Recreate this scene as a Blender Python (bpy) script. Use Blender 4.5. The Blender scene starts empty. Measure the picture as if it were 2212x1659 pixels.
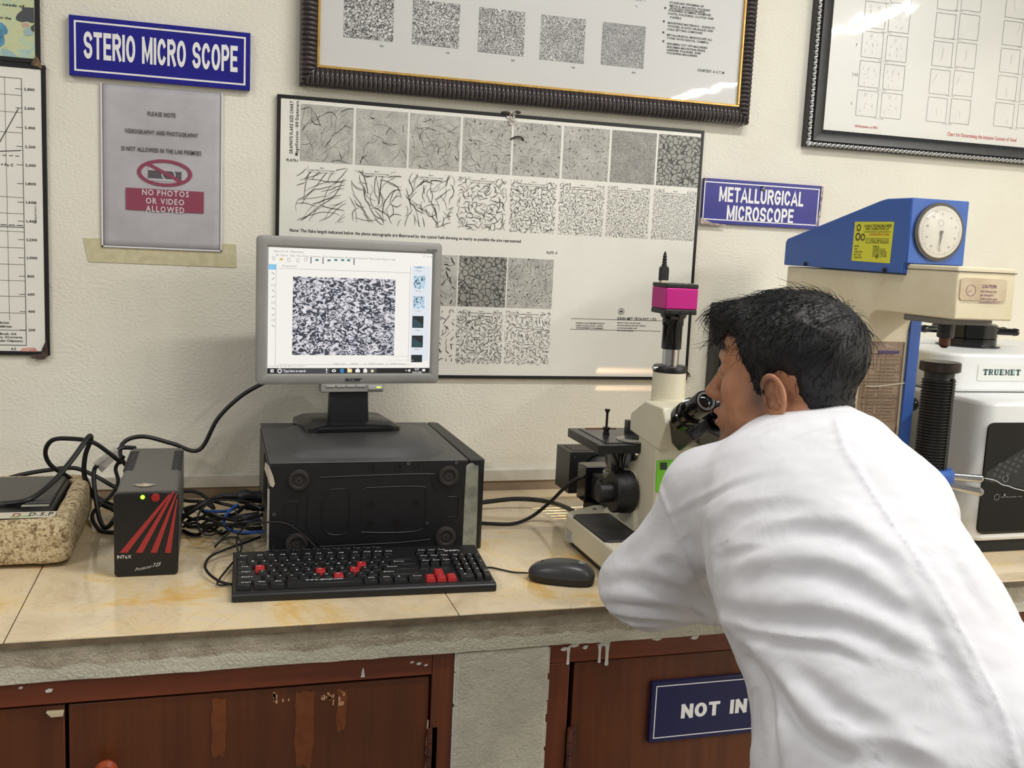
import bpy, bmesh, math, random
import numpy as np
from mathutils import Vector, Matrix
from mathutils.bvhtree import BVHTree

# light settings
EXPOSURE = 0.05
WORLD_S = 0.27
TUBES = (('tube_light_main', (1.0, -1.25, 2.75), 1.2, 'x', 24),
         ('tube_light_right', (3.07, -2.6, 2.55), 1.2, 'y', 70),
         ('tube_light_back', (3.4, -4.75, 2.55), 1.2, 'y', 60),
         ('tube_light_left', (-1.6, -2.0, 2.6), 1.2, 'y', 30))
SCR_S = 0.92
LAMP_W = 5.0
HEAD_YAW, HEAD_PITCH = 18.0, 0.0
FOLD_AMP = 0.95

scene = bpy.context.scene
COL = scene.collection
PI = math.pi
R = math.radians

# ------------------------------------------------------------------ camera
IMG_W, IMG_H, FPX = 2212.0, 1659.0, 2168.5
CAM = np.array([0.0, -2.135, 1.3646])
YAW, PITCH, ROLL = 0.29211739, 0.1349683, 0.04672904
_f = np.array([math.sin(YAW)*math.cos(PITCH), math.cos(YAW)*math.cos(PITCH), -math.sin(PITCH)])
_r0 = np.array([math.cos(YAW), -math.sin(YAW), 0.0])
_u0 = np.cross(_r0, _f)
_r = math.cos(ROLL)*_r0 + math.sin(ROLL)*_u0
_u = -math.sin(ROLL)*_r0 + math.cos(ROLL)*_u0
cam_data = bpy.data.cameras.new('camera')
cam = bpy.data.objects.new('camera', cam_data)
COL.objects.link(cam)
cam_data.sensor_width = 36.0
cam_data.sensor_fit = 'HORIZONTAL'
cam_data.lens = 36.0*FPX/IMG_W
cam_data.clip_start = 0.02
m = Matrix(((_r[0], _u[0], -_f[0], CAM[0]), (_r[1], _u[1], -_f[1], CAM[1]), (_r[2], _u[2], -_f[2], CAM[2]), (0, 0, 0, 1)))
cam.matrix_world = m
scene.camera = cam

# ------------------------------------------------------------------ light
scene.view_settings.view_transform = 'Standard'
scene.view_settings.look = 'None'
scene.view_settings.exposure = EXPOSURE
scene.view_settings.gamma = 1.0
scene.view_settings.use_curve_mapping = False
world = bpy.data.worlds.new('room_light')
scene.world = world
world.use_nodes = True
bg = world.node_tree.nodes['Background']
bg.inputs[0].default_value = (1.0, 0.975, 0.93, 1)
bg.inputs[1].default_value = WORLD_S


def tube_light(name, loc, length, along, power, color=(1, 0.975, 0.93), width=0.07):
    d = bpy.data.lights.new(name, 'AREA')
    d.shape = 'RECTANGLE'
    d.size = length if along == 'x' else width
    d.size_y = width if along == 'x' else length
    d.energy = power
    d.color = color
    o = bpy.data.objects.new(name, d)
    o.location = loc
    COL.objects.link(o)
    return o


for nm, loc, ln, al, pw in TUBES:
    tube_light(nm, loc, ln, al, pw)


# ------------------------------------------------------------------ helpers
def ray(px, py):
    return _f + _r*((px-IMG_W/2)/FPX) - _u*((py-IMG_H/2)/FPX)


def wp(px, py, y=0.0):            # point of the vertical plane y = const
    d = ray(px, py)
    return Vector(CAM + d*((y-CAM[1])/d[1]))


def tp(px, py, z=0.82):           # point of the level plane z = const
    d = ray(px, py)
    return Vector(CAM + d*((z-CAM[2])/d[2]))


def xp(px, py, x):
    d = ray(px, py)
    return Vector(CAM + d*((x-CAM[0])/d[0]))


def dp(px, py, depth):
    return Vector(CAM + ray(px, py)*depth)


def proj(V):
    V = np.asarray(V) - CAM
    z = V @ _f
    return np.stack([IMG_W/2 + FPX*(V @ _r)/z, IMG_H/2 - FPX*(V @ _u)/z], -1)


def lin(c):
    return tuple((x/12.92 if x <= 0.04045 else ((x+0.055)/1.055)**2.4) for x in c)


def rgb(r, g, b):
    return lin((r/255.0, g/255.0, b/255.0))


class MB:
    def __init__(self):
        self.v = []
        self.f = []

    def add(self, vs, fs):
        o = len(self.v)
        self.v += [tuple(p) for p in vs]
        self.f += [tuple(i+o for i in q) for q in fs]
        return self

    def box(self, x0, x1, y0, y1, z0, z1):
        return self.add([(x0, y0, z0), (x1, y0, z0), (x1, y1, z0), (x0, y1, z0), (x0, y0, z1), (x1, y0, z1), (x1, y1, z1), (x0, y1, z1)],
                        [(3, 2, 1, 0), (4, 5, 6, 7), (0, 1, 5, 4), (1, 2, 6, 5), (2, 3, 7, 6), (3, 0, 4, 7)])

    def obox(self, c, ax, ay, az, hx, hy, hz):
        c, ax, ay, az = map(Vector, (c, ax, ay, az))
        vs = [c+ax*(sx*hx)+ay*(sy*hy)+az*(sz*hz) for sz in (-1, 1) for sx, sy in ((-1, -1), (1, -1), (1, 1), (-1, 1))]
        return self.add(vs, [(3, 2, 1, 0), (4, 5, 6, 7), (0, 1, 5, 4), (1, 2, 6, 5), (2, 3, 7, 6), (3, 0, 4, 7)])

    def prism(self, poly, axis, a, b):
        # poly: points of the two remaining axes in order (x: y,z  y: x,z  z: x,y)
        def p3(p, t):
            if axis == 'x':
                return (t, p[0], p[1])
            if axis == 'y':
                return (p[0], t, p[1])
            return (p[0], p[1], t)
        n = len(poly)
        vs = [p3(p, a) for p in poly]+[p3(p, b) for p in poly]
        fs = [tuple(range(n)), tuple(range(2*n-1, n-1, -1))]
        for i in range(n):
            j = (i+1) % n
            fs.append((i, n+i, n+j, j))
        return self.add(vs, fs)

    def lathe(self, prof, o, axis, n=28, a0=0.0):
        # prof: (radius, distance along axis)
        o = Vector(o)
        az = Vector(axis).normalized()
        ax = az.orthogonal().normalized()
        ay = az.cross(ax)
        vs, fs = [], []
        for r, t in prof:
            for k in range(n):
                a = a0+2*PI*k/n
                vs.append(o+az*t+(ax*math.cos(a)+ay*math.sin(a))*r)
        for i in range(len(prof)-1):
            for k in range(n):
                k2 = (k+1) % n
                fs.append((i*n+k, i*n+k2, (i+1)*n+k2, (i+1)*n+k))
        fs.append(tuple(range(n-1, -1, -1)))
        fs.append(tuple((len(prof)-1)*n+k for k in range(n)))
        return self.add(vs, fs)

    def cyl(self, p0, p1, r0, r1=None, n=24):
        p0, p1 = Vector(p0), Vector(p1)
        r1 = r0 if r1 is None else r1
        return self.lathe([(r0, 0), (r1, (p1-p0).length)], p0, p1-p0, n)

    def ring(self, o, axis, r_in, r_out, h, n=28):
        o = Vector(o)
        az = Vector(axis).normalized()
        ax = az.orthogonal().normalized()
        ay = az.cross(ax)
        prof = [(r_in, 0), (r_out, 0), (r_out, h), (r_in, h)]
        vs, fs = [], []
        for r, t in prof:
            for k in range(n):
                a = 2*PI*k/n
                vs.append(o+az*t+(ax*math.cos(a)+ay*math.sin(a))*r)
        for i in range(4):
            i2 = (i+1) % 4
            for k in range(n):
                k2 = (k+1) % n
                fs.append((i*n+k, i*n+k2, i2*n+k2, i2*n+k))
        return self.add(vs, fs)

    def tube(self, path, r, n=8, sub=6):
        pts = smooth_path(path, sub)
        m = len(pts)
        vs, fs = [], []
        t0 = (pts[1]-pts[0]).normalized()
        nx = t0.orthogonal().normalized()
        for i, p in enumerate(pts):
            t = (pts[min(i+1, m-1)]-pts[max(i-1, 0)])
            if t.length < 1e-9:
                t = t0.copy()
            t.normalize()
            nx = (nx-t*nx.dot(t))
            if nx.length < 1e-6:
                nx = t.orthogonal()
            nx.normalize()
            ny = t.cross(nx)
            rr = r(i/(m-1)) if callable(r) else r
            for k in range(n):
                a = 2*PI*k/n
                vs.append(p+(nx*math.cos(a)+ny*math.sin(a))*rr)
        for i in range(m-1):
            for k in range(n):
                k2 = (k+1) % n
                fs.append((i*n+k, i*n+k2, (i+1)*n+k2, (i+1)*n+k))
        fs.append(tuple(range(n-1, -1, -1)))
        fs.append(tuple((m-1)*n+k for k in range(n)))
        return self.add(vs, fs)

    def ell(self, c, rx, ry, rz, nu=20, nv=12, M=None):
        c = Vector(c)
        vs = []
        for j in range(nv+1):
            th = PI*j/nv
            for k in range(nu):
                ph = 2*PI*k/nu
                p = Vector((rx*math.sin(th)*math.cos(ph), ry*math.sin(th)*math.sin(ph), rz*math.cos(th)))
                if M is not None:
                    p = M @ p
                vs.append(c+p)
        fs = []
        for j in range(nv):
            for k in range(nu):
                k2 = (k+1) % nu
                fs.append((j*nu+k, (j+1)*nu+k, (j+1)*nu+k2, j*nu+k2))
        return self.add(vs, fs)

    def build(self, name, mat, parent=None, bevel=0.0, seg=2, flat=False):
        me = bpy.data.meshes.new(name)
        vs = self.v
        org = Vector((0, 0, 0))
        if parent is not None:
            org = ORG[parent.name]
        if org.length > 0:
            vs = [(p[0]-org.x, p[1]-org.y, p[2]-org.z) for p in vs]
        me.from_pydata([tuple(p) for p in vs], [], self.f)
        if bevel or not flat:
            me.validate()
            bm = bmesh.new()
            bm.from_mesh(me)
            if not flat:
                bmesh.ops.remove_doubles(bm, verts=bm.verts, dist=1e-6)
                bmesh.ops.recalc_face_normals(bm, faces=bm.faces)
            bm.to_mesh(me)
            bm.free()
        if not flat:
            me.polygons.foreach_set('use_smooth', [True]*len(me.polygons))
            me.set_sharp_from_angle(angle=R(38))
        me.update()
        o = bpy.data.objects.new(name, me)
        COL.objects.link(o)
        if mat is not None:
            me.materials.append(mat)
        if bevel:
            b = o.modifiers.new('bevel', 'BEVEL')
            b.width = bevel
            b.segments = seg
            b.limit_method = 'ANGLE'
            b.angle_limit = R(40)
            b.harden_normals = False
        if parent is not None:
            o.parent = parent
            ORG[o.name] = org.copy()
        else:
            ORG[o.name] = Vector((0, 0, 0))
        return o


ORG = {}


def smooth_path(path, sub=6):
    P = [Vector(p) for p in path]
    if sub <= 1 or len(P) < 3:
        return P
    out = []
    for i in range(len(P)-1):
        p0, p1, p2, p3 = P[max(i-1, 0)], P[i], P[i+1], P[min(i+2, len(P)-1)]
        for k in range(sub):
            t = k/sub
            out.append(0.5*((2*p1)+(p2-p0)*t+(2*p0-5*p1+4*p2-p3)*t*t+(3*p1-p0-3*p2+p3)*t*t*t))
    out.append(P[-1])
    return out


def tag(o, label=None, cat=None, group=None, kind=None):
    if label:
        o['label'] = label
    if cat:
        o['category'] = cat
    if group:
        o['group'] = group
    if kind:
        o['kind'] = kind
    return o


def thing(name, label, cat, loc, group=None, rot=None):
    o = bpy.data.objects.new(name, None)
    o.empty_display_size = 0.05
    o.location = loc
    COL.objects.link(o)
    if rot is not None:
        o.rotation_euler = rot
        ORG[o.name] = Vector((0, 0, 0))       # parts given in the thing's own frame
    else:
        ORG[o.name] = Vector(loc)
    return tag(o, label, cat, group)


# ------------------------------------------------------------------ materials
MATS = {}


def mat(name, col, rough=0.5, metal=0.0, var=None, vscale=20.0, bump=0.0, bscale=200.0, spec=0.5, coat=0.0, detail=4.0, emit=None, estr=0.0, vmin=0.35, vmax=0.65):
    if name in MATS:
        return MATS[name]
    m = bpy.data.materials.new(name)
    m.use_nodes = True
    nt = m.node_tree
    b = nt.nodes['Principled BSDF']
    b.inputs['Base Color'].default_value = (*col, 1)
    b.inputs['Roughness'].default_value = rough
    b.inputs['Metallic'].default_value = metal
    b.inputs['Specular IOR Level'].default_value = spec
    b.inputs['Coat Weight'].default_value = coat
    if coat:
        b.inputs['Coat Roughness'].default_value = 0.06
    if emit is not None:
        b.inputs['Emission Color'].default_value = (*emit, 1)
        b.inputs['Emission Strength'].default_value = estr
    tc = nt.nodes.new('ShaderNodeTexCoord')
    if var is not None:
        n = nt.nodes.new('ShaderNodeTexNoise')
        n.inputs['Scale'].default_value = vscale
        n.inputs['Detail'].default_value = detail
        n.inputs['Roughness'].default_value = 0.6
        nt.links.new(tc.outputs['Object'], n.inputs['Vector'])
        cr = nt.nodes.new('ShaderNodeValToRGB')
        cr.color_ramp.elements[0].position = vmin
        cr.color_ramp.elements[0].color = (*var, 1)
        cr.color_ramp.elements[1].position = vmax
        cr.color_ramp.elements[1].color = (*col, 1)
        nt.links.new(n.outputs['Fac'], cr.inputs['Fac'])
        nt.links.new(cr.outputs['Color'], b.inputs['Base Color'])
    if bump:
        n2 = nt.nodes.new('ShaderNodeTexNoise')
        n2.inputs['Scale'].default_value = bscale
        n2.inputs['Detail'].default_value = 3
        nt.links.new(tc.outputs['Object'], n2.inputs['Vector'])
        bp = nt.nodes.new('ShaderNodeBump')
        bp.inputs['Strength'].default_value = bump
        bp.inputs['Distance'].default_value = 0.002
        nt.links.new(n2.outputs['Fac'], bp.inputs['Height'])
        nt.links.new(bp.outputs['Normal'], b.inputs['Normal'])
    MATS[name] = m
    return m


def nodes_of(m):
    nt = m.node_tree
    return nt, nt.nodes['Principled BSDF']


def N(nt, kind, **kw):
    n = nt.nodes.new(kind)
    for k, v in kw.items():
        if k in n.inputs:
            n.inputs[k].default_value = v
        else:
            setattr(n, k, v)
    return n


def ramp(nt, stops):
    cr = nt.nodes.new('ShaderNodeValToRGB')
    e = cr.color_ramp.elements
    e[0].position, e[0].color = stops[0][0], (*stops[0][1], 1)
    e[1].position, e[1].color = stops[-1][0], (*stops[-1][1], 1)
    for p, c in stops[1:-1]:
        k = e.new(p)
        k.color = (*c, 1)
    return cr


# ------------------------------------------------------------------ lettering
GLYPH = {}


def load_glyphs(bold):
    chars = "ABCDEFGHIJKLMNOPQRSTUVWXYZabcdefghijklmnopqrstuvwxyz0123456789.,:-&()+/%@"
    tmp = []
    for ch in chars:
        cu = bpy.data.curves.new('g', 'FONT')
        cu.body = ch
        cu.size = 1.0
        cu.resolution_u = 2
        cu.offset = 0.018 if bold else 0.0
        o = bpy.data.objects.new('g', cu)
        COL.objects.link(o)
        tmp.append((ch, o))
    dg = bpy.context.evaluated_depsgraph_get()
    for ch, o in tmp:
        me = o.evaluated_get(dg).to_mesh()
        vs = np.array([v.co[:2] for v in me.vertices])
        fs = [tuple(p.vertices) for p in me.polygons]
        if len(vs):
            x0 = vs[:, 0].min()
            vs[:, 0] -= x0
            w = vs[:, 0].max()
        else:
            w = 0.3
        GLYPH[(ch, bold)] = (vs, fs, w)
        o.evaluated_get(dg).to_mesh_clear()
    for ch, o in tmp:
        cu = o.data
        bpy.data.objects.remove(o)
        bpy.data.curves.remove(cu)


load_glyphs(False)
load_glyphs(True)
CAPH = float(GLYPH[('H', False)][0][:, 1].max())


def text_width(s, bold, gap):
    return sum((0.32 if ch == ' ' else GLYPH[(ch, bold)][2]+gap) for ch in s if ch == ' ' or (ch, bold) in GLYPH)-gap


def text(mb, s, o, ux, uy, h, w=None, bold=False, gap=0.09, align='l', lift=None):
    """flat lettering: h = cap height, w = overall width (stretches), o = baseline start/centre"""
    o, ux, uy = Vector(o), Vector(ux).normalized(), Vector(uy).normalized()
    sc = h/CAPH
    tw = text_width(s, bold, gap)
    sx = sc if w is None else w/tw
    x = 0.0
    if align == 'c':
        x = -tw/2
    elif align == 'r':
        x = -tw
    for ch in s:
        if ch == ' ':
            x += 0.32
            continue
        g = GLYPH.get((ch, bold))
        if g is None:
            continue
        vs, fs, gw = g
        mb.add([o+ux*((p[0]+x)*sx)+uy*(p[1]*sc) for p in vs], fs)
        x += gw+gap


def strokes(mb, u0, u1, v0, v1, put, n, length, width, seed, ang=None, spread=1.0, curl=0.5, segs=5, taper=True, wid_var=0.4):
    """random short ink lines spread evenly over a rectangle; put(u,v) -> 3-D point"""
    rg = random.Random(seed)
    asp = (u1-u0)/(v1-v0)
    ny = max(1, int(math.sqrt(n/asp)))
    nx = max(1, int(round(n/ny)))
    for c in range(nx*ny):
        um = u0+(u1-u0)*((c % nx)+rg.random())/nx
        vm = v0+(v1-v0)*((c//nx)+rg.random())/ny
        am = (ang(um, vm) if ang else rg.uniform(0, 2*PI))+(rg.gauss(0, spread*0.35) if ang else 0)
        ln = length*rg.uniform(0.5, 1.35)
        k = rg.gauss(0, curl)
        halves = []
        for sg in (1, -1):
            u, v, a = um, vm, am
            pts = []
            m = max(1, segs//2)
            for s in range(m):
                a += sg*(k/segs)+rg.gauss(0, 0.14)
                u += sg*math.cos(a)*ln/segs
                v += sg*math.sin(a)*ln/segs
                if not (u0 < u < u1 and v0 < v < v1):
                    break
                pts.append((u, v, a))
            halves.append(pts)
        pts = halves[1][::-1]+[(um, vm, am)]+halves[0]
        if len(pts) < 2:
            continue
        w = width*rg.uniform(1-wid_var, 1+wid_var)
        vs, fs = [], []
        m = len(pts)
        for i, (pu, pv, pa) in enumerate(pts):
            ww = w*(0.5+0.5*math.sin(PI*i/(m-1))) if taper else w
            du, dv = -math.sin(pa)*ww/2, math.cos(pa)*ww/2
            vs += [put(pu+du, pv+dv), put(pu-du, pv-dv)]
        for i in range(m-1):
            fs.append((2*i, 2*i+1, 2*i+3, 2*i+2))
        mb.add(vs, fs)


def _arc(cx, cy, rx, ry, a0, a1, n=12):
    return [(cx+rx*math.cos(R(a0+(a1-a0)*k/n)), cy+ry*math.sin(R(a0+(a1-a0)*k/n))) for k in range(n+1)]


BLOCK = {   # heavy capitals as pen strokes in a unit box, second value = width factor
    'S': ([_arc(.5, .75, .5, .25, 20, 265)+_arc(.5, .25, .5, .25, 85, -160)[1:]], 1.0),
    'T': ([[(0, 1), (1, 1)], [(.5, 1), (.5, 0)]], 1.0),
    'E': ([[(1, 1), (0, 1), (0, 0), (1, 0)], [(0, .51), (.9, .51)]], .86),
    'R': ([[(0, 0), (0, 1)], [(.02, 1), (.55, 1)]+_arc(.55, .76, .45, .24, 90, -90)+[(.02, .52)], [(.5, .52), (1.02, 0)]], 1.02),
    'I': ([[(.5, 0), (.5, 1)]], .0),
    'O': ([_arc(.5, .5, .5, .5, 90, 450, 24)], 1.12),
    'M': ([[(0, 0), (0, 1)], [(0.02, 1), (.5, .12), (.98, 1)], [(1, 1), (1, 0)]], 1.35),
    'C': ([_arc(.5, .5, .5, .5, 38, 322, 20)], 1.06),
    'P': ([[(0, 0), (0, 1)], [(.02, 1), (.55, 1)]+_arc(.55, .74, .45, .26, 90, -90)+[(.02, .48)]], .95),
    'A': ([[(-.05, 0), (.5, 1), (1.05, 0)], [(.15, .27), (.85, .27)]], 1.15),
    'L': ([[(0, 1), (0, 0), (1, 0)]], .8),
    'U': ([[(0, 1), (0, .34)]+_arc(.5, .34, .5, .34, 180, 360)+[(1, 1)]], 1.02),
    'G': ([_arc(.5, .5, .5, .5, 38, 330, 20)+[(.98, .44)], [(.55, .46), (1.0, .46)]], 1.12),
    'N': ([[(0, 0), (0, 1)], [(.02, 1), (.98, 0)], [(1, 0), (1, 1)]], 1.05),
}


def block_text(mb, s, o, ux, uy, h, w, pen=0.185, space=0.40, gap=0.085):
    """heavy lettering: h = cap height, w = full width"""
    o, ux, uy = Vector(o), Vector(ux).normalized(), Vector(uy).normalized()
    cw = 0.43
    adv = []
    x = 0
    for ch in s:
        if ch == ' ':
            x += space
            adv.append(None)
            continue
        wd = BLOCK[ch][1]*cw
        adv.append((x+pen/2, wd))
        x += wd+pen+gap
    tot = x-gap
    sx = w/tot
    un = ux.cross(uy)
    for ch, a in zip(s, adv):
        if a is None:
            continue
        x0, wd = a
        for si, st in enumerate(BLOCK[ch][0]):
            P = [Vector((x0+(p[0]*wd if BLOCK[ch][1] else 0), pen/2+p[1]*(1-pen), 0)) for p in st]
            if (P[0]-P[-1]).length < 1e-6:
                closed = True
            else:
                closed = False
                d0, d1 = (P[0]-P[1]).normalized(), (P[-1]-P[-2]).normalized()
                P[0] = P[0]+d0*pen/2
                P[-1] = P[-1]+d1*pen/2
            m = len(P)
            vs = []
            for i, p in enumerate(P):
                a_ = (P[i]-P[i-1]) if i > 0 else ((P[0]-P[-2]) if closed else (P[1]-P[0]))
                b_ = (P[i+1]-P[i]) if i < m-1 else ((P[1]-P[0]) if closed else (P[-1]-P[-2]))
                a_, b_ = a_.normalized(), b_.normalized()
                na, nb = Vector((-a_.y, a_.x, 0)), Vector((-b_.y, b_.x, 0))
                nn = (na+nb)
                nn.normalize()
                k = min(1.6, 1/max(0.3, nn.dot(na)))
                for sg in (1, -1):
                    q = p+nn*(sg*pen/2*k)
                    vs.append(o+ux*(q.x*sx)+uy*(q.y*h)+un*(0.00012*si))
            mb.add(vs, [(2*i, 2*i+1, 2*i+3, 2*i+2) for i in range(m-1)])


def rect_xz(mb, x0, x1, z0, z1, y):
    mb.add([(x0, y, z0), (x1, y, z0), (x1, y, z1), (x0, y, z1)], [(0, 1, 2, 3)])


def line_xz(mb, x0, z0, x1, z1, y, w):
    dx, dz = x1-x0, z1-z0
    l = math.hypot(dx, dz)
    nx, nz = -dz/l*w/2, dx/l*w/2
    mb.add([(x0+nx, y, z0+nz), (x0-nx, y, z0-nz), (x1-nx, y, z1-nz), (x1+nx, y, z1+nz)], [(0, 1, 2, 3)])


EX, EZ = Vector((1, 0, 0)), Vector((0, 0, 1))

# ------------------------------------------------------------------ shared materials
def plaster():
    m = mat('wall_paint', rgb(236, 232, 216), 0.72)
    nt, b = nodes_of(m)
    tc = N(nt, 'ShaderNodeTexCoord')
    n1 = N(nt, 'ShaderNodeTexNoise', Scale=2.2, Detail=3.0)
    cr = ramp(nt, [(0.3, rgb(226, 221, 205)), (0.7, rgb(240, 237, 223))])
    nt.links.new(tc.outputs['Object'], n1.inputs['Vector'])
    nt.links.new(n1.outputs['Fac'], cr.inputs['Fac'])
    nt.links.new(cr.outputs['Color'], b.inputs['Base Color'])
    n2 = N(nt, 'ShaderNodeTexNoise', Scale=150.0, Detail=3.0)
    n3 = N(nt, 'ShaderNodeTexNoise', Scale=14.0, Detail=2.0)
    mp = N(nt, 'ShaderNodeMapping')
    mp.inputs['Scale'].default_value = (0.9, 1, 1.15)
    nt.links.new(tc.outputs['Object'], mp.inputs['Vector'])
    nt.links.new(mp.outputs['Vector'], n2.inputs['Vector'])
    nt.links.new(tc.outputs['Object'], n3.inputs['Vector'])
    mx = N(nt, 'ShaderNodeMath', operation='MULTIPLY')
    nt.links.new(n2.outputs['Fac'], mx.inputs[0])
    nt.links.new(n3.outputs['Fac'], mx.inputs[1])
    bp = N(nt, 'ShaderNodeBump', Strength=0.75, Distance=0.004)
    nt.links.new(mx.outputs[0], bp.inputs['Height'])
    nt.links.new(bp.outputs['Normal'], b.inputs['Normal'])
    return m


def marble():
    m = mat('marble_tile', rgb(222, 202, 166), 0.10, spec=0.5)
    nt, b = nodes_of(m)
    geo = N(nt, 'ShaderNodeNewGeometry')
    n1 = N(nt, 'ShaderNodeTexNoise', Scale=4.5, Detail=5.0, Roughness=0.62, Distortion=1.4)
    nt.links.new(geo.outputs['Position'], n1.inputs['Vector'])
    cr = ramp(nt, [(0.30, rgb(206, 184, 148)), (0.5, rgb(224, 206, 174)), (0.58, rgb(228, 206, 164)), (0.67, rgb(224, 188, 124)), (0.76, rgb(216, 170, 98))])
    nt.links.new(n1.outputs['Fac'], cr.inputs['Fac'])
    n2 = N(nt, 'ShaderNodeTexNoise', Scale=7.0, Detail=6.0, Roughness=0.7, Distortion=2.4)
    nt.links.new(geo.outputs['Position'], n2.inputs['Vector'])
    v = ramp(nt, [(0.485, (0, 0, 0)), (0.5, (1, 1, 1)), (0.515, (0, 0, 0))])
    nt.links.new(n2.outputs['Fac'], v.inputs['Fac'])
    mu = N(nt, 'ShaderNodeMath', operation='MULTIPLY')
    mu.inputs[1].default_value = 0.35
    nt.links.new(v.outputs['Color'], mu.inputs[0])
    mix = N(nt, 'ShaderNodeMix', data_type='RGBA')
    nt.links.new(mu.outputs[0], mix.inputs[0])
    nt.links.new(cr.outputs['Color'], mix.inputs[6])
    mix.inputs[7].default_value = (*rgb(170, 140, 100), 1)
    nt.links.new(mix.outputs[2], b.inputs['Base Color'])
    return m


def old_paint(name, base, dark, bs=90.0, strength=0.9):
    m = mat(name, base, 0.75)
    nt, b = nodes_of(m)
    geo = N(nt, 'ShaderNodeNewGeometry')
    n1 = N(nt, 'ShaderNodeTexNoise', Scale=16.0, Detail=6.0, Roughness=0.7)
    nt.links.new(geo.outputs['Position'], n1.inputs['Vector'])
    cr = ramp(nt, [(0.33, dark), (0.6, base)])
    nt.links.new(n1.outputs['Fac'], cr.inputs['Fac'])
    nt.links.new(cr.outputs['Color'], b.inputs['Base Color'])
    n2 = N(nt, 'ShaderNodeTexNoise', Scale=bs, Detail=5.0, Distortion=1.0)
    nt.links.new(geo.outputs['Position'], n2.inputs['Vector'])
    bp = N(nt, 'ShaderNodeBump', Strength=strength, Distance=0.004)
    nt.links.new(n2.outputs['Fac'], bp.inputs['Height'])
    nt.links.new(bp.outputs['Normal'], b.inputs['Normal'])
    return m


def wood(name, base, dark, along='z'):
    m = mat(name, base, 0.42)
    nt, b = nodes_of(m)
    geo = N(nt, 'ShaderNodeNewGeometry')
    mp = N(nt, 'ShaderNodeMapping')
    mp.inputs['Scale'].default_value = (60, 60, 2.2) if along == 'z' else (2.2, 60, 60)
    nt.links.new(geo.outputs['Position'], mp.inputs['Vector'])
    n1 = N(nt, 'ShaderNodeTexNoise', Scale=1.0, Detail=5.0, Roughness=0.6)
    nt.links.new(mp.outputs['Vector'], n1.inputs['Vector'])
    cr = ramp(nt, [(0.35, dark), (0.62, base)])
    nt.links.new(n1.outputs['Fac'], cr.inputs['Fac'])
    n2 = N(nt, 'ShaderNodeTexNoise', Scale=5.0, Detail=3.0)
    nt.links.new(geo.outputs['Position'], n2.inputs['Vector'])
    mix = N(nt, 'ShaderNodeMix', data_type='RGBA')
    cr2 = ramp(nt, [(0.4, (0, 0, 0)), (0.75, (0.75, 0.75, 0.75))])
    nt.links.new(n2.outputs['Fac'], cr2.inputs['Fac'])
    nt.links.new(cr2.outputs['Color'], mix.inputs[0])
    nt.links.new(cr.outputs['Color'], mix.inputs[6])
    mix.inputs[7].default_value = (*dark, 1)
    nt.links.new(mix.outputs[2], b.inputs['Base Color'])
    bp = N(nt, 'ShaderNodeBump', Strength=0.25, Distance=0.002)
    nt.links.new(n1.outputs['Fac'], bp.inputs['Height'])
    nt.links.new(bp.outputs['Normal'], b.inputs['Normal'])
    return m


M_WALL = plaster()
M_TILE = marble()
M_SLAB = old_paint('flaking_slab_paint', rgb(176, 167, 147), rgb(140, 129, 108), 170.0, 0.8)
_nt, _b = nodes_of(M_SLAB)
_geo = N(_nt, 'ShaderNodeNewGeometry')
_sx = N(_nt, 'ShaderNodeSeparateXYZ')
_nt.links.new(_geo.outputs['Position'], _sx.inputs[0])
_nz = N(_nt, 'ShaderNodeTexNoise', Scale=22.0, Detail=5.0)
_nt.links.new(_geo.outputs['Position'], _nz.inputs['Vector'])
_ma = N(_nt, 'ShaderNodeMath', operation='MULTIPLY_ADD')
_ma.inputs[1].default_value = 0.022
_nt.links.new(_nz.outputs['Fac'], _ma.inputs[0])
_nt.links.new(_sx.outputs['Z'], _ma.inputs[2])
_mr = N(_nt, 'ShaderNodeMapRange')
_mr.inputs['From Min'].default_value = 0.788
_mr.inputs['From Max'].default_value = 0.792
_nt.links.new(_ma.outputs[0], _mr.inputs['Value'])
_mx = N(_nt, 'ShaderNodeMix', data_type='RGBA')
_old = _b.inputs['Base Color'].links[0].from_socket
_nt.links.new(_mr.outputs[0], _mx.inputs[0])
_mx.inputs[6].default_value = (*rgb(194, 190, 172), 1)
_nt.links.new(_old, _mx.inputs[7])
_nt.links.new(_mx.outputs[2], _b.inputs['Base Color'])
M_PIER = old_paint('pier_paint', rgb(194, 190, 174), rgb(178, 174, 158), 130.0, 0.5)
M_WOODX = wood('rail_wood', rgb(118, 58, 32), rgb(98, 45, 24), 'x')
M_WOODZ = wood('door_wood', rgb(98, 50, 20), rgb(80, 38, 13), 'z')
M_STILE = wood('stile_wood', rgb(112, 58, 30), rgb(84, 40, 22), 'z')
M_BLACK = mat('black_plastic', rgb(22, 22, 23), 0.42, var=rgb(17, 17, 18), vscale=60, bump=0.08, bscale=900)
M_BLACKG = mat('black_gloss', rgb(14, 14, 15), 0.12)
M_BLACKM = mat('black_matt', rgb(18, 18, 19), 0.65)
M_RUBBER = mat('cable_rubber', rgb(16, 16, 17), 0.5)
M_INK = mat('black_ink', rgb(28, 28, 28), 0.6)
M_INKG = mat('grey_ink', rgb(92, 92, 92), 0.6)
M_WHITE = mat('white_letter', rgb(240, 240, 240), 0.45)
M_PAPER = mat('chart_paper', rgb(240, 239, 231), 0.32, var=rgb(233, 232, 223), vscale=5)
M_CHROME = mat('bright_metal', rgb(200, 200, 200), 0.2, 1.0)
M_STEEL = mat('dull_metal', rgb(130, 130, 130), 0.38, 1.0)
M_CREAM = mat('cream_enamel', rgb(222, 216, 194), 0.4, var=rgb(212, 205, 182), vscale=9)
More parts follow.
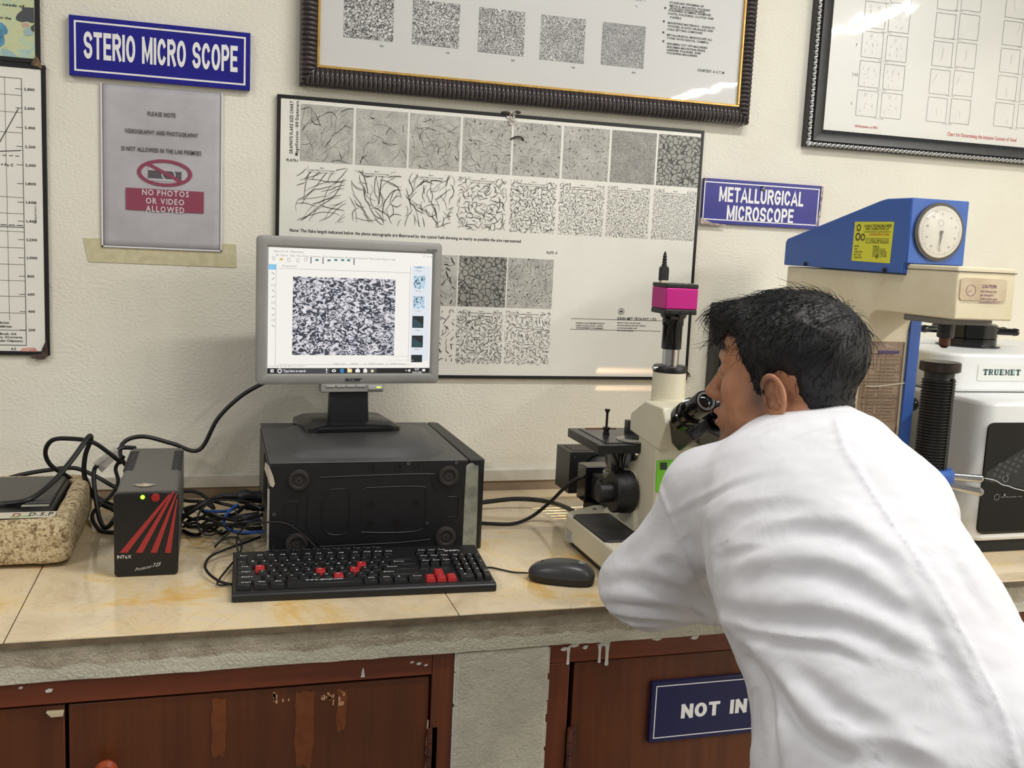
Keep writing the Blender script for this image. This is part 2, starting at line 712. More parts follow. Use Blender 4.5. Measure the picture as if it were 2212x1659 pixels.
M_PAINTDRIP = mat('white_paint_drip', rgb(214, 212, 205), 0.5)
M_TAPE = mat('yellowed_tape', rgb(212, 205, 172), 0.3, var=rgb(196, 188, 152), vscale=60)

# ------------------------------------------------------------------ room shell
w = MB().box(-2.4, 3.75, 0.0, 0.15, 0.0, 3.0).build('wall_back', M_WALL)
tag(w, 'cream painted plaster wall behind the counter', kind='structure')
fl = MB().box(-2.4, 4.2, -6.0, 0.0, -0.1, 0.0).build('floor', mat('floor_stone', rgb(150, 142, 130), 0.4, var=rgb(132, 124, 112), vscale=6))
tag(fl, 'grey stone floor in front of the counter', kind='structure')

wr_ = MB().box(3.75, 3.9, -6.0, 0.15, 0.0, 3.0).build('wall_right', M_WALL)
tag(wr_, 'cream painted plaster side wall at the far right', kind='structure')

bb = MB()
zt, zb = wp(1050, 1013).z, wp(1050, 1037).z
bb.prism([(0.0, zt+0.004), (-0.013, zt), (-0.013, zb), (0.0, zb)], 'x', -1.4, 3.74)
bb = bb.build('baseboard_back', mat('ledge_paint', rgb(214, 210, 198), 0.5, var=rgb(200, 194, 180), vscale=20), bevel=0.0015)
tag(bb, 'off white plaster ledge along the wall', kind='structure')
sk = MB().box(-1.4, 2.8, -0.009, 0.0, 0.82, zb).build('trim_1', mat('brown_skirting', rgb(150, 132, 112), 0.25, var=rgb(132, 114, 96), vscale=8))
tag(sk, 'brown skirting tile between counter and ledge', kind='structure')

# ------------------------------------------------------------------ counter
FRONT = -0.743
ZC = 0.82
ct = thing('lab_counter', 'beige marble tiled lab counter on a rough painted concrete slab', 'counter', (0.4, -0.4, 0.0))
xs = [-1.492, -0.877, -0.262, 0.3533, 0.968, 1.583, 2.198, 2.8]
ys = [FRONT, -0.305, -0.001]
for i in range(len(xs)-1):
    for j in range(2):
        g = 0.0008
        MB().box(xs[i]+g, xs[i+1]-g, ys[j]+(g if j else 0), ys[j+1]-g, ZC-0.0024, ZC).build('tile', M_TILE, ct, bevel=0.0005, seg=1)
MB().box(-1.49, 2.8, FRONT+0.0003, -0.002, ZC-0.0105, ZC-0.0024).build('tile_bed', mat('tile_edge', rgb(116, 100, 78), 0.8, var=rgb(92, 80, 62), vscale=40), ct)
sl = MB()
# slab with a slightly wavy front face
nx = 140
rg = random.Random(3)
zl = [ZC-0.0105, 0.800, 0.786, 0.772, 0.759]
pts = []
for k, z in enumerate(zl):
    for i in range(nx+1):
        x = -1.49+4.29*i/nx
        dy = rg.uniform(-0.0016, 0.0016)
        zz = z+(rg.uniform(-0.0008, 0.0008) if k == 4 else 0)
        pts.append((x, FRONT+0.004+dy+(0.001 if k < 2 else 0.0), zz))
fs = []
for k in range(4):
    for i in range(nx):
        a = k*(nx+1)+i
        fs.append((a, a+1, a+nx+2, a+nx+1))
o = len(pts)
pts += [(-1.49, -0.002, ZC-0.0105), (2.8, -0.002, ZC-0.0105), (-1.49, -0.002, 0.757), (2.8, -0.002, 0.757)]
fs += [(0, o, o+1)+tuple(range(nx, 0, -1)), tuple(4*(nx+1)+i for i in range(nx+1))+(o+3, o+2)]
fs += [(o, o+2, o+3, o+1)]
sl.add(pts, fs).build('slab', M_SLAB, ct)
MB().box(0.3535, 0.5016, FRONT+0.0055, -0.01, 0.0, 0.758).build('pier', M_PIER, ct, bevel=0.004)
MB().box(1.42, 1.56, FRONT+0.0055, -0.01, 0.0, 0.758).build('pier', M_PIER, ct, bevel=0.004)
MB().box(-1.25, -1.1, FRONT+0.0055, -0.01, 0.0, 0.758).build('pier', M_PIER, ct, bevel=0.004)

# ------------------------------------------------------------------ cabinets under the counter
YF = FRONT+0.012      # face of the cabinet frames


def hinge(mb, x, z, y):
    mb.lathe([(0.0042, 0), (0.0042, 0.022)], (x, y-0.003, z), (0, 0, 1), 10)
    mb.lathe([(0.0046, 0), (0.0046, 0.020)], (x, y-0.003, z+0.0235), (0, 0, 1), 10)
    mb.lathe([(0.0042, 0), (0.0042, 0.022)], (x, y-0.003, z+0.045), (0, 0, 1), 10)
    mb.box(x, x+0.012, y-0.001, y+0.002, z, z+0.067)


def drip(mb, x, z, ln, w, y):
    poly = [(x-w, z), (x+w*0.9, z+0.001), (x+w*0.55, z-ln*0.4), (x+w*0.6, z-ln*0.8), (x+w*0.75, z-ln*0.93), (x, z-ln), (x-w*0.7, z-ln*0.93), (x-w*0.5, z-ln*0.75), (x-w*0.5, z-ln*0.35)]
    mb.prism(poly, 'y', y, y-0.0012)


c1 = thing('cabinet', 'dark red brown wooden cabinet with two worn doors left of the white pier', 'cabinet', (-0.3, YF, 0.0))
MB().box(-1.098, 0.3185, YF, YF+0.03, 0.7232, 0.7585).build('top_rail', M_WOODX, c1, bevel=0.0015)
MB().box(0.3185, 0.3525, YF-0.001, YF+0.03, 0.02, 0.7587).build('stile', M_STILE, c1, bevel=0.0015)
MB().box(-1.098, -1.06, YF, YF+0.03, 0.02, 0.7232).build('stile', M_STILE, c1, bevel=0.0015)
MB().box(-1.06, 0.3185, YF, YF+0.03, 0.02, 0.07).build('bottom_rail', M_WOODX, c1, bevel=0.0015)
MB().box(-1.07, 0.33, YF+0.034, YF+0.5, 0.03, 0.75).build('carcass', M_BLACKM, c1)
d = MB().box(-0.1865, 0.3160, YF+0.004, YF+0.026, 0.075, 0.7195).build('door', M_WOODZ, c1, bevel=0.002)
hm = MB()
hinge(hm, 0.3172, 0.572, YF)
hm.build('hinge', mat('rusty_hinge', rgb(96, 50, 32), 0.6, var=rgb(64, 32, 22), vscale=80), d)
kx, kz = wp(232, 1650, YF).x, wp(232, 1652, YF).z
MB().lathe([(0.005, 0), (0.005, 0.012), (0.014, 0.016), (0.016, 0.024), (0.012, 0.031), (0.004, 0.033)], (kx, YF+0.004, kz), (0, -1, 0), 20).build('knob', mat('knob_wood', rgb(150, 66, 36), 0.3), d)
# worn streaks where the varnish has gone
for i, (a, b2, t, bt) in enumerate(((457, 489, 1512, 1640), (640, 680, 1497, 1659), (728, 750, 1492, 1580))):
    x0, x1 = wp(a, t, YF).x, wp(b2, t, YF).x
    z1, z0 = wp(a, t, YF).z, wp(a, bt, YF).z
    rr = random.Random(i)
    poly = [(x0, z1)]
    poly += [(x0+(x1-x0)*k/5, z1+rr.uniform(-0.004, 0.002)) for k in range(1, 5)]+[(x1, z1)]
    poly += [(x1+rr.uniform(-0.002, 0.002), z1+(z0-z1)*k/6) for k in range(1, 6)]+[(x1-0.003, z0)]
    poly += [(x0+(x1-x0)*k/4, z0+rr.uniform(-0.006, 0.004)) for k in (3, 2, 1)]+[(x0+0.002, z0)]
    poly += [(x0+rr.uniform(-0.002, 0.002), z1+(z0-z1)*k/6) for k in range(5, 0, -1)]
    MB().prism(poly, 'y', YF+0.0039, YF+0.0034).build('worn_streak', mat('worn_wood', rgb(118, 64, 28), 0.4, var=rgb(104, 52, 20), vscale=70), d)
ch = MB()
for a, b2, cx, cz in ((690, 716, 1500, 1506), (716, 745, 1495, 1516), (590, 640, 1503, 1512)):
    rr = random.Random(a)
    for _ in range(9):
        px, py = rr.uniform(a, b2), rr.uniform(cx, cz+8)
        p = wp(px, py, YF)
        s = rr.uniform(0.0012, 0.0035)
        ch.prism([(p.x-s*0.6, p.z-s), (p.x+s*0.5, p.z-s*1.2), (p.x+s*0.7, p.z+s), (p.x-s*0.4, p.z+s*1.3)], 'y', YF+0.0039, YF+0.003)
ch.build('chipped_varnish', mat('bare_chip', rgb(196, 150, 110), 0.6), d)
MB().box(-1.058, -0.1915, YF+0.006, YF+0.026, 0.075, 0.7190).build('door', M_WOODZ, c1, bevel=0.002)
cl = MB()
p, q = wp(100, 1539, YF), wp(138, 1546, YF)
cl.prism([(p.x, p.z), (q.x, p.z-0.0005), (q.x-0.001, q.z), (p.x+0.006, q.z)], 'y', YF+0.006, YF-0.002)
cl.build('catch', mat('old_catch', rgb(196, 180, 150), 0.5), c1)
dr = MB()
p = wp(784, 1452, YF)
dr.prism([(p.x-0.0008, p.z+0.006), (p.x+0.001, p.z+0.006), (p.x+0.003, p.z-0.0075), (p.x-0.003, p.z-0.0075)], 'y', YF, YF-0.001)
dr.build('paint_drip', M_PAINTDRIP, c1)
for px, py, s in ((106, 1491, 0.005), (45, 1485, 0.003), (890, 1430, 0.003), (905, 1433, 0.004), (920, 1436, 0.003)):
    p = wp(px, py, YF)
    MB().prism([(p.x-s, p.z), (p.x, p.z+s*0.5), (p.x+s, p.z+s*0.3), (p.x+s*0.6, p.z-s*0.5), (p.x-s*0.7, p.z-s*0.6)], 'y', YF, YF-0.001).build('paint_drip', M_PAINTDRIP, c1)
ed = MB()
rr = random.Random(5)
for x, z0, z1 in ((0.3527, 0.40, 0.755), ):
    z = z0
    while z < z1:
        h = rr.uniform(0.02, 0.07)
        ed.box(x-0.001, x+0.0012+rr.uniform(0, 0.001), YF-0.004, YF+0.004, z, z+h)
        z += h+rr.uniform(0.0, 0.012)
ed.build('paint_edge', M_PAINTDRIP, c1)
ep = MB()
for k in range(14):
    z = 0.46+0.0135*k
    ww = 0.0012+0.0016*abs(math.sin(k*2.1))
    ep.prism([(0.3160-ww, z), (0.3163, z), (0.3163, z+0.014), (0.3160-0.6*ww, z+0.014)], 'y', YF+0.004, YF+0.0032)
ep.build('chipped_edge', mat('bare_edge', rgb(200, 186, 170), 0.6), d)

c2 = thing('cabinet', 'dark red brown wooden cabinet door behind the leaning man right of the pier', 'cabinet', (0.9, YF, 0.0))
MB().box(0.5026, 1.419, YF, YF+0.03, 0.7258, 0.7590).build('top_rail', M_WOODX, c2, bevel=0.0015)
MB().box(0.5026, 0.5385, YF, YF+0.03, 0.02, 0.7255).build('stile', M_STILE, c2, bevel=0.0015)
MB().box(1.38, 1.419, YF, YF+0.03, 0.02, 0.7255).build('stile', M_STILE, c2, bevel=0.0015)
MB().box(0.5385, 1.38, YF, YF+0.03, 0.02, 0.07).build('bottom_rail', M_WOODX, c2, bevel=0.0015)
MB().box(0.51, 1.41, YF+0.034, YF+0.5, 0.03, 0.75).build('carcass', M_BLACKM, c2)
d2 = MB().box(0.5475, 1.378, YF+0.003, YF+0.025, 0.075, 0.7240).build('door', M_WOODZ, c2, bevel=0.002)
hm = MB()
hinge(hm, 0.5435, 0.550, YF)
hm.build('hinge', MATS['rusty_hinge'], d2)
dr = MB()
for px, t, bt, wd in ((1228, 1398, 1436, 0.0035), (1296, 1392, 1432, 0.0035), (1312, 1390, 1438, 0.0045)):
    a = wp(px, t, YF)
    drip(dr, a.x, a.z, a.z-wp(px, bt, YF).z, wd, YF)
    dr.build('paint_drip', M_PAINTDRIP, c2)
    dr = MB()
for px, py, s in ((1218, 1402, 0.006), (1240, 1394, 0.010), (1264, 1398, 0.005), (1304, 1391, 0.012), (1420, 1379, 0.010), (1500, 1377, 0.008)):
    p = wp(px, py, YF)
    MB().prism([(p.x-s, p.z-0.001), (p.x-s*0.3, p.z+0.003), (p.x+s, p.z+0.003), (p.x+s*0.6, p.z-0.002), (p.x, p.z-0.0035)], 'y', YF, YF-0.001).build('paint_drip', M_PAINTDRIP, c2)
ed = MB()
rr = random.Random(9)
z = 0.4
while z < 0.745:
    h = rr.uniform(0.015, 0.05)
    ed.box(0.5016, 0.5030+rr.uniform(0, 0.0012), YF-0.003, YF+0.004, z, z+h)
    z += h+rr.uniform(0.0, 0.02)
ed.build('paint_edge', M_PAINTDRIP, c2)

# ------------------------------------------------------------------ blue signs
M_BLUE = mat('sign_blue', rgb(30, 28, 142), 0.3, var=rgb(26, 24, 130), vscale=30)
M_NAVY = mat('sign_edge', rgb(20, 20, 70), 0.5)


def border(mb, x0, x1, z0, z1, y, w):
    rect_xz(mb, x0, x1, z1-w, z1, y)
    rect_xz(mb, x0, x1, z0, z0+w, y)
    rect_xz(mb, x0, x0+w, z0+w, z1-w, y)
    rect_xz(mb, x1-w, x1, z0+w, z1-w, y)


TH = 0.014
a, b = wp(148, 31, -TH), wp(540, 197, -TH)
x0, x1, z1, z0 = a.x, b.x, a.z, b.z+0.001
s1 = thing('wall_sign', 'dark blue sign with white letters reading STERIO MICRO SCOPE', 'sign', ((x0+x1)/2, 0, z0))
MB().box(x0, x1, -TH, -0.0008, z0, z1).build('board', M_BLUE, s1, bevel=0.001)
t = MB()
border(t, x0+0.009, x1-0.009, z0+0.009, z1-0.009, -TH-0.0006, 0.0034)
t.build('border_line', M_WHITE, s1, flat=True)
t = MB()
ta, tb = wp(181, 128, -TH), wp(513, 158, -TH)
block_text(t, 'STERIO MICRO SCOPE', (ta.x, -TH-0.0006, z0+0.0330), EX, EZ, 0.050, tb.x-ta.x)
t.build('lettering', M_WHITE, s1, flat=True)
p = wp(346, 61, -TH)
t = MB()
t.ell((p.x, -TH, p.z), 0.004, 0.0012, 0.0018, 10, 6)
t.build('nail', mat('rust_spot', rgb(110, 90, 80), 0.6), s1)

TH = 0.010
a, b = wp(1522, 383, -TH), wp(1768, 493, -TH)
x0, x1, z1, z0 = a.x, b.x, a.z-0.001, wp(1514, 484, -TH).z+0.003
s2 = thing('wall_sign', 'dark blue sign with worn edges reading METALLURGICAL MICROSCOPE', 'sign', ((x0+x1)/2, 0, z0))
MB().box(x0, x1, -TH, -0.0008, z0, z1).build('board', M_BLUE, s2, bevel=0.001)
t = MB()
border(t, x0+0.001, x1-0.006, z0+0.008, z1-0.007, -TH-0.0006, 0.0026)
t.build('border_line', M_WHITE, s2, flat=True)
t = MB()
ta, tb = wp(1552, 440, -TH), wp(1735, 440, -TH)
block_text(t, 'METALLURGICAL', (ta.x, -TH-0.0006, z1-0.0510), EX, EZ, 0.034, tb.x-ta.x)
ta, tb = wp(1569, 470, -TH), wp(1713, 475, -TH)
block_text(t, 'MICROSCOPE', (ta.x, -TH-0.0006, z1-0.0925), EX, EZ, 0.034, tb.x-ta.x)
t.build('lettering', M_WHITE, s2, flat=True)
pk = MB()
pk.prism([(x0-0.003, z0+0.012), (x0+0.006, z0+0.008), (x0+0.028, z0+0.001), (x0+0.06, z0-0.001), (x0+0.06, z0-0.004), (x0-0.004, z0-0.003)], 'y', -TH, -TH-0.0025)
pk.prism([(x1-0.002, z1), (x1+0.004, z1-0.002), (x1+0.002, z0+0.03), (x1-0.004, z0+0.022), (x1-0.006, z0-0.001), (x1-0.008, z0+0.012), (x1-0.001, z0+0.05)], 'y', -TH, -TH-0.0015)
pk.prism([(x0-0.002, z1-0.008), (x0+0.004, z1), (x0+0.008, z1), (x0+0.003, z1-0.004)], 'y', -TH, -TH-0.002)
pk.build('peeling_edge', mat('peeled_film', rgb(206, 192, 180), 0.5, var=rgb(120, 100, 90), vscale=90), s2)
nl = MB()
p = wp(1648, 409, -TH)
nl.ell((p.x, -TH-0.002, p.z), 0.0055, 0.003, 0.0045, 12, 8)
nl.lathe([(0.0022, 0), (0.0022, 0.006)], (p.x-0.001, -TH, p.z+0.006), (0, -1, 0), 10)
nl.build('nail', mat('nail_cap', rgb(128, 128, 132), 0.4, 0.6), s2)

# sign on the cabinet door
YS = YF+0.003
a, b = wp(1410, 1474, YS-0.008), wp(1402, 1605, YS-0.008)
x0, z1, z0 = a.x, a.z, b.z
x1 = x0+0.30
s3 = thing('door_sign', 'dark blue sign with thin white border on the cabinet door reading NOT IN', 'sign', ((x0+x1)/2, YS, z0))
MB().box(x0, x1, YS-0.008, YS, z0, z1).build('board', mat('shaded_sign_blue', rgb(16, 20, 70), 0.35), s3, bevel=0.001)  # sign blue darkened to hold the shade of man and counter
t = MB()
border(t, x0+0.0068, x1-0.0068, z0+0.0068, z1-0.0068, YS-0.0086, 0.0018)
t.build('border_line', M_WHITE, s3, flat=True)
t = MB()
tz = wp(1470, 1552, YS-0.008)
block_text(t, 'NOT IN', (tz.x, YS-0.0086, tz.z), EX, EZ, 0.0245, 0.120, pen=0.22, space=0.5)
t.build('lettering', M_WHITE, s3, flat=True)

# ------------------------------------------------------------------ paper notice and its tape
M_NOTE = mat('notice_paper', rgb(190, 187, 192), 0.55, var=rgb(170, 167, 172), vscale=7, bump=0.25, bscale=14)
a, b = wp(214, 172, -0.002), wp(479, 544, -0.002)
nx0, nx1, nz1, nz0 = wp(218, 300, -0.002).x, b.x, 1.6405, b.z
nt_ = thing('paper_notice', 'grey paper notice forbidding photos taped below the stereo microscope sign', 'notice', ((nx0+nx1)/2, 0, nz0))
pm = MB()
NU, NV = 14, 20
for j in range(NV+1):
    for i in range(NU+1):
        u, v = i/NU, j/NV
        pm.v.append((nx0+(nx1-nx0)*u, -0.003-0.0016*abs(math.sin(7*v+3*u))*math.sin(PI*u)*(v*(1-v)*4), nz0+(nz1-nz0)*v))
for j in range(NV):
    for i in range(NU):
        k = j*(NU+1)+i
        pm.f.append((k, k+1, k+NU+2, k+NU+1))
sh = pm.build('sheet', M_NOTE, nt_, flat=False)
md = sh.modifiers.new('thick', 'SOLIDIFY')
md.thickness = 0.0004
e = MB()
for xx0, xx1, zz0, zz1 in ((nx0, nx1, nz0, nz0+0.003), (nx0, nx0+0.003, nz0, nz1), (nx1-0.003, nx1, nz0, nz1)):
    rect_xz(e, xx0, xx1, zz0, zz1, -0.0052)
e.build('white_margin', mat('paper_margin', rgb(222, 221, 226), 0.6), nt_, flat=True)
YN = -0.0056


def note_text(s, px, py, h, w0, w1, mb, bold=False):
    p0, p1 = wp(w0, py, YN), wp(w1, py, YN)
    text(mb, s, (p0.x, YN, wp(px, py, YN).z), EX, EZ, h, w=p1.x-p0.x, bold=bold, gap=0.11)


t = MB()
note_text('PLEASE NOTE', 350, 252, 0.0078, 319, 379, t, True)
note_text('VIDEOGRAPHY AND PHOTOGRAPHY', 348, 292, 0.0078, 270, 428, t, True)
note_text('IS NOT ALLOWED IN THE LAB PREMISES', 348, 330, 0.0078, 263, 435, t, True)
t.build('lettering', mat('notice_ink', rgb(62, 60, 64), 0.6), nt_, flat=True)
M_MAROON = mat('maroon_print', rgb(140, 62, 84), 0.6)
t = MB()
c = wp(356, 374, YN)
rx, rz = 0.0513, 0.0263
for k in range(48):
    a0, a1 = 2*PI*k/48, 2*PI*(k+1)/48
    t.add([(c.x+math.cos(q)*rx*s, YN, c.z+math.sin(q)*rz*s2_) for q, s, s2_ in ((a0, 1, 1), (a1, 1, 1), (a1, 0.86, 0.76), (a0, 0.86, 0.76))], [(0, 1, 2, 3)])
line_xz(t, c.x-0.033, c.z+0.0165, c.x+0.033, c.z-0.0165, YN-0.0003, 0.0068)
a, b = wp(272, 405, YN), wp(440, 461, YN)
rect_xz(t, a.x, b.x, b.z, a.z, YN)
t.build('prohibition_mark', M_MAROON, nt_, flat=True)
t = MB()
rect_xz(t, c.x-0.031, c.x+0.031, c.z-0.013, c.z+0.004, YN+0.0003)
t.build('camera_print', mat('camera_dark', rgb(84, 82, 86), 0.6), nt_, flat=True)
t = MB()
rect_xz(t, c.x-0.031, c.x+0.031, c.z+0.004, c.z+0.0105, YN+0.0002)
rect_xz(t, c.x-0.031, c.x+0.031, c.z-0.0160, c.z-0.0115, YN+0.0002)
rect_xz(t, c.x+0.006, c.x+0.022, c.z+0.0105, c.z+0.0125, YN+0.0002)
for k in range(24):
    a0, a1 = 2*PI*k/24, 2*PI*(k+1)/24
    t.add([(c.x+0.007+math.cos(q)*0.0135*s, YN+0.0001, c.z-0.003+math.sin(q)*0.0115*s) for q, s in ((a0, 1), (a1, 1), (a1, 0.78), (a0, 0.78))], [(0, 1, 2, 3)])
t.build('camera_highlight', mat('camera_light', rgb(186, 184, 188), 0.6), nt_, flat=True)
t = MB()
for s, y0, y1, xa, xb in (('NO PHOTOS', 422, 0, 307, 408), ('OR VIDEO', 440, 0, 315, 398), ('ALLOWED', 457, 0, 315, 398)):
    p0, p1 = wp(xa, y0, YN), wp(xb, y0, YN)
    text(t, s, (p0.x, YN-0.0005, wp(356, y0, YN).z-0.0012), EX, EZ, 0.0107, w=p1.x-p0.x, bold=True, gap=0.16)
t.build('lettering', mat('notice_white', rgb(214, 205, 210), 0.6), nt_, flat=True)
a, b = wp(180, 514, -0.0012), wp(511, 578, -0.0012)
tm = MB().prism([(a.x, a.z), (b.x-0.002, a.z+0.001), (b.x, b.z), (a.x+0.009, b.z+0.0005)], 'y', -0.0004, -0.0016)
tm = tm.build('tape_strip', M_TAPE)
tag(tm, 'wide yellowed clear tape strip under the bottom edge of the paper notice', 'tape')

# ------------------------------------------------------------------ charts with black bound edges
M_EDGE = mat('chart_binding', rgb(22, 22, 23), 0.4)


def bound_chart(parent, x0, x1, z0, z1, paper=M_PAPER, th=0.007, bw=0.008, sides='lrtb'):
    MB().box(x0+0.001, x1-0.001, -th, -0.0008, z0+0.001, z1-0.001).build('sheet', paper, parent)
    for s in sides:
        m = MB()
        if s == 'l':
            m.box(x0, x0+bw, -th-0.0012, -0.0005, z0, z1)
        if s == 'r':
            m.box(x1-bw, x1, -th-0.0012, -0.0005, z0, z1)
        if s == 't':
            m.box(x0, x1, -th-0.0014, -0.0005, z1-bw, z1)
        if s == 'b':
            m.box(x0, x1, -th-0.0014, -0.0005, z0, z0+bw)
        m.build('edge_binding', M_EDGE, parent, bevel=0.0008, seg=1)


# --- iron carbon diagram, far left
th = 0.007
cx1, cz1, cz0 = wp(103, 500, -th).x+0.0005, wp(88, 141, -th).z, wp(108, 768, -th).z
ch1 = thing('phase_diagram_chart', 'white iron carbon phase diagram chart with black edging at the left edge of the wall', 'chart', (cx1-0.2, 0, cz0))
bound_chart(ch1, cx1-0.75, cx1, cz0, cz1, th=th, sides='rtb')
Y1 = -th-0.0006
t = MB()
g = MB()


def q1(px, py):
    p = wp(px, py, Y1)
    return p.x, p.z


gx, gz1 = q1(38, 169)
gx2, gz0 = q1(65, 746)
gx = (gx+gx2)/2
line_xz(t, gx, gz0, gx, gz1, Y1, 0.0009)
line_xz(t, gx-0.3, gz1, gx, gz1, Y1, 0.0009)
line_xz(t, gx-0.3, gz0, gx, gz0, Y1, 0.0011)
vx = q1(18, 560)[0]
line_xz(g, vx, q1(24, 692)[1], vx, gz1, Y1, 0.0006)
rows = [('2,800', 193), ('2,600', 234), ('2,400', 276), ('2,200', 317), ('2,000', 357), ('1,800', 397), ('1,600', 437), ('1,400', 478), ('1,200', 518), ('1,000', 557), ('800', 597), ('600', 636), ('400', 673), ('200', 713)]
for s, py in rows:
    z = q1(55, py)[1]
    line_xz(t, gx-0.011, z, gx, z, Y1, 0.0009)
    text(t, s, (gx+0.004, Y1, z-0.002), EX, EZ, 0.0046, w=0.003*len(s)+0.003, bold=True)
for py in (205, 242, 286, 426, 461, 500, 535, 571, 606, 640, 676):
    z = q1(30, py)[1]
    line_xz(g, gx-0.3, z, gx, z, Y1, 0.0007)
a, b = q1(0, 308), q1(40, 234)
line_xz(t, a[0]-0.02, a[1]-0.037, b[0], b[1], Y1, 0.0014)
a, b = q1(0, 333), q1(46, 325)
line_xz(t, a[0]-0.05, a[1], b[0], b[1], Y1, 0.0014)
for k in range(8):
    z = q1(20, 336)[1]
    line_xz(t, gx-0.006-0.011*k, z, gx-0.013-0.011*k, z, Y1, 0.0012)
    z = q1(20, 486)[1]
    line_xz(t, gx-0.002-0.014*k, z, gx-0.013-0.014*k, z, Y1, 0.0014)
z = q1(20, 490)[1]
line_xz(t, gx-0.3, z, gx, z, Y1, 0.0012)
z = q1(20, 713)[1]
line_xz(t, gx-0.3, z, gx, z, Y1, 0.0008)
text(t, 'Equilibrium', (*[(v) for v in (q1(-16, 699)[0], Y1, q1(0, 699)[1])],), EX, EZ, 0.0042, bold=True)
text(t, 'uilibrium', (q1(-2, 707)[0], Y1, q1(0, 707)[1]), EX, EZ, 0.0042, bold=True)
text(t, 'dbook, 6th', (q1(-2, 723)[0], Y1, q1(0, 723)[1]), EX, EZ, 0.0042, bold=True)
text(t, 'hy, Structures,', (q1(-2, 730)[0], Y1, q1(0, 730)[1]), EX, EZ, 0.0042, bold=True, w=0.042)
text(t, 'ohn Chipman).', (q1(-1, 738)[0], Y1, q1(0, 738)[1]), EX, EZ, 0.0042, bold=True, w=0.042)
text(t, '4.5', (q1(24, 756)[0], Y1, q1(24, 756)[1]), EX, EZ, 0.0046, bold=True)
text(t, '5.0', (q1(61, 756)[0], Y1, q1(61, 756)[1]), EX, EZ, 0.0046, bold=True)
text(t, '+ Fe C', (q1(2, 358)[0], Y1, q1(2, 358)[1]), EX, EZ, 0.005, bold=True)
text(g, 'Temperature, F', (q1(79, 484)[0], Y1, q1(79, 484)[1]), EZ, -EX, 0.0042, w=0.04)
t.build('diagram_print', M_INK, ch1, flat=True)
g.build('grid_print', M_INKG, ch1, flat=True)
tr = MB()
p, q = q1(40, 762), q1(82, 752)
tr.prism([(p[0], p[1]), (p[0]+0.008, q[1]), (q[0]-0.006, q[1]+0.001), (q[0], p[1]+0.004), (q[0]-0.006, p[1]-0.001), (p[0]+0.01, p[1]-0.001)], 'y', Y1, Y1-0.0004)
tr.build('red_smear', mat('red_smear', rgb(206, 120, 112), 0.5, var=rgb(222, 180, 172), vscale=90), ch1)
tr = MB()
xx, zz = q1(104, 768)
tr.add([(xx-0.014, Y1, zz+0.004), (xx-0.001, Y1-0.006, zz+0.034), (xx+0.001, Y1-0.004, zz), (xx-0.03, Y1-0.001, zz+0.001), (xx-0.008, Y1-0.004, zz-0.008), (xx-0.03, Y1-0.002, zz-0.006)], [(0, 1, 2), (3, 0, 2), (3, 2, 4, 5)])
tr.build('torn_corner', mat('torn_card', rgb(96, 74, 66), 0.7, var=rgb(48, 36, 34), vscale=120), ch1)

# --- coloured poster above it
px1, pz0 = wp(84, 60, -0.008).x+0.0015, wp(86, 141, -0.008).z+0.0022
ch2 = thing('framed_poster', 'pale green and blue laboratory poster in a thin black frame at the upper left corner', 'poster', (px1-0.2, 0, pz0))


def poster_mat():
    m = mat('poster_print', rgb(200, 205, 165), 0.35)
    nt, b = nodes_of(m)
    geo = N(nt, 'ShaderNodeNewGeometry')
    n1 = N(nt, 'ShaderNodeTexNoise', Scale=26.0, Detail=2.0, Distortion=1.5)
    nt.links.new(geo.outputs['Position'], n1.inputs['Vector'])
    cr = ramp(nt, [(0.30, rgb(168, 200, 196)), (0.42, rgb(194, 210, 178)), (0.56, rgb(208, 212, 168)), (0.7, rgb(190, 200, 146))])
    nt.links.new(n1.outputs['Fac'], cr.inputs['Fac'])
    nt.links.new(cr.outputs['Color'], b.inputs['Base Color'])
    return m


bound_chart(ch2, px1-0.6, px1, pz0, pz0+0.5, paper=poster_mat(), th=0.008, bw=0.0085, sides='rb')
Y2 = -0.0086


def q2(px, py):
    p = wp(px, py, Y2)
    return p.x, p.z


def blob(mb, pts, y):
    vs = []
    for px, py in pts:
        p = wp(px, py, y)
        vs.append((p.x, y, p.z))
    mb.add(vs, [tuple(range(len(vs)))])


t = MB()
blob(t, [(47, 15), (73, 17), (74, 50), (66, 49), (58, 46), (48, 48), (36, 44), (34, 38), (38, 30), (48, 22)], Y2)
blob(t, [(66, 58), (74, 52), (74, 70), (68, 66)], Y2)
t.build('dark_hair_print', mat('print_dark', rgb(78, 80, 86), 0.4), ch2, flat=True)
t = MB()
blob(t, [(-8, 50), (4, 49), (12, 56), (17, 66), (15, 73), (8, 75), (10, 88), (9, 96), (0, 102), (-8, 102)], Y2)
t.build('blue_glove_print', mat('print_blue', rgb(96, 158, 190), 0.4, var=rgb(62, 110, 140), vscale=60), ch2, flat=True)
t = MB()
blob(t, [(4, 104), (14, 106), (26, 112), (40, 124), (48, 131), (20, 131), (8, 124)], Y2)
t.build('sleeve_print', mat('print_teal', rgb(160, 190, 190), 0.4), ch2, flat=True)
t = MB()
blob(t, [(50, 66), (62, 58), (70, 66), (72, 76), (56, 78)], Y2)
t.build('mask_print', mat('print_teal', rgb(160, 190, 190), 0.4), ch2, flat=True)
t = MB()
blob(t, [(46, 50), (60, 50), (64, 56), (50, 60)], Y2)
t.build('skin_print', mat('print_skin', rgb(196, 164, 150), 0.4), ch2, flat=True)
t = MB()
p = q2(-6, 12)
text(t, 'ing needs of', (q2(-14, 12)[0], Y2, q2(20, 13)[1]), EX, EZ, 0.0044, w=0.052, bold=True)
text(t, 'on the', (q2(-4, 41)[0], Y2, q2(10, 41)[1]), EX, EZ, 0.0044, w=0.022, bold=True)
t.build('lettering', M_INK, ch2, flat=True)
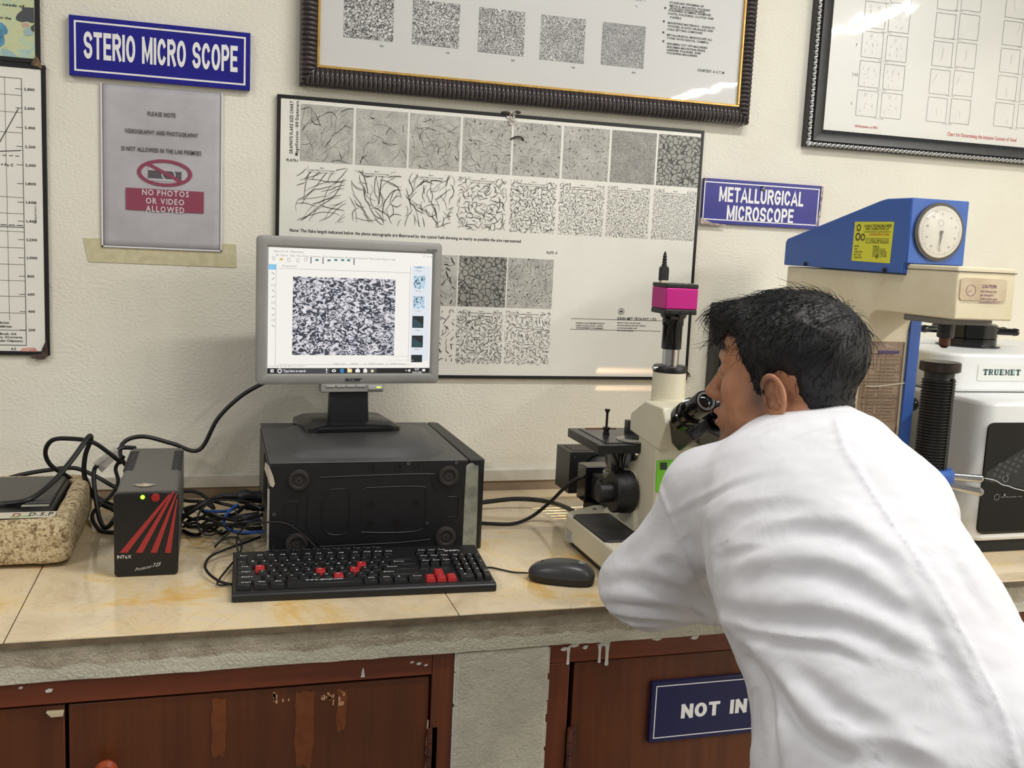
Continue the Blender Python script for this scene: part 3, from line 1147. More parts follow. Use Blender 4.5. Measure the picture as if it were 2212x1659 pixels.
tr = MB()
xx, zz = q2(84, 136)
tr.add([(xx-0.014, Y2-0.002, zz-0.004), (xx-0.003, Y2-0.006, zz+0.014), (xx+0.003, Y2-0.003, zz+0.001), (xx+0.006, Y2-0.002, zz-0.01), (xx-0.004, Y2-0.004, zz-0.009), (xx, Y2-0.007, zz+0.003)], [(0, 5, 1), (5, 2, 1), (0, 4, 5), (4, 3, 5), (3, 2, 5)])
tr.build('torn_corner', mat('torn_card_2', rgb(150, 124, 90), 0.7, var=rgb(60, 46, 40), vscale=120), ch2)

# --- graphite flake chart
th = 0.009
fx0, fx1 = wp(597, 350, -th).x, wp(1503, 550, -th).x
fz1, fz0 = wp(600, 203, -th).z, wp(1200, 819, -th).z
YP = -th-0.0006
ch3 = thing('flake_size_chart', 'graphite flake size chart with black edging behind the monitor', 'chart', ((fx0+fx1)/2, 0, fz0))
bound_chart(ch3, fx0, fx1, fz0, fz1, th=th, bw=0.0072)


def q3(px, py):
    p = wp(px, py, YP)
    return p.x, p.z


def micro(name, base, spots, scale, lo, hi, edge=False):
    m = mat(name, base, 0.4)
    nt, b = nodes_of(m)
    geo = N(nt, 'ShaderNodeNewGeometry')
    n0 = N(nt, 'ShaderNodeTexNoise', Scale=scale*0.12, Detail=2.0)
    nt.links.new(geo.outputs['Position'], n0.inputs['Vector'])
    c0 = ramp(nt, [(0.3, tuple(c*0.82 for c in base)), (0.7, tuple(min(1, c*1.12) for c in base))])
    nt.links.new(n0.outputs['Fac'], c0.inputs['Fac'])
    if edge:
        v = N(nt, 'ShaderNodeTexVoronoi', feature='DISTANCE_TO_EDGE', Scale=scale)
        d0 = N(nt, 'ShaderNodeTexNoise', Scale=scale*0.8, Detail=1.0)
        nt.links.new(geo.outputs['Position'], d0.inputs['Vector'])
        ad = N(nt, 'ShaderNodeMix', data_type='RGBA')
        ad.inputs[0].default_value = 0.012
        nt.links.new(geo.outputs['Position'], ad.inputs[6])
        nt.links.new(d0.outputs['Color'], ad.inputs[7])
        nt.links.new(ad.outputs[2], v.inputs['Vector'])
        out = v.outputs['Distance']
    else:
        v = N(nt, 'ShaderNodeTexNoise', Scale=scale, Detail=2.0, Distortion=0.8)
        nt.links.new(geo.outputs['Position'], v.inputs['Vector'])
        out = v.outputs['Fac']
    c1 = ramp(nt, [(lo, (1, 1, 1)), (hi, (0, 0, 0))])
    nt.links.new(out, c1.inputs['Fac'])
    mix = N(nt, 'ShaderNodeMix', data_type='RGBA')
    nt.links.new(c1.outputs['Color'], mix.inputs[0])
    nt.links.new(c0.outputs['Color'], mix.inputs[6])
    mix.inputs[7].default_value = (*spots, 1)
    nt.links.new(mix.outputs[2], b.inputs['Base Color'])
    return m


GM = rgb(190, 189, 182)
row1 = [(648.9, 763), (768.8, 880), (885, 993.5), (999.6, 1104), (1109, 1211), (1216.5, 1315), (1320, 1416), (1420.5, 1512)]
zt1, zb1 = q3(648.9, 223.6)[1], q3(646.3, 346.8)[1]
mats1 = [micro('micrograph_a', GM, rgb(110, 110, 106), 420, 0.30, 0.42), MATS['micrograph_a'], MATS['micrograph_a'], MATS['micrograph_a'],
         micro('micrograph_b', rgb(186, 185, 178), rgb(80, 80, 78), 300, 0.26, 0.34), MATS['micrograph_b'],
         micro('micrograph_c', rgb(170, 168, 162), rgb(112, 110, 106), 520, 0.40, 0.52),
         micro('micrograph_d', rgb(162, 162, 154), rgb(66, 66, 64), 88, 0.05, 0.11, True)]
put3 = lambda u, v: (u, YP-0.0004, v)
fine, bold_ = MB(), MB()
for i, (a, b) in enumerate(row1):
    xa, xb = q3(a, 285+0.08*(a-648))[0], q3(b, 285+0.08*(b-648))[0]
    m = MB()
    rect_xz(m, xa, xb, zb1, zt1, YP)
    m.build('micrograph', mats1[i], ch3, flat=True)
    if i < 7:
        n = [26, 14, 40, 90, 110, 120, 90][i]
        ln = [0.075, 0.05, 0.05, 0.022, 0.014, 0.010, 0.008][i]
        ang = (lambda u, v: 1.15) if i == 0 else None
        strokes(fine, xa, xb, zb1, zt1, put3, n, ln, 0.0007, 10+i, ang, curl=0.9)
        strokes(bold_, xa, xb, zb1, zt1, put3, [12, 6, 10, 12, 20, 26, 0][i], ln*0.42+0.004, 0.0014, 40+i, curl=0.7)
        fine.build('fine_flake_print', mat('flake_grey', rgb(108, 108, 104), 0.5), ch3, flat=True)
        if i < 6:
            bold_.build('bold_flake_print', M_INK, ch3, flat=True)
        fine, bold_ = MB(), MB()
row2 = [(637, 751), (755, 869), (875, 982), (986, 1095), (1099, 1201), (1205, 1304), (1308, 1402), (1407, 1501)]
zt2, zb2 = q3(635, 355)[1], q3(634, 477)[1]
spec2 = [(34, 0.075, 0.00105, 0.5), (46, 0.052, 0.00105, 1.2), (62, 0.034, 0.0010, 1.1), (170, 0.0165, 0.0010, 0.9), (380, 0.0090, 0.0009, 0.8), (640, 0.0054, 0.0008, 0.6), (1000, 0.0038, 0.00075, 0.4), (1500, 0.0029, 0.00068, 0.4)]
sk = MB()
for i, (a, b) in enumerate(row2):
    xa, xb = q3(a, 420+0.08*(a-640))[0], q3(b, 420+0.08*(b-640))[0]
    n, ln, wd, cu = spec2[i]
    if i == 0:
        ang = lambda u, v: 0.62
    elif i == 1:
        ang = lambda u, v: 0.9+1.5*math.sin(28*u+17*v)
    elif i == 2:
        ang = lambda u, v: 1.2+1.2*math.sin(40*u)*math.cos(33*v)
    else:
        ang = None
    strokes(sk, xa+0.001, xb-0.001, zb2, zt2, put3, n, ln, wd, 70+i, ang, curl=cu, segs=8 if i < 3 else 4)
    tc_ = MB()
    xm = (xa+xb)/2
    rect_xz(tc_, xm-0.028, xm+0.028, zt2-0.0125, zt2+0.001, YP-0.0006)
    tc_.build('caption_patch', M_PAPER, ch3, flat=True)
    tx = MB()
    text(tx, 'Size %d' % (i+1), (xm, YP-0.0009, zt2-0.0050), EX, EZ, 0.0026, align='c', bold=True)
    text(tx, 'Longest Flakes 2 to 4 in. in length', (xm, YP-0.0009, zt2-0.0098), EX, EZ, 0.0024, align='c', w=0.052, bold=True)
    tx.build('caption', M_INK, ch3, flat=True)
# plate II
zt3, zb3 = q3(990, 552)[1], q3(986, 661)[1]
zt4, zb4 = q3(985, 668)[1], q3(980, 786)[1]
m3 = [(880, 987, MATS['micrograph_a']), (990.5, 1092.8, micro('micrograph_e', rgb(160, 159, 152), rgb(62, 62, 60), 92, 0.045, 0.10, True)), (1096.5, 1194, MATS['micrograph_b'])]
for i, (a, b, mm) in enumerate(m3):
    xa, xb = q3(a, 600)[0], q3(b, 612)[0]
    m = MB()
    rect_xz(m, xa, xb, zb3, zt3, YP)
    m.build('micrograph', mm, ch3, flat=True)
    if i == 0:
        strokes(fine, xa, xb, zb3, zt3, put3, 40, 0.03, 0.0008, 90, curl=0.5)
        strokes(bold_, xa, xb, zb3, zt3, put3, 26, 0.02, 0.0022, 91, curl=0.4)
        strokes(sk, xa, xb-0.001, zb4, zt4, put3, 90, 0.018, 0.0012, 92, curl=0.6)
    elif i == 1:
        strokes(fine, xa, xb, zb3, zt3, put3, 40, 0.01, 0.0007, 93, curl=2.0)
        strokes(sk, xa-0.001, xb-0.002, zb4, zt4, put3, 420, 0.0105, 0.00085, 94, lambda u, v: 0.9 if math.sin(90*u-60*v) > 0 else -0.6, 1.6, 2.2, 6)
    else:
        strokes(fine, xa, xb, zb3, zt3, put3, 170, 0.012, 0.0008, 95, lambda u, v: 0.85 if math.sin(75*u+60*v) > -0.2 else -0.9, 1.0, 0.5)
        strokes(bold_, xa, xb, zb3, zt3, put3, 22, 0.005, 0.0018, 96, lambda u, v: 0.6)
        strokes(sk, xa-0.001, xb, zb4, zt4, put3, 380, 0.0085, 0.00085, 97, lambda u, v: 1.9 if math.sin(170*v+25*u) > -0.2 else 0.2, 1.2, 0.9, 4)
    if i:
        tc_ = MB()
        xm = (xa+xb)/2
        rect_xz(tc_, xm-0.024, xm+0.026, zt4-0.013, zt4+0.001, YP-0.0006)
        tc_.build('caption_patch', M_PAPER, ch3, flat=True)
        tx = MB()
        text(tx, 'Type D' if i == 1 else 'Type E', (xm, YP-0.0009, zt4-0.004), EX, EZ, 0.0024, align='c', bold=True)
        text(tx, 'Interdendritic Segregation, Random', (xm, YP-0.0009, zt4-0.008), EX, EZ, 0.0024, align='c', w=0.046, bold=True)
        text(tx, 'Orientation', (xm, YP-0.0009, zt4-0.012), EX, EZ, 0.0024, align='c', w=0.014, bold=True)
        tx.build('caption', M_INK, ch3, flat=True)
fine.build('fine_flake_print', mat('flake_grey', rgb(108, 108, 104), 0.5), ch3, flat=True)
bold_.build('bold_flake_print', M_INK, ch3, flat=True)
sk.build('flake_line_print', mat('flake_line', rgb(48, 48, 47), 0.5), ch3, flat=True)
t = MB()
p = q3(632, 332)
text(t, 'GRAPHITE FLAKE SIZE CHART', (p[0], YP, p[1]), EZ, -EX, 0.0062, w=0.104, bold=True, gap=0.16)
p = q3(640, 336)
text(t, 'Magnification : 100 Diameters.', (p[0]+0.0035, YP, p[1]), EZ, -EX, 0.0062, w=0.110, bold=True, gap=0.14)
p = q3(619, 348)
text(t, 'PLATE-I', (p[0], YP, p[1]), EX, EZ, 0.0052, w=0.0225, bold=True)
p, q = q3(626, 499), q3(1125, 525)
text(t, 'Note: The flake length indicated below the photo micrographs are illustrated by the typical field showing as nearly as possible the size represented', (p[0], YP, p[1]-0.001), EX, EZ, 0.0062, w=q[0]-p[0], bold=True, gap=0.10)
p, q = q3(1181, 548), q3(1203, 549)
text(t, 'PLATE - II', (p[0], YP, p[1]), EX, EZ, 0.0052, w=q[0]-p[0], bold=True)
p, q = q3(1334, 691), q3(1419, 694)
text(t, 'KRISH MET TECH PVT. LTD.', (p[0], YP, p[1]), EX, EZ, 0.0062, w=q[0]-p[0], bold=True, gap=0.07)
for px, py, s in ((1244, 699, 'SUPPLIERS OF LECO/ITEMS MINT PRODUCTS,'), (1244, 704.5, 'COMPLETE RANGE OF QUALITY CONTROL'), (1244, 709.5, 'TESTING EQUIPMENTS & CONSUMABLES')):
    p = q3(px, py)
    text(t, s, (p[0], YP, p[1]), EX, EZ, 0.0030, w=0.070-0.004*(py > 700), bold=True)
for k, s in enumerate(('NEW NO 15, (OLD No. 80), FIRST FLOOR,', 'ARUNACHALAM ROAD, (OPP. VIJAYA HOSPITAL)', 'VALASARAVAKKAM, CHENNAI - 600 093', 'Phone: 23765491, 42859898')):
    p = q3(1333, 698.5+5.6*k)
    text(t, s, (p[0], YP, p[1]), EX, EZ, 0.0030, w=(0.058, 0.071, 0.049, 0.040)[k], bold=True)
p, q = q3(1234, 688), q3(1429, 696)
line_xz(t, p[0], p[1], q[0], p[1], YP, 0.0008)
p2 = q3(1232, 711)
line_xz(t, p[0]-0.001, p2[1], q[0], p2[1], YP, 0.0008)
c = q3(1342, 673)
for k in range(24):
    a0, a1 = 2*PI*k/24, 2*PI*(k+1)/24
    for ra, rb in ((0.0076, 0.0068), (0.0052, 0.0046)):
        t.add([(c[0]+math.cos(w_)*rr_, YP, c[1]+math.sin(w_)*rr_) for w_, rr_ in ((a0, ra), (a1, ra), (a1, rb), (a0, rb))], [(0, 1, 2, 3)])
rect_xz(t, c[0]-0.0028, c[0]+0.0028, c[1]-0.002, c[1]+0.002, YP)
t.build('lettering', M_INK, ch3, flat=True)
# torn nail spot on the top edge
tr = MB()
rr = random.Random(2)
c = q3(1104, 255)
for _ in range(16):
    a, l = rr.uniform(0, 2*PI), rr.uniform(0.004, 0.013)
    cx, cz = c[0]+rr.uniform(-0.008, 0.008), c[1]+rr.uniform(-0.014, 0.006)
    tr.add([(cx, YP-0.001, cz), (cx+math.cos(a)*l, YP-rr.uniform(0.002, 0.007), cz+math.sin(a)*l), (cx+math.cos(a+0.8)*l*0.6, YP-0.002, cz+math.sin(a+0.8)*l*0.6)], [(0, 1, 2)])
tr.build('torn_nail_spot', mat('torn_spot', rgb(120, 104, 92), 0.7, var=rgb(232, 228, 220), vscale=160), ch3, flat=True)
tr = MB()
for px, py, s in ((1092, 244, 0.011), (1118, 243, 0.007)):
    p = q3(px, py)
    tr.ell((p[0], YP-0.002, p[1]), s, 0.003, 0.0035, 10, 6)
p = q3(1118, 297)
tr.tube([(p[0]-0.016, YP-0.001, p[1]-0.005), (p[0]-0.004, YP-0.004, p[1]+0.001), (p[0]+0.008, YP-0.004, p[1]), (p[0]+0.014, YP-0.001, p[1]-0.006)], 0.0016, 6)
tr.build('torn_binding', mat('torn_binding', rgb(52, 42, 38), 0.7), ch3)
p = wp(1483, 806, -0.012)
tr = MB()
for k in range(7):
    tr.tube([(p.x-0.003, -0.010, p.z+0.008), (p.x+0.001*k, -0.013, p.z), (p.x+0.0022*k-0.002, -0.012, p.z-0.009-0.001*(k % 3))], 0.0006, 5, 4)
tr.build('frayed_corner', MATS['torn_binding'], ch3)

# ------------------------------------------------------------------ ribbed frame with grain size chart
FT = 0.034
gx0, gx1, gz0 = wp(650, 90, -FT).x, wp(1632, 130, -FT).x, wp(1100, 222, -FT).z
ix0, ix1, iz0 = wp(686, 100, -0.022).x, wp(1603, 120, -0.022).x, wp(1140, 188, -0.022).z
gz1 = 2.34
fr = thing('grain_size_chart', 'large framed grain size chart with black ribbed moulding and gold inner edge', 'picture frame', ((gx0+gx1)/2, 0, gz0))
M_RIB = mat('ribbed_black', rgb(66, 58, 58), 0.24, var=rgb(50, 44, 45), vscale=80)
MB().box(gx0+0.004, gx1-0.004, -0.018, -0.001, gz0+0.004, gz1-0.004).build('backing', mat('backing_board', rgb(90, 70, 50), 0.8), fr)
M_CHART = mat('grain_chart_paper', rgb(214, 214, 212), 0.35)
m = MB()
rect_xz(m, ix0, ix1, iz0, gz1-0.04, -0.0195)
m.build('chart_sheet', M_CHART, fr, flat=True)


def ribbed(o, d, n_, ln, wid, inset0, inset1):
    """moulding along d, width towards n_ ; ribs across it"""
    mb = MB()
    o, d, n_ = Vector(o), Vector(d), Vector(n_)
    out = Vector((0, -1, 0))
    pitch = 0.0096
    k = int(ln/pitch)
    pitch = ln/k
    prof = [(0, 0.3), (0.12, 0.82), (0.35, 1.0), (0.65, 0.95), (0.88, 0.7), (1.0, 0.45)]     # across the moulding
    sub = 6
    cols = k*sub+1
    for i in range(cols):
        s = i/(cols-1)*ln
        rib = abs(math.sin(PI*s/pitch))**0.6
        for q, hgt in prof:
            # mitre
            s0 = inset0*q*wid
            s1 = ln-inset1*q*wid
            ss = min(max(s, s0), s1)
            mb.v.append(o+d*ss+n_*(q*wid)+out*(0.020+(FT-0.020)*hgt-0.0035*(1-rib)))
    np_ = len(prof)
    for i in range(cols-1):
        for j in range(np_-1):
            a = i*np_+j
            mb.f.append((a, a+1, a+np_+1, a+np_))
    # outer and inner side walls
    b0 = len(mb.v)
    for i in range(cols):
        mb.v.append(Vector(mb.v[i*np_])*1.0)
        mb.v[-1].y = -0.001
        mb.v.append(Vector(mb.v[i*np_+np_-1])*1.0)
        mb.v[-1].y = -0.019
    for i in range(cols-1):
        mb.f.append((i*np_, (i+1)*np_, b0+2*(i+1), b0+2*i))
        mb.f.append((i*np_+np_-1, b0+2*i+1, b0+2*(i+1)+1, (i+1)*np_+np_-1))
    return mb


fw = ix0-gx0-0.001
fwb = iz0-gz0-0.001
ribbed((gx0, 0, gz0), (1, 0, 0), (0, 0, 1), gx1-gx0, fwb, fw/fwb, fw/fwb).build('moulding', M_RIB, fr)
ribbed((gx0, 0, gz0), (0, 0, 1), (1, 0, 0), gz1-gz0, fw, fwb/fw, 1).build('moulding', M_RIB, fr)
ribbed((gx1, 0, gz0), (0, 0, 1), (-1, 0, 0), gz1-gz0, gx1-ix1-0.001, 1, 1).build('moulding', M_RIB, fr)
ribbed((gx0, 0, gz1), (1, 0, 0), (0, 0, -1), gx1-gx0, fw, 1, 1).build('moulding', M_RIB, fr)
M_GOLD = mat('gold_edge', rgb(214, 176, 96), 0.35, 0.5, var=rgb(190, 148, 76), vscale=60)
MB().box(ix0-0.001, ix1+0.001, -0.026, -0.0196, iz0-0.001, iz0+0.0042).build('gold_edge', M_GOLD, fr, bevel=0.0008, seg=1)
MB().box(ix0-0.001, ix0+0.0042, -0.026, -0.0196, iz0+0.0042, gz1-0.03).build('gold_edge', M_GOLD, fr, bevel=0.0008, seg=1)
MB().box(ix1-0.0042, ix1+0.001, -0.026, -0.0196, iz0+0.0042, gz1-0.03).build('gold_edge', M_GOLD, fr, bevel=0.0008, seg=1)
YG = -0.0201


def q4(px, py):
    p = wp(px, py, YG)
    return p.x, p.z


GB, GD = rgb(222, 222, 220), rgb(70, 70, 70)
gp = [(744, 849, -14, 84, 84), (893, 991, -2, 99, 100), (1036, 1131, 15, 116, 118), (1170, 1261, 31, 132, 138), (1303, 1390, 47, 143, 165)]
tx = MB()
for i, (a, b, t0, b0, sc) in enumerate(gp):
    xa, za = q4(a, t0)
    xb, zb_ = q4((a+b)/2, b0)
    xb = q4(b, b0)[0]
    m = MB()
    rect_xz(m, xa, xb, zb_-0.001, za, YG)
    m.build('grain_print', micro('grain_%d' % i, GB if i < 4 else rgb(206, 206, 206), GD, sc*1.9, 0.03, 0.20-0.0*i, True), fr, flat=True)
    text(tx, ('6.0', '6.5', '8.0', '9.5', '10.0')[i], (xb-0.026, YG-0.0002, zb_-0.013), EX, EZ, 0.0035, bold=True)
# the row above, only its lower edge shows
zrow = q4(1395, 3)[1]
for a, b in ((1262, 1395), (1080, 1180)):
    m = MB()
    rect_xz(m, q4(a, 0)[0], q4(b, 0)[0], zrow, zrow+0.10, YG)
    m.build('grain_print', micro('grain_top', GB, GD, 70, 0.02, 0.10, True), fr, flat=True)
text(tx, '1.5', (q4(1373, 15)[0], YG-0.0002, q4(1373, 15)[1]), EX, EZ, 0.0035)
lines = ((1447, 3, 'STANDARD SPECIMENS OF'), (1447, 10, 'METALS, MOUNTED, POLISHED'), (1447, 15.5, 'WITH 100X PHOTOGRAPHS.'), (1445, 20, 'POLISHING ALUMINA, DIAMOND'), (1444, 27, 'PASTE, POLISHING, CLOTHS AND'), (1448, 35, 'PAPERS.'),
         (1443, 47, 'MOUNTING MATERIALS - BAKELITE'), (1443, 54, 'POWDER, PLASTIC GRANULES AND'), (1442, 61, 'COLD SETTING COMPOUND.'), (1441, 73, 'METALLURGICAL MICROSCOPE ALL'), (1441, 80, 'TYPES WITH DIGITAL CAMERA.'),
         (1441, 92, 'SPECIMEN CUT OFF MACHINES'), (1441, 99, 'SPECIMEN MOUNTING PRESS,'), (1441, 105.5, 'LINISHER POLISHER AND'), (1441, 112, 'POLISHING MACHINES.'))
for px, py, s in lines:
    p = q4(px, py)
    text(tx, s, (p[0], YG-0.0002, p[1]-0.004), EX, EZ, 0.0042, w=0.0042*len(s)*0.94, bold=True)
for px, py in ((1437, 17), (1434, 46), (1433, 70), (1433, 89)):
    p = q4(px, py)
    tx.add([(p[0]+0.0024*math.cos(2*PI*k/12), YG-0.0002, p[1]+0.0024*math.sin(2*PI*k/12)) for k in range(12)], [tuple(range(12))])
p, q = q4(1507, 154), q4(1564, 158)
text(tx, 'COURTESY: A. S. T. M', (p[0], YG-0.0002, p[1]), EX, EZ, 0.0055, w=q[0]-p[0], bold=True)
tx.build('lettering', mat('chart_ink', rgb(70, 70, 72), 0.5), fr, flat=True)


def film(name, rough=0.03, bumps=0.15, scale=9.0):
    """clear sheet in front of a print: mostly see-through with a faint wavy gloss"""
    m = bpy.data.materials.new(name)
    m.use_nodes = True
    nt = m.node_tree
    nt.nodes.clear()
    out = N(nt, 'ShaderNodeOutputMaterial')
    tr_ = N(nt, 'ShaderNodeBsdfTransparent')
    gl = N(nt, 'ShaderNodeBsdfGlossy')
    gl.inputs['Roughness'].default_value = rough
    fz = N(nt, 'ShaderNodeFresnel')
    mix = N(nt, 'ShaderNodeMixShader')
    geo = N(nt, 'ShaderNodeNewGeometry')
    io = N(nt, 'ShaderNodeMapRange')          # thin sheet: the same reflection from both sides
    io.inputs['To Min'].default_value = 1.5
    io.inputs['To Max'].default_value = 1/1.5
    nt.links.new(geo.outputs['Backfacing'], io.inputs['Value'])
    nt.links.new(io.outputs[0], fz.inputs['IOR'])
    n1 = N(nt, 'ShaderNodeTexNoise', Scale=scale, Detail=2.0, Distortion=2.0)
    nt.links.new(geo.outputs['Position'], n1.inputs['Vector'])
    bp = N(nt, 'ShaderNodeBump', Strength=bumps, Distance=0.01)
    nt.links.new(n1.outputs['Fac'], bp.inputs['Height'])
    nt.links.new(bp.outputs['Normal'], gl.inputs['Normal'])
    nt.links.new(fz.outputs[0], mix.inputs[0])
    nt.links.new(tr_.outputs[0], mix.inputs[1])
    nt.links.new(gl.outputs[0], mix.inputs[2])
    nt.links.new(mix.outputs[0], out.inputs[0])
    return m


m = MB()
rect_xz(m, ix0, ix1, iz0, gz1-0.04, -0.0215)
m.build('glass', film('frame_glass', 0.02, 0.03, 5.0), fr, flat=True)

# ------------------------------------------------------------------ inclusion chart in a black and silver frame
FT2 = 0.026
rx0, rz0 = wp(1757, 150, -FT2).x, wp(1900, 328, -FT2).z
jx0, jz0 = wp(1789, 150, -0.016).x, wp(1900, 291, -0.016).z
rx1, rz1 = rx0+0.78, rz0+0.60
f2 = thing('inclusion_chart', 'framed steel inclusion chart with black and carved silver border at upper right', 'picture frame', ((rx0+rx1)/2, 0, rz0))
MB().box(rx0+0.003, rx1-0.003, -0.014, -0.001, rz0+0.003, rz1-0.003).build('backing', MATS['backing_board'], f2)
m = MB()
rect_xz(m, jx0, rx1-0.04, jz0, rz1-0.04, -0.0146)
m.build('chart_sheet', mat('inclusion_paper', rgb(222, 222, 216), 0.3), f2, flat=True)
M_FB = mat('frame_black', rgb(26, 27, 29), 0.35, var=rgb(36, 38, 40), vscale=50)
bw = jx0-rx0
bwz = jz0-rz0
prof = [(0.0, 0.001), (0.0, 0.018), (0.30, 0.020), (0.34, 0.026), (0.7, 0.0245), (1.0, 0.017), (1.0, 0.0148)]
for kind in 'lbrt':
    mb = MB()
    ends = []
    for q, hh in prof:
        if kind == 'l':
            ends.append(((rx0+q*bw, -hh, rz0+q*bwz), (rx0+q*bw, -hh, rz1-q*bw)))
        if kind == 'b':
            ends.append(((rx0+q*bw, -hh, rz0+q*bwz), (rx1-q*bw, -hh, rz0+q*bwz)))
        if kind == 'r':
            ends.append(((rx1-q*bw, -hh, rz0+q*bwz), (rx1-q*bw, -hh, rz1-q*bw)))
        if kind == 't':
            ends.append(((rx0+q*bw, -hh, rz1-q*bw), (rx1-q*bw, -hh, rz1-q*bw)))
    for a, b in ends:
        mb.v += [a, b]
    for i in range(len(prof)-1):
        mb.f.append((2*i, 2*i+1, 2*i+3, 2*i+2))
    mb.build('moulding', M_FB, f2)
# carved silver rope along the outer side of the moulding
rope = MB()
rr = random.Random(8)
pitch = 0.0062
k = 0
while k*pitch < rz1-rz0:
    z = rz0+0.004+k*pitch
    rope.ell((rx0+bw*0.17, -0.0205, z), 0.0056, 0.0042, 0.0036, 8, 6, Matrix.Rotation(0.7*(1 if k % 2 else -0.4), 3, 'Y'))
    k += 1
rope.build('silver_carving', mat('silver_rope', rgb(205, 205, 205), 0.25, 0.9), f2)
rope = MB()
k = 0
while k*pitch < rx1-rx0:
    x = rx0+0.004+k*pitch
    rope.ell((x, -0.0205, rz0+bwz*0.17), 0.0036, 0.0042, 0.0056, 8, 6, Matrix.Rotation(0.7*(1 if k % 2 else -0.4), 3, 'Y'))
    k += 1
rope.build('silver_carving', MATS['silver_rope'], f2)
YI = -0.0152


def q5(px, py):
    p = wp(px, py, YI)
    return p.x, p.z


t = MB()
fine = MB()
# three column pairs, rows taken upward from the lowest: left, right edge at mid height; top, bottom
ref = [((1850.5, 1895.5, 196, 251.5), (1903, 1947.5, 202, 256)), ((2003, 2045, 211, 263.5), (2053, 2095.5, 214.5, 267.5)), ((2148, 2189.5, 223, 274), (2198, 2240, 227, 278))]
for ci, pair in enumerate(ref):
    for (xa, xb, ya, yb) in pair:
        ym, xm_ = (ya+yb)/2, (xa+xb)/2
        X0, X1 = q5(xa, ym)[0], q5(xb, ym)[0]
        Z1, Z0 = q5(xm_, ya)[1], q5(xm_, yb)[1]
        hgt = Z1-Z0
        step = hgt+0.0085
        for rrow in range(6):
            z0, z1 = Z0+step*rrow, Z1+step*rrow
            for (p0, p1) in (((X0, z0), (X1, z0)), ((X0, z1), (X1, z1)), ((X0, z0), (X0, z1)), ((X1, z0), (X1, z1))):
                line_xz(t, p0[0], p0[1], p1[0], p1[1], YI, 0.0008)
            put5 = lambda u, v: (u, YI, v)
            strokes(fine, X0+0.008, X1-0.008, z0+0.004, z1-0.004, put5, 9 if ci == 0 else 1, 0.009 if ci == 0 else 0.040, 0.0006, 100+ci*20+rrow, lambda u, v: 1.55, 0.3, 0.1, 4)
    xm = (q5(pair[0][1], 240)[0]+q5(pair[1][0], 240)[0])/2
    for rrow in range(6):
        text(fine, '22.0 mm / 2.20 in', (xm, YI, Z0-0.0062+step*rrow+0.0016), EX, EZ, 0.0030, w=0.026, align='c')
for s_, px, py in (('3', 1838, 223), ('2 1/2', 1841, 160), ('2', 1849, 96)):
    p = q5(px, py)
    text(t, s_, (p[0], YI, p[1]-0.003), EX, EZ, 0.006)
t.build('chart_boxes', mat('box_line', rgb(96, 96, 96), 0.5), f2, flat=True)
fine.build('chart_details', mat('box_fine', rgb(120, 120, 120), 0.5), f2, flat=True)
t = MB()
p, q = q5(1846, 274), q5(1896, 277)
text(t, 'All Dimensions at 100X', (p[0], YI, p[1]), EX, EZ, 0.0055, w=q[0]-p[0], bold=True, gap=0.06)
p, q = q5(2046, 292), q5(2196, 299)
text(t, 'Chart for Determining the Inclusion Content of Steel', (p[0], YI, p[1]-0.001), EX, EZ, 0.0088, w=q[0]-p[0], bold=True, gap=0.05)
t.build('lettering', mat('red_ink', rgb(196, 82, 82), 0.5), f2, flat=True)
m = MB()
rect_xz(m, jx0, rx1-0.04, jz0, rz1-0.04, -0.0162)
m.build('plastic_cover', film('frame_film', 0.03, 0.05, 4.0), f2, flat=True)

# ------------------------------------------------------------------ dark box on the wall behind the head
bx = wp(1551, 700, -0.045)
bt, bbm = wp(1553, 655, -0.045).z, 0.98
wb = thing('wall_box', 'black wall box almost hidden behind the forehead of the man', 'box', (bx.x+0.06, 0, bbm))
MB().box(bx.x, bx.x+0.13, -0.045, -0.001, bbm, bt).build('body', mat('wall_box_grey', rgb(50, 48, 46), 0.5), wb, bevel=0.004)
MB().box(bx.x+0.01, bx.x+0.12, -0.049, -0.044, bbm+0.02, bt-0.02).build('cover', M_BLACK, wb, bevel=0.002)

# ------------------------------------------------------------------ foam tray with a black instrument
def foam_mat():
    m = mat('bonded_foam', rgb(188, 170, 136), 0.85)
    nt, b = nodes_of(m)
    geo = N(nt, 'ShaderNodeNewGeometry')
    v = N(nt, 'ShaderNodeTexVoronoi', Scale=330.0)
    nt.links.new(geo.outputs['Position'], v.inputs['Vector'])
    hs = ramp(nt, [(0.0, rgb(206, 190, 156)), (0.5, rgb(190, 172, 136)), (0.8, rgb(168, 146, 108)), (1.0, rgb(122, 100, 72))])
    sep = N(nt, 'ShaderNodeSeparateColor')
    nt.links.new(v.outputs['Color'], sep.inputs[0])
    nt.links.new(sep.outputs[0], hs.inputs['Fac'])
    n2 = N(nt, 'ShaderNodeTexNoise', Scale=75.0, Detail=5.0)
    nt.links.new(geo.outputs['Position'], n2.inputs['Vector'])
    c2 = ramp(nt, [(0.34, rgb(150, 132, 104)), (0.44, (1, 1, 1))])
    nt.links.new(n2.outputs['Fac'], c2.inputs['Fac'])
    mx = N(nt, 'ShaderNodeMix', data_type='RGBA', blend_type='MULTIPLY')
    mx.inputs[0].default_value = 0.8
    nt.links.new(hs.outputs['Color'], mx.inputs[6])
    nt.links.new(c2.outputs['Color'], mx.inputs[7])
    nt.links.new(mx.outputs[2], b.inputs['Base Color'])
    bp = N(nt, 'ShaderNodeBump', Strength=0.6, Distance=0.003)
    nt.links.new(n2.outputs['Fac'], bp.inputs['Height'])
    nt.links.new(bp.outputs['Normal'], b.inputs['Normal'])
    return m


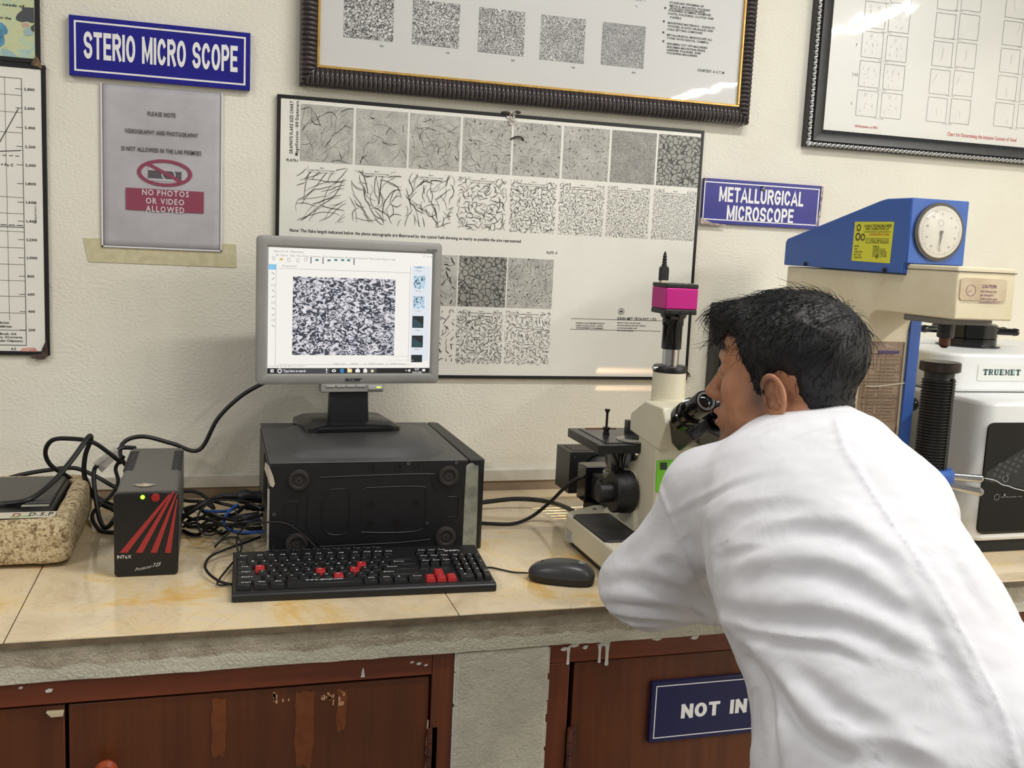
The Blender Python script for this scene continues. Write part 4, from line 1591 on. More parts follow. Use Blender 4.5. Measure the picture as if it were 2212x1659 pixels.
def rrect(x0, x1, y0, y1, r, n=6):
    out = []
    for cx, cy, a0 in ((x1-r, y0+r, -PI/2), (x1-r, y1-r, 0), (x0+r, y1-r, PI/2), (x0+r, y0+r, PI)):
        for k in range(n+1):
            a = a0+PI/2*k/n
            out.append((cx+math.cos(a)*r, cy+math.sin(a)*r))
    return out


yfo = tp(60, 1231).y
FX0, FX1 = -0.66, -0.212
FY0, FY1 = yfo, -0.105
HF = wp(60, 1122, yfo+0.01).z-ZC
ft = thing('foam_tray', 'mottled beige bonded foam tray at the left end of the counter', 'tray', ((FX0+FX1)/2, (FY0+FY1)/2, ZC))
ob = rrect(FX0+0.006, FX1-0.014, FY0+0.006, FY1, 0.022)
oo = rrect(FX0, FX1-0.006, FY0, FY1, 0.026)
IX0, IX1, IY0, IY1 = FX0+0.03, FX1-0.040, FY0+0.030, FY1-0.03
it = rrect(IX0-0.006, IX1+0.006, IY0-0.006, IY1+0.006, 0.02)
ii = rrect(IX0, IX1, IY0, IY1, 0.012)
mb = MB()
n = len(ob)
lv = [(ob, ZC+0.0002), (oo, ZC+0.012), (oo, ZC+HF*0.55), (rrect(FX0+0.002, FX1-0.008, FY0+0.002, FY1-0.002, 0.026), ZC+HF-0.008), (rrect(FX0+0.009, FX1-0.016, FY0+0.009, FY1-0.009, 0.026), ZC+HF), (it, ZC+HF-0.002), (ii, ZC+HF-0.010), (ii, ZC+0.02)]
rr = random.Random(4)
for k, (ring, z) in enumerate(lv):
    for x, y in ring:
        j = 0.0016 if 1 < k < 6 else 0
        mb.v.append((x+rr.uniform(-j, j), y+rr.uniform(-j, j), z+rr.uniform(-j, j)))
for k in range(len(lv)-1):
    for i in range(n):
        j = (i+1) % n
        mb.f.append((k*n+i, k*n+j, (k+1)*n+j, (k+1)*n+i))
mb.f += [tuple(range(n-1, -1, -1)), tuple((len(lv)-1)*n+i for i in range(n))]
fo = mb.build('foam_body', foam_mat(), ft)
md = fo.modifiers.new('sub', 'SUBSURF')
md.levels = md.render_levels = 2
md = fo.modifiers.new('rough', 'DISPLACE')
tx_ = bpy.data.textures.new('foam_rough', 'CLOUDS')
tx_.noise_scale = 0.018
md.texture = tx_
md.strength = 0.006
md.mid_level = 0.5

dv = thing('black_instrument', 'flat black boxed instrument with a D.S.P label lying in the foam tray', 'instrument', ((IX0+IX1)/2, (IY0+IY1)/2, ZC+0.03))
zt_ = ZC+HF+0.001
MB().box(IX0+0.004, IX1-0.004, IY0+0.004, IY1-0.004, ZC+0.030, zt_-0.004).build('case', M_BLACK, dv, bevel=0.004)
ysp = IY0+0.075
MB().box(IX0+0.008, IX1-0.010, ysp, IY1-0.010, zt_-0.005, zt_+0.003).build('lid', mat('dark_grey_plastic', rgb(58, 56, 54), 0.4), dv, bevel=0.003)
a, b = tp(-40, 1126, zt_), tp(116, 1104, zt_)
lb = MB()
a.y += 0.026
lb.box(IX0+0.02, b.x+0.004, a.y, a.y+0.036, zt_-0.004, zt_-0.0034)
lb = lb.build('paper_label', mat('label_paper', rgb(206, 200, 180), 0.5), dv)
t = MB()
text(t, 'D.S.P', (b.x-0.036, a.y+0.010, zt_-0.0031), EX, (0, 1, 0), 0.020, w=0.036, bold=True, gap=0.12)
t.build('lettering', mat('marker_ink', rgb(52, 44, 40), 0.6), lb, flat=True)
t = MB()
line = [(b.x-0.062, a.y+0.007), (b.x-0.05, a.y+0.004), (b.x-0.042, a.y+0.009), (b.x-0.034, a.y+0.006)]
t.tube([(x, y, zt_-0.0031) for x, y in line], 0.0009, 5)
t.build('green_scribble', mat('green_marker', rgb(120, 170, 90), 0.6), lb)
t = MB()
text(t, 'D', (b.x-0.060, a.y+0.006, zt_-0.0031), EX, (0, 1, 0), 0.022, w=0.012, bold=True)
t.build('red_scribble', mat('red_marker', rgb(150, 60, 60), 0.6), lb, flat=True)
p = tp(78, 1096, zt_)
MB().box(p.x-0.022, p.x+0.020, p.y-0.006, p.y+0.006, zt_+0.003, zt_+0.0034).build('foil_label', mat('foil', rgb(170, 164, 144), 0.3, 0.3, var=rgb(140, 150, 140), vscale=80), dv)

# ------------------------------------------------------------------ UPS
UX0, UX1, UY0, UY1 = -0.1475, -0.0520, -0.499, -0.145
UH = 0.1355
up = thing('ups_unit', 'small black UPS power supply with red stripes and a green light', 'power supply', ((UX0+UX1)/2, (UY0+UY1)/2, ZC))
M_UPS = mat('ups_lit_grey', rgb(92, 90, 87), 0.45, bump=0.15, bscale=700)  # body grey lightened to carry the light reflected off the top
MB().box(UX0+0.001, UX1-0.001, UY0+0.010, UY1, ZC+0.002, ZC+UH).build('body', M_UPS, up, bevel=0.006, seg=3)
fp = MB()
poly = [(UX0, ZC+0.004), (UX0+0.003, ZC+0.001), (UX1-0.003, ZC+0.001), (UX1, ZC+0.004), (UX1+0.001, ZC+UH-0.003), (UX1-0.004, ZC+UH+0.001), (UX0+0.004, ZC+UH+0.001), (UX0-0.001, ZC+UH-0.003)]
fp.prism(poly, 'y', UY0, UY0+0.012)
fp = fp.build('front_panel', mat('ups_front', rgb(20, 19, 20), 0.38, bump=0.12, bscale=900), up, bevel=0.003, seg=3)
sv = MB()
for side in (0, 1):
    for k in range(13):
        y = UY0+0.165+k*0.0125
        if side == 0:
            sv.box(UX0+0.0005, UX0+0.0165, y, y+0.005, ZC+UH-0.004, ZC+UH+0.0012)
        else:
            sv.box(UX1-0.0165, UX1-0.0005, y, y+0.005, ZC+UH-0.004, ZC+UH+0.0012)
sv.build('vent_ribs', mat('vent_dark', rgb(48, 48, 49), 0.5), up)
YU = UY0-0.0006


def q6(px, py):
    p = wp(px, py, YU)
    return p.x, p.z


st = MB()
for tl, tr_, bl, br in (((365, 1067), (371, 1067), (258, 1194), (275, 1194)), ((373, 1062), (378, 1062), (293, 1194), (308, 1194)), ((379, 1068), (382.5, 1068), (325, 1194), (339, 1194)), ((382, 1078), (384, 1078), (356, 1194), (369, 1194))):
    pts = [q6(*q) for q in (tl, tr_, br, bl)]
    st.add([(x, YU, z) for x, z in pts], [(0, 1, 2, 3)])
st.build('red_stripe', mat('ups_red', rgb(158, 44, 44), 0.5), fp, flat=True)
t = MB()
p, q = q6(253, 1207), q6(284, 1207)
text(t, 'INTeX', (p[0], YU, p[1]), EX, EZ, 0.0052, w=q[0]-p[0], bold=True, gap=0.05)
p, q = q6(291, 1234), q6(347, 1222)
text(t, 'Protector', (p[0], YU, p[1]), (q[0]-p[0], 0, q[1]-p[1]), (0.45, 0, 1), 0.0062, w=0.0255, gap=0.07)
text(t, '725', (p[0]+0.0265, YU, p[1]+0.0055), (q[0]-p[0], 0, q[1]-p[1]), (0.35, 0, 1), 0.0062, w=0.0115, gap=0.12, bold=True)
t.build('lettering', mat('silver_print', rgb(205, 203, 198), 0.4), fp, flat=True)
p = q6(308, 1074)
MB().ell((p[0], YU, p[1]), 0.0034, 0.0026, 0.0034, 14, 8).build('green_led', mat('led_green', rgb(120, 220, 30), 0.3, emit=(0.25, 1.0, 0.03), estr=3.0), fp)
p = q6(336, 1075)
MB().lathe([(0.0068, 0), (0.0068, 0.0025), (0.0058, 0.004), (0.002, 0.0045)], (p[0], UY0+0.001, p[1]), (0, -1, 0), 24).build('red_button', mat('button_red', rgb(150, 32, 34), 0.35), fp)
pk = MB()
c = tp(312, 1048, ZC+UH+0.0006)
pk.add([(c.x+math.cos(a)*0.016*(1+0.18*math.sin(5*a)), c.y+math.sin(a)*0.010*(1+0.2*math.cos(4*a)), ZC+UH+0.0012) for a in [2*PI*k/20 for k in range(20)]], [tuple(range(20))])
pk.build('sticker_remnant', mat('sticker_rest', rgb(140, 124, 104), 0.6, var=rgb(206, 196, 172), vscale=90), up, flat=True)

# ------------------------------------------------------------------ computer case on its side
CX0, CX1, CXB = 0.0922, 0.4630, 0.4330
CY0, CY1 = -0.4535, -0.083
CH = 0.1707
pc = thing('computer_case', 'black computer tower lying on its side under the monitor', 'computer', ((CX0+CX1)/2, (CY0+CY1)/2, ZC))
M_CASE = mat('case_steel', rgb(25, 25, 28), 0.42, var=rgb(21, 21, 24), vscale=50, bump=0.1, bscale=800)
M_CASETOP = mat('case_panel_lit', rgb(66, 66, 67), 0.34, var=rgb(56, 56, 57), vscale=10)  # black case lightened on top, light on the panel put into its colour
Z0, Z1 = ZC+0.0035, ZC+CH
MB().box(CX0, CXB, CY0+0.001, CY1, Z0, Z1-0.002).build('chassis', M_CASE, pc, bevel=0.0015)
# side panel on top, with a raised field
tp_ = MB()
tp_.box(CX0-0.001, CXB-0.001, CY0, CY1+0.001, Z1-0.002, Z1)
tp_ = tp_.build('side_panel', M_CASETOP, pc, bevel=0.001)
rs = MB()
ra = [(0.150, -0.425), (0.375, -0.425), (0.405, -0.395), (0.415, -0.15), (0.40, -0.115), (0.150, -0.115), (0.125, -0.15), (0.125, -0.395)]
rb = [(0.165, -0.398), (0.365, -0.398), (0.390, -0.372), (0.395, -0.165), (0.385, -0.14), (0.165, -0.14), (0.150, -0.165), (0.150, -0.372)]
for x, y in ra:
    rs.v.append((x, y, Z1-0.0004))
for x, y in rb:
    rs.v.append((x, y, Z1+0.0080))
for i in range(8):
    j = (i+1) % 8
    rs.f.append((i, j, 8+j, 8+i))
rs.f.append(tuple(8+i for i in range(8)))
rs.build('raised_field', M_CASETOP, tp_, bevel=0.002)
# front bezel
bz = MB()
bz.prism([(CXB+0.001, CY0+0.001), (CX1-0.004, CY0+0.001), (CX1, CY0+0.006), (CX1-0.006, CY1-0.01), (CX1-0.014, CY1+0.001), (CXB+0.001, CY1+0.001)], 'z', Z0+0.003, Z1+0.0005)
bz.build('front_bezel', mat('bezel_black', rgb(20, 20, 21), 0.4), pc, bevel=0.0025, seg=3)
YB = CY0+0.001


def q7(px, py):
    p = wp(px, py, YB)
    return p.x, p.z


for px, py in ((645, 1037), (968, 1028), (640, 1175), (962, 1159)):
    x, z = q7(px, py)
    MB().lathe([(0.0190, 0), (0.0190, 0.003), (0.0165, 0.0070), (0.0125, 0.0074), (0.0105, 0.0045), (0.0070, 0.0045), (0.0062, 0.0060), (0.0018, 0.0060), (0.0016, 0.0048)], (x, YB, z), (0, -1, 0), 32).build('rubber_foot', mat('foot_rubber', rgb(50, 46, 44), 0.6, var=rgb(40, 36, 34), vscale=70), pc)
# pressed grooves and ridges in the sheet metal
em = MB()


def ridge(pxs, r=0.0012):
    em.tube([(q7(px, py)[0], YB-0.0002, q7(px, py)[1]) for px, py in pxs], r, 6, 3)


ridge([(690, 1032), (780, 1028), (925, 1024), (932, 1030), (936, 1048), (945, 1062)], 0.0014)
ridge([(665, 1068), (662, 1135), (680, 1160), (690, 1180)], 0.0008)
ridge([(690, 1181), (860, 1172), (930, 1165)], 0.0008)
ridge([(714, 1058), (744, 1056), (754, 1062), (753, 1136), (745, 1153), (712, 1154), (696, 1135), (697, 1080), (714, 1058)], 0.0010)
ridge([(790, 1054), (908, 1051), (919, 1066), (917, 1122), (903, 1147), (790, 1150), (782, 1140), (782, 1070), (790, 1054)], 0.0010)
ridge([(618, 1086), (640, 1084), (643, 1092), (642, 1128), (636, 1134), (617, 1132), (612, 1100), (618, 1086)], 0.0008)
ridge([(968, 1074), (984, 1073), (990, 1080), (988, 1110), (984, 1116), (966, 1118)], 0.0010)
em.build('pressed_ridge', M_CASE, pc)
hl = MB()
for px, py in ((806, 1009), (862, 1008), (903, 1006), (801, 1088), (899, 1085), (799, 1131), (857, 1128)):
    x, z = q7(px, py)
    hl.ring((x, YB+0.0004, z), (0, -1, 0), 0.0030, 0.0072, 0.0016, 20)
    hl.lathe([(0.0026, 0), (0.0020, 0.0008)], (x, YB+0.0003, z), (0, -1, 0), 12)
hl.build('screw_dimple', mat('dimple', rgb(20, 20, 21), 0.4), pc)
for px, py in ((882, 1001), (986, 999), (592, 1111), (922, 1130), (829, 1200), (618, 1211), (591, 1183)):
    x, z = q7(px, py)
    MB().ring((x, YB, z), (0, -1, 0), 0.0012, 0.0031, 0.0014, 14).build('rivet', M_STEEL, pc)
tpm = MB()
pts = [(1007, 1004), (1019, 1000), (1033, 1006), (1030, 1198), (1022, 1199), (1003, 1197), (1001, 1100)]
poly = [q7(*q) for q in ((1007, 1006), (1014, 1001), (1021, 1000), (1027, 1005), (1033, 1006), (1031, 1100), (1027, 1198), (1016, 1196), (998, 1197), (1002, 1100))]
tpm.prism(poly, 'y', YB, YB-0.0012)
tpm.build('masking_tape', mat('grey_tape', rgb(152, 152, 138), 0.7, var=rgb(118, 122, 112), vscale=45, bump=0.4, bscale=60), pc)
# rear panel (faces left): bracket, power supply grille, ports
rp = MB()
rp.box(CX0-0.0015, CX0, CY0+0.012, CY1-0.012, Z0+0.008, Z1-0.008)
rp.build('rear_panel', mat('rear_grey', rgb(72, 70, 68), 0.5), pc)
rp = MB()
for k in range(7):
    y = CY0+0.06+k*0.016
    rp.box(CX0-0.0030, CX0-0.0012, y, y+0.008, Z0+0.075, Z1-0.016)
rp.build('rear_slot', M_BLACKM, pc)
rp = MB()
for yy, zz, sy, sz in ((CY0+0.03, Z0+0.02, 0.03, 0.016), (CY0+0.07, Z0+0.02, 0.026, 0.016), (CY0+0.03, Z0+0.046, 0.02, 0.014), (CY0+0.06, Z0+0.046, 0.03, 0.014)):
    rp.box(CX0-0.004, CX0-0.001, yy, yy+sy, zz, zz+sz)
rp.build('port', mat('port_metal', rgb(120, 118, 116), 0.4, 0.7), pc)
rp = MB()
qt = [wp(px, py, CY0+dy) for px, py, dy in ((573, 998, 0.010), (581, 1006, 0.0), (590, 1028, -0.003), (594, 1046, -0.0035), (590, 1053, -0.003), (583, 1049, -0.001), (577, 1030, 0.004), (571, 1012, 0.010))]
rp.add(qt, [(0, 1, 6, 7), (1, 2, 5, 6), (2, 3, 4, 5)])
rp.build('torn_tape', mat('cream_tape', rgb(196, 188, 170), 0.6), pc, flat=True)
MB().box(CX0-0.004, CX0-0.0005, CY0+0.001, CY0+0.006, Z0+0.004, Z1-0.045).build('rear_lip', mat('lip_paint', rgb(160, 154, 144), 0.5), pc)

# ------------------------------------------------------------------ monitor
A = R(5.5)
mo = thing('monitor', 'silver framed square LCD monitor showing a grey micrograph on top of the computer case', 'monitor', (0.2575, -0.192, 1.0870), rot=(R(-1.5), 0, A))
PW, PH = 0.3575, 0.2795
M_SILV = mat('monitor_silver', rgb(150, 149, 146), 0.42, var=rgb(142, 141, 138), vscale=20)
hw = PW/2
sx0, sx1, sz0, sz1 = -0.1595, 0.1600, 0.0205, 0.2580
bzl = MB()


def frame_local(mb, outer, inner, yo, yi, yback):
    ro = rrect(-hw, hw, 0, PH, outer, 5)
    n = len(ro)
    ins = 0.006
    r1 = rrect(-hw+ins, hw-ins, ins, PH-ins, outer, 5)
    ri = rrect(sx0-0.004, sx1+0.004, sz0-0.004, sz1+0.004, 0.001, 5)
    rs_ = rrect(sx0, sx1, sz0, sz1, 0.001, 5)
    layers = [(ro, yback), (ro, yo+0.004), (r1, yo), (ri, yo+0.001), (rs_, yi)]
    for ring, y in layers:
        mb.v += [(x, y, z) for x, z in ring]
    for k in range(len(layers)-1):
        for i in range(n):
            j = (i+1) % n
            mb.f.append((k*n+i, k*n+j, (k+1)*n+j, (k+1)*n+i))
    mb.f.append(tuple(range(n)))


frame_local(bzl, 0.008, 0.001, 0.0, 0.006, 0.030)
bezel = bzl.build('bezel', M_SILV, mo)
MB().prism([(-0.15, 0.03), (0.15, 0.03), (0.11, 0.058), (-0.11, 0.058)], 'z', 0.03, 0.24).build('back_shell', M_BLACK, mo, bevel=0.004)

SCR = 1.0
UI = {}


def ui(name, col, s=1.0):
    k = 'ui_'+name
    if k not in UI:
        UI[k] = mat(k, (0.02, 0.02, 0.02), 0.25, emit=col, estr=s*SCR_S)
    return UI[k]


def scr(u, v):
    return sx0+(sx1-sx0)*u, sz0+(sz1-sz0)*v


sc_ = MB()
rect_xz(sc_, sx0, sx1, sz0, sz1, 0.0058)
screen = sc_.build('screen', ui('page', rgb(246, 242, 236)), mo, flat=True)


# pixel helpers on the screen (photo corner points of the display)
def su(px, py):
    # bilinear inverse of the photographed display quad
    tl, tr_, br, bl = (582, 529), (945, 562), (934, 817), (573, 805)
    u, v = 0.5, 0.5
    for _ in range(12):
        x = (tl[0]*(1-u)+tr_[0]*u)*(1-v)+(bl[0]*(1-u)+br[0]*u)*v
        y = (tl[1]*(1-u)+tr_[1]*u)*(1-v)+(bl[1]*(1-u)+br[1]*u)*v
        dxu = (tr_[0]-tl[0])*(1-v)+(br[0]-bl[0])*v
        dyu = (tr_[1]-tl[1])*(1-v)+(br[1]-bl[1])*v
        dxv = (bl[0]-tl[0])*(1-u)+(br[0]-tr_[0])*u
        dyv = (bl[1]-tl[1])*(1-u)+(br[1]-tr_[1])*u
        det = dxu*dyv-dxv*dyu
        ex, ey = px-x, py-y
        u += (ex*dyv-ey*dxv)/det
        v += (ey*dxu-ex*dyu)/det
    return scr(u, 1-v)


def srect(mb, px0, py0, px1, py1, y=0.0052):
    x0, z1 = su(px0, py0)
    x1, z0 = su(px1, py1)
    rect_xz(mb, min(x0, x1), max(x0, x1), min(z0, z1), max(z0, z1), y)


def screen_micro():
    m = mat('screen_micrograph', (0.02, 0.02, 0.02), 0.25, emit=(1, 1, 1), estr=1.0)
    nt, b = nodes_of(m)
    tc = N(nt, 'ShaderNodeTexCoord')
    mp = N(nt, 'ShaderNodeMapping')
    mp.inputs['Rotation'].default_value = (0, R(40), 0)
    mp.inputs['Scale'].default_value = (1.0, 1, 1.5)
    nt.links.new(tc.outputs['Object'], mp.inputs['Vector'])
    n1 = N(nt, 'ShaderNodeTexNoise', Scale=92.0, Detail=3.0, Roughness=0.6, Distortion=1.6)
    nt.links.new(mp.outputs['Vector'], n1.inputs['Vector'])
    cr = ramp(nt, [(0.45, rgb(46, 50, 64)), (0.485, rgb(90, 94, 108)), (0.515, rgb(196, 194, 202)), (0.62, rgb(230, 226, 230))])
    nt.links.new(n1.outputs['Fac'], cr.inputs['Fac'])
    nt.links.new(cr.outputs['Color'], b.inputs['Emission Color'])
    b.inputs['Emission Strength'].default_value = SCR_S
    return m


mm = MB()
x0, z1 = su(632, 596)
x1, z1b = su(859, 611)
xb0, z0 = su(626, 766)
rect_xz(mm, (x0+xb0)/2, x1-0.0005, z0, (z1+z1b)/2, 0.0052)
mm.build('micrograph_image', screen_micro(), screen, flat=True)
tk = MB()
x0, z1 = su(574, 793)
rect_xz(tk, sx0, sx1, sz0, z1, 0.0052)
tk.build('taskbar', ui('taskbar', rgb(14, 14, 16)), screen, flat=True)
zt0, zt1 = sz0, z1
zm = (zt0+zt1)/2
tk = MB()
xa, xb = su(592, 799)[0], su(707, 802)[0]
rect_xz(tk, xa, xb, zt0+0.0008, zt1-0.0003, 0.0050)
tk.build('search_box', ui('searchbox', rgb(64, 64, 68)), screen, flat=True)
wi = MB()
xw = su(583, 799)[0]
for dx, dz in ((-1, -1), (0.1, -1), (-1, 0.1), (0.1, 0.1)):
    rect_xz(wi, xw+dx*0.003, xw+dx*0.003+0.0026, zm+dz*0.003, zm+dz*0.003+0.0026, 0.0048)
text(wi, 'Type here to search', (su(607, 800)[0], 0.0048, zm-0.0024), EX, EZ, 0.0045, w=0.042, bold=True, gap=0.06)
xc = su(599, 800)[0]
for k in range(20):
    a0, a1 = 2*PI*k/20, 2*PI*(k+1)/20
    wi.add([(xc+math.cos(q)*rr_, 0.0048, zm+math.sin(q)*rr_) for q, rr_ in ((a0, 0.0042), (a1, 0.0042), (a1, 0.0026), (a0, 0.0026))], [(0, 1, 2, 3)])
    xq = su(716, 803)[0]
    wi.add([(xq+math.cos(q)*rr_*1.2, 0.0048, zm+math.sin(q)*rr_*0.8) for q, rr_ in ((a0, 0.0036), (a1, 0.0036), (a1, 0.0016), (a0, 0.0016))], [(0, 1, 2, 3)])
xq = su(700, 802)[0]
rect_xz(wi, xq-0.0010, xq+0.0010, zm-0.001, zm+0.004, 0.0048)
rect_xz(wi, xq-0.0020, xq+0.0020, zm-0.004, zm-0.003, 0.0048)
xq = su(769, 804)[0]
rect_xz(wi, xq-0.0046, xq+0.0046, zm-0.0034, zm+0.0016, 0.0048)
wi.add([(xq-0.0046, 0.0048, zm+0.0018), (xq+0.0046, 0.0048, zm+0.0018), (xq, 0.0048, zm+0.0048)], [(0, 1, 2)])
xq = su(786, 805)[0]
rect_xz(wi, xq-0.0038, xq+0.0038, zm-0.004, zm+0.0030, 0.0048)
rect_xz(wi, xq-0.0016, xq+0.0016, zm+0.003, zm+0.0044, 0.0048)
text(wi, '14:57', (su(905, 804)[0], 0.0048, zm+0.0006), EX, EZ, 0.0036, w=0.009, align='c', bold=True)
text(wi, '24-07-2025', (su(905, 804)[0], 0.0048, zm-0.0052), EX, EZ, 0.0034, w=0.0195, align='c', bold=True)
xq = su(921, 806)[0]
rect_xz(wi, xq-0.003, xq+0.003, zm-0.0018, zm+0.003, 0.0048)
xq = su(880, 806)[0]
line_xz(wi, xq-0.002, zm-0.0010, xq, zm+0.0014, 0.0048, 0.0009)
line_xz(wi, xq, zm+0.0014, xq+0.002, zm-0.0010, 0.0048, 0.0009)
xq = su(887, 806)[0]
rect_xz(wi, xq-0.002, xq+0.0022, zm-0.002, zm+0.0022, 0.0048)
wi.build('taskbar_icons', ui('white', rgb(240, 240, 240)), screen, flat=True)
ic = MB()
xq = su(734, 803)[0]
text(ic, 'e', (xq-0.004, 0.0048, zm-0.004), EX, EZ, 0.0115, w=0.008, bold=True)
ic.build('browser_icon', ui('blue', rgb(50, 150, 225)), screen, flat=True)
ic = MB()
xq = su(751, 804)[0]
rect_xz(ic, xq-0.0045, xq+0.0045, zm-0.0035, zm+0.0035, 0.0048)
rect_xz(ic, xq-0.0045, xq-0.0005, zm+0.0035, zm+0.0046, 0.0048)
xq = su(803, 805)[0]
rect_xz(ic, xq-0.0035, xq+0.0015, zm-0.003, zm+0.0018, 0.0048)
ic.build('folder_icon', ui('folder', rgb(250, 230, 170)), screen, flat=True)
ic = MB()
xq = su(802, 805)[0]
rect_xz(ic, xq-0.0085, xq+0.0085, zt0+0.0008, zt1-0.0004, 0.00505)
ic.build('active_task', ui('activetask', rgb(70, 72, 78)), screen, flat=True)
# side column of thumbnails
cc = MB()
x0, z1 = su(897, 585)
x1, z0 = su(932, 790)
rect_xz(cc, x0, x1, z0, z1, 0.0054)
cc.build('thumbnail_column', ui('column', rgb(226, 232, 238)), screen, flat=True)
th_m = []


def thumb_mat():
    m = mat('thumb_pale', (0.02, 0.02, 0.02), 0.25, emit=(1, 1, 1), estr=1.0)
    nt, b = nodes_of(m)
    tc = N(nt, 'ShaderNodeTexCoord')
    n1 = N(nt, 'ShaderNodeTexNoise', Scale=330.0, Detail=1.5, Distortion=0.8)
    nt.links.new(tc.outputs['Object'], n1.inputs['Vector'])
    cr = ramp(nt, [(0.38, rgb(64, 84, 100)), (0.46, rgb(186, 216, 232)), (0.7, rgb(206, 228, 240))])
    nt.links.new(n1.outputs['Fac'], cr.inputs['Fac'])
    nt.links.new(cr.outputs['Color'], b.inputs['Emission Color'])
    b.inputs['Emission Strength'].default_value = SCR_S
    return m


TM = thumb_mat()
for px0, py0, px1, py1, dark in ((902, 586, 928, 592, 0), (901, 606, 926, 635, 0), (899, 650, 924, 678, 0), (896, 692, 921, 719, 1), (894, 734, 919, 761, 1), (892, 776, 917, 793, 1)):
    m = MB()
    srect(m, px0, py0, px1, py1, 0.0050)
    m.build('thumbnail', ui('thumbdark', rgb(16, 30, 36)) if dark else TM, screen, flat=True)
    if dark and py1-py0 > 20:
        m = MB()
        q = [su(px0+2, py0+5), su(px1-3, py1-9), su(px1-2, py1-2), su(px0+1, py1-2)]
        m.add([(x, 0.0047, z) for x, z in q], [(0, 1, 2, 3)])
        m.build('thumbnail_wedge', ui('wedge', rgb(36, 72, 80)), screen, flat=True)
tt = MB()
for s, px, py, w_ in (('1PH.bmp', 905, 597, 0.011), ('SH .bmp', 905, 640, 0.011), ('TG .bmp', 903, 683, 0.011), ('TG.bmp', 902, 724, 0.010), ('TEG.bmp', 899, 766, 0.011)):
    x, z = su(px, py)
    text(tt, s, (x, 0.0050, z), EX, EZ, 0.0030, w=w_)
p = su(592, 539)
text(tt, 'Capture Pro 4.6 - (Measurement)', (p[0], 0.0050, p[1]-0.001), EX, EZ, 0.0040, w=0.056)
xm_ = p[0]+0.004
zmn = su(600, 548)[1]
words = [('File', 597, 6), ('Capture', 606, 16), ('Edit', 628, 9), ('View', 640, 11), ('Image', 654, 13), ('Annotation', 671, 22), ('Filters', 697, 12), ('Enhancements', 712, 31), ('Morphological Operations', 746, 50), ('Measurements', 799, 29), ('Reports', 830, 16), ('Help', 849, 9)]
for s, px, ww in words:
    x = su(px, 545+0.08*(px-597))[0]
    text(tt, s, (x, 0.0050, zmn-0.001), EX, EZ, 0.0036, w=ww*0.00088)
p = su(610, 571)
text(tt, 'Measurement1', (p[0], 0.0050, p[1]-0.0015), EX, EZ, 0.0036, w=0.026)
p = su(575, 791)
text(tt, 'x=0 y=0 RGB: 182, 184, 188, Gray, Pixel 0, 0', (p[0]+0.001, 0.0050, p[1]+0.0006), EX, EZ, 0.0028, w=0.07)
p = su(713, 791)
text(tt, 'Calibration      1.000X       X : 1.0000 um/pix   Y : 1.0000 um/pix', (p[0]+0.001, 0.0050, p[1]+0.001), EX, EZ, 0.0028, w=0.145)
tt.build('menu_text', ui('greytext', rgb(140, 136, 132)), screen, flat=True)
tt = MB()
p = su(841, 779)
text(tt, 'Activate Windows', (p[0], 0.00495, p[1]), EX, EZ, 0.0045, w=0.042)
p = su(840, 787)
text(tt, 'Go to Settings to activate', (p[0], 0.00495, p[1]), EX, EZ, 0.0034, w=0.05)
tt.build('watermark_text', ui('faint', rgb(214, 210, 204)), screen, flat=True)
tl = MB()
x0, z1 = su(583, 566)
x1, z0 = su(597, 579)
rect_xz(tl, sx0+0.0005, x1, z0, z1, 0.0051)
tl.build('selected_tool', ui('skyblue', rgb(132, 200, 236)), screen, flat=True)
tl = MB()
for k, py in enumerate((586, 598, 612, 624, 637, 650, 663, 676, 688, 701)):
    x, z = su(590-0.25*k, py)
    if k % 3 == 0:
        line_xz(tl, x-0.0025, z+0.002, x+0.0025, z-0.002, 0.0050, 0.0011)
    elif k % 3 == 1:
        line_xz(tl, x-0.002, z-0.002, x+0.0025, z+0.002, 0.0050, 0.0011)
    else:
        border(tl, x-0.003, x+0.003, z-0.002, z+0.002, 0.0050, 0.0005)
for px, py in ((592, 554), (624, 559), (643, 561), (660, 560)):
    x, z = su(px, py)
    border(tl, x-0.0025, x+0.0025, z-0.003, z+0.003, 0.0050, 0.0006)
for px in (671, 697, 765):
    x, z = su(px, 562+0.08*(px-671))
    rect_xz(tl, x-0.0012, x+0.0012, z-0.006, z+0.006, 0.0050)
for px, py in ((907, 556), (923, 556), (938, 560), (925, 566), (934, 567), (942, 568)):
    x, z = su(px, py)
    border(tl, x-0.0016, x+0.0016, z-0.0012, z+0.0012, 0.0050, 0.0005)
for (pa, pb) in (((597, 569), (596, 786)), ((602, 576), (892, 588)), ((596, 786), (890, 791)), ((893, 585), (884, 790))):
    a, b = su(*pa), su(*pb)
    line_xz(tl, a[0], a[1], b[0] if abs(a[0]-b[0]) > 0.02 else a[0], b[1] if abs(a[0]-b[0]) < 0.02 else a[1], 0.0050, 0.0005)
tl.build('tool_icons', ui('tools', rgb(128, 128, 136)), screen, flat=True)
tl = MB()
for px, py in ((684, 562), (710, 564), (725, 564), (740, 565), (753, 566)):
    x, z = su(px, py)
    rect_xz(tl, x-0.003, x+0.003, z-0.0018, z+0.0018, 0.0050)
tl.build('toolbar_icons', ui('teal', rgb(70, 130, 130)), screen, flat=True)
tl = MB()
x, z = su(608, 557)
tl.add([(x-0.0035, 0.005, z-0.002), (x+0.002, 0.005, z-0.002), (x+0.0035, 0.005, z+0.002), (x-0.002, 0.005, z+0.002)], [(0, 1, 2, 3)])
tl.build('open_icon', ui('yellow', rgb(210, 180, 70)), screen, flat=True)
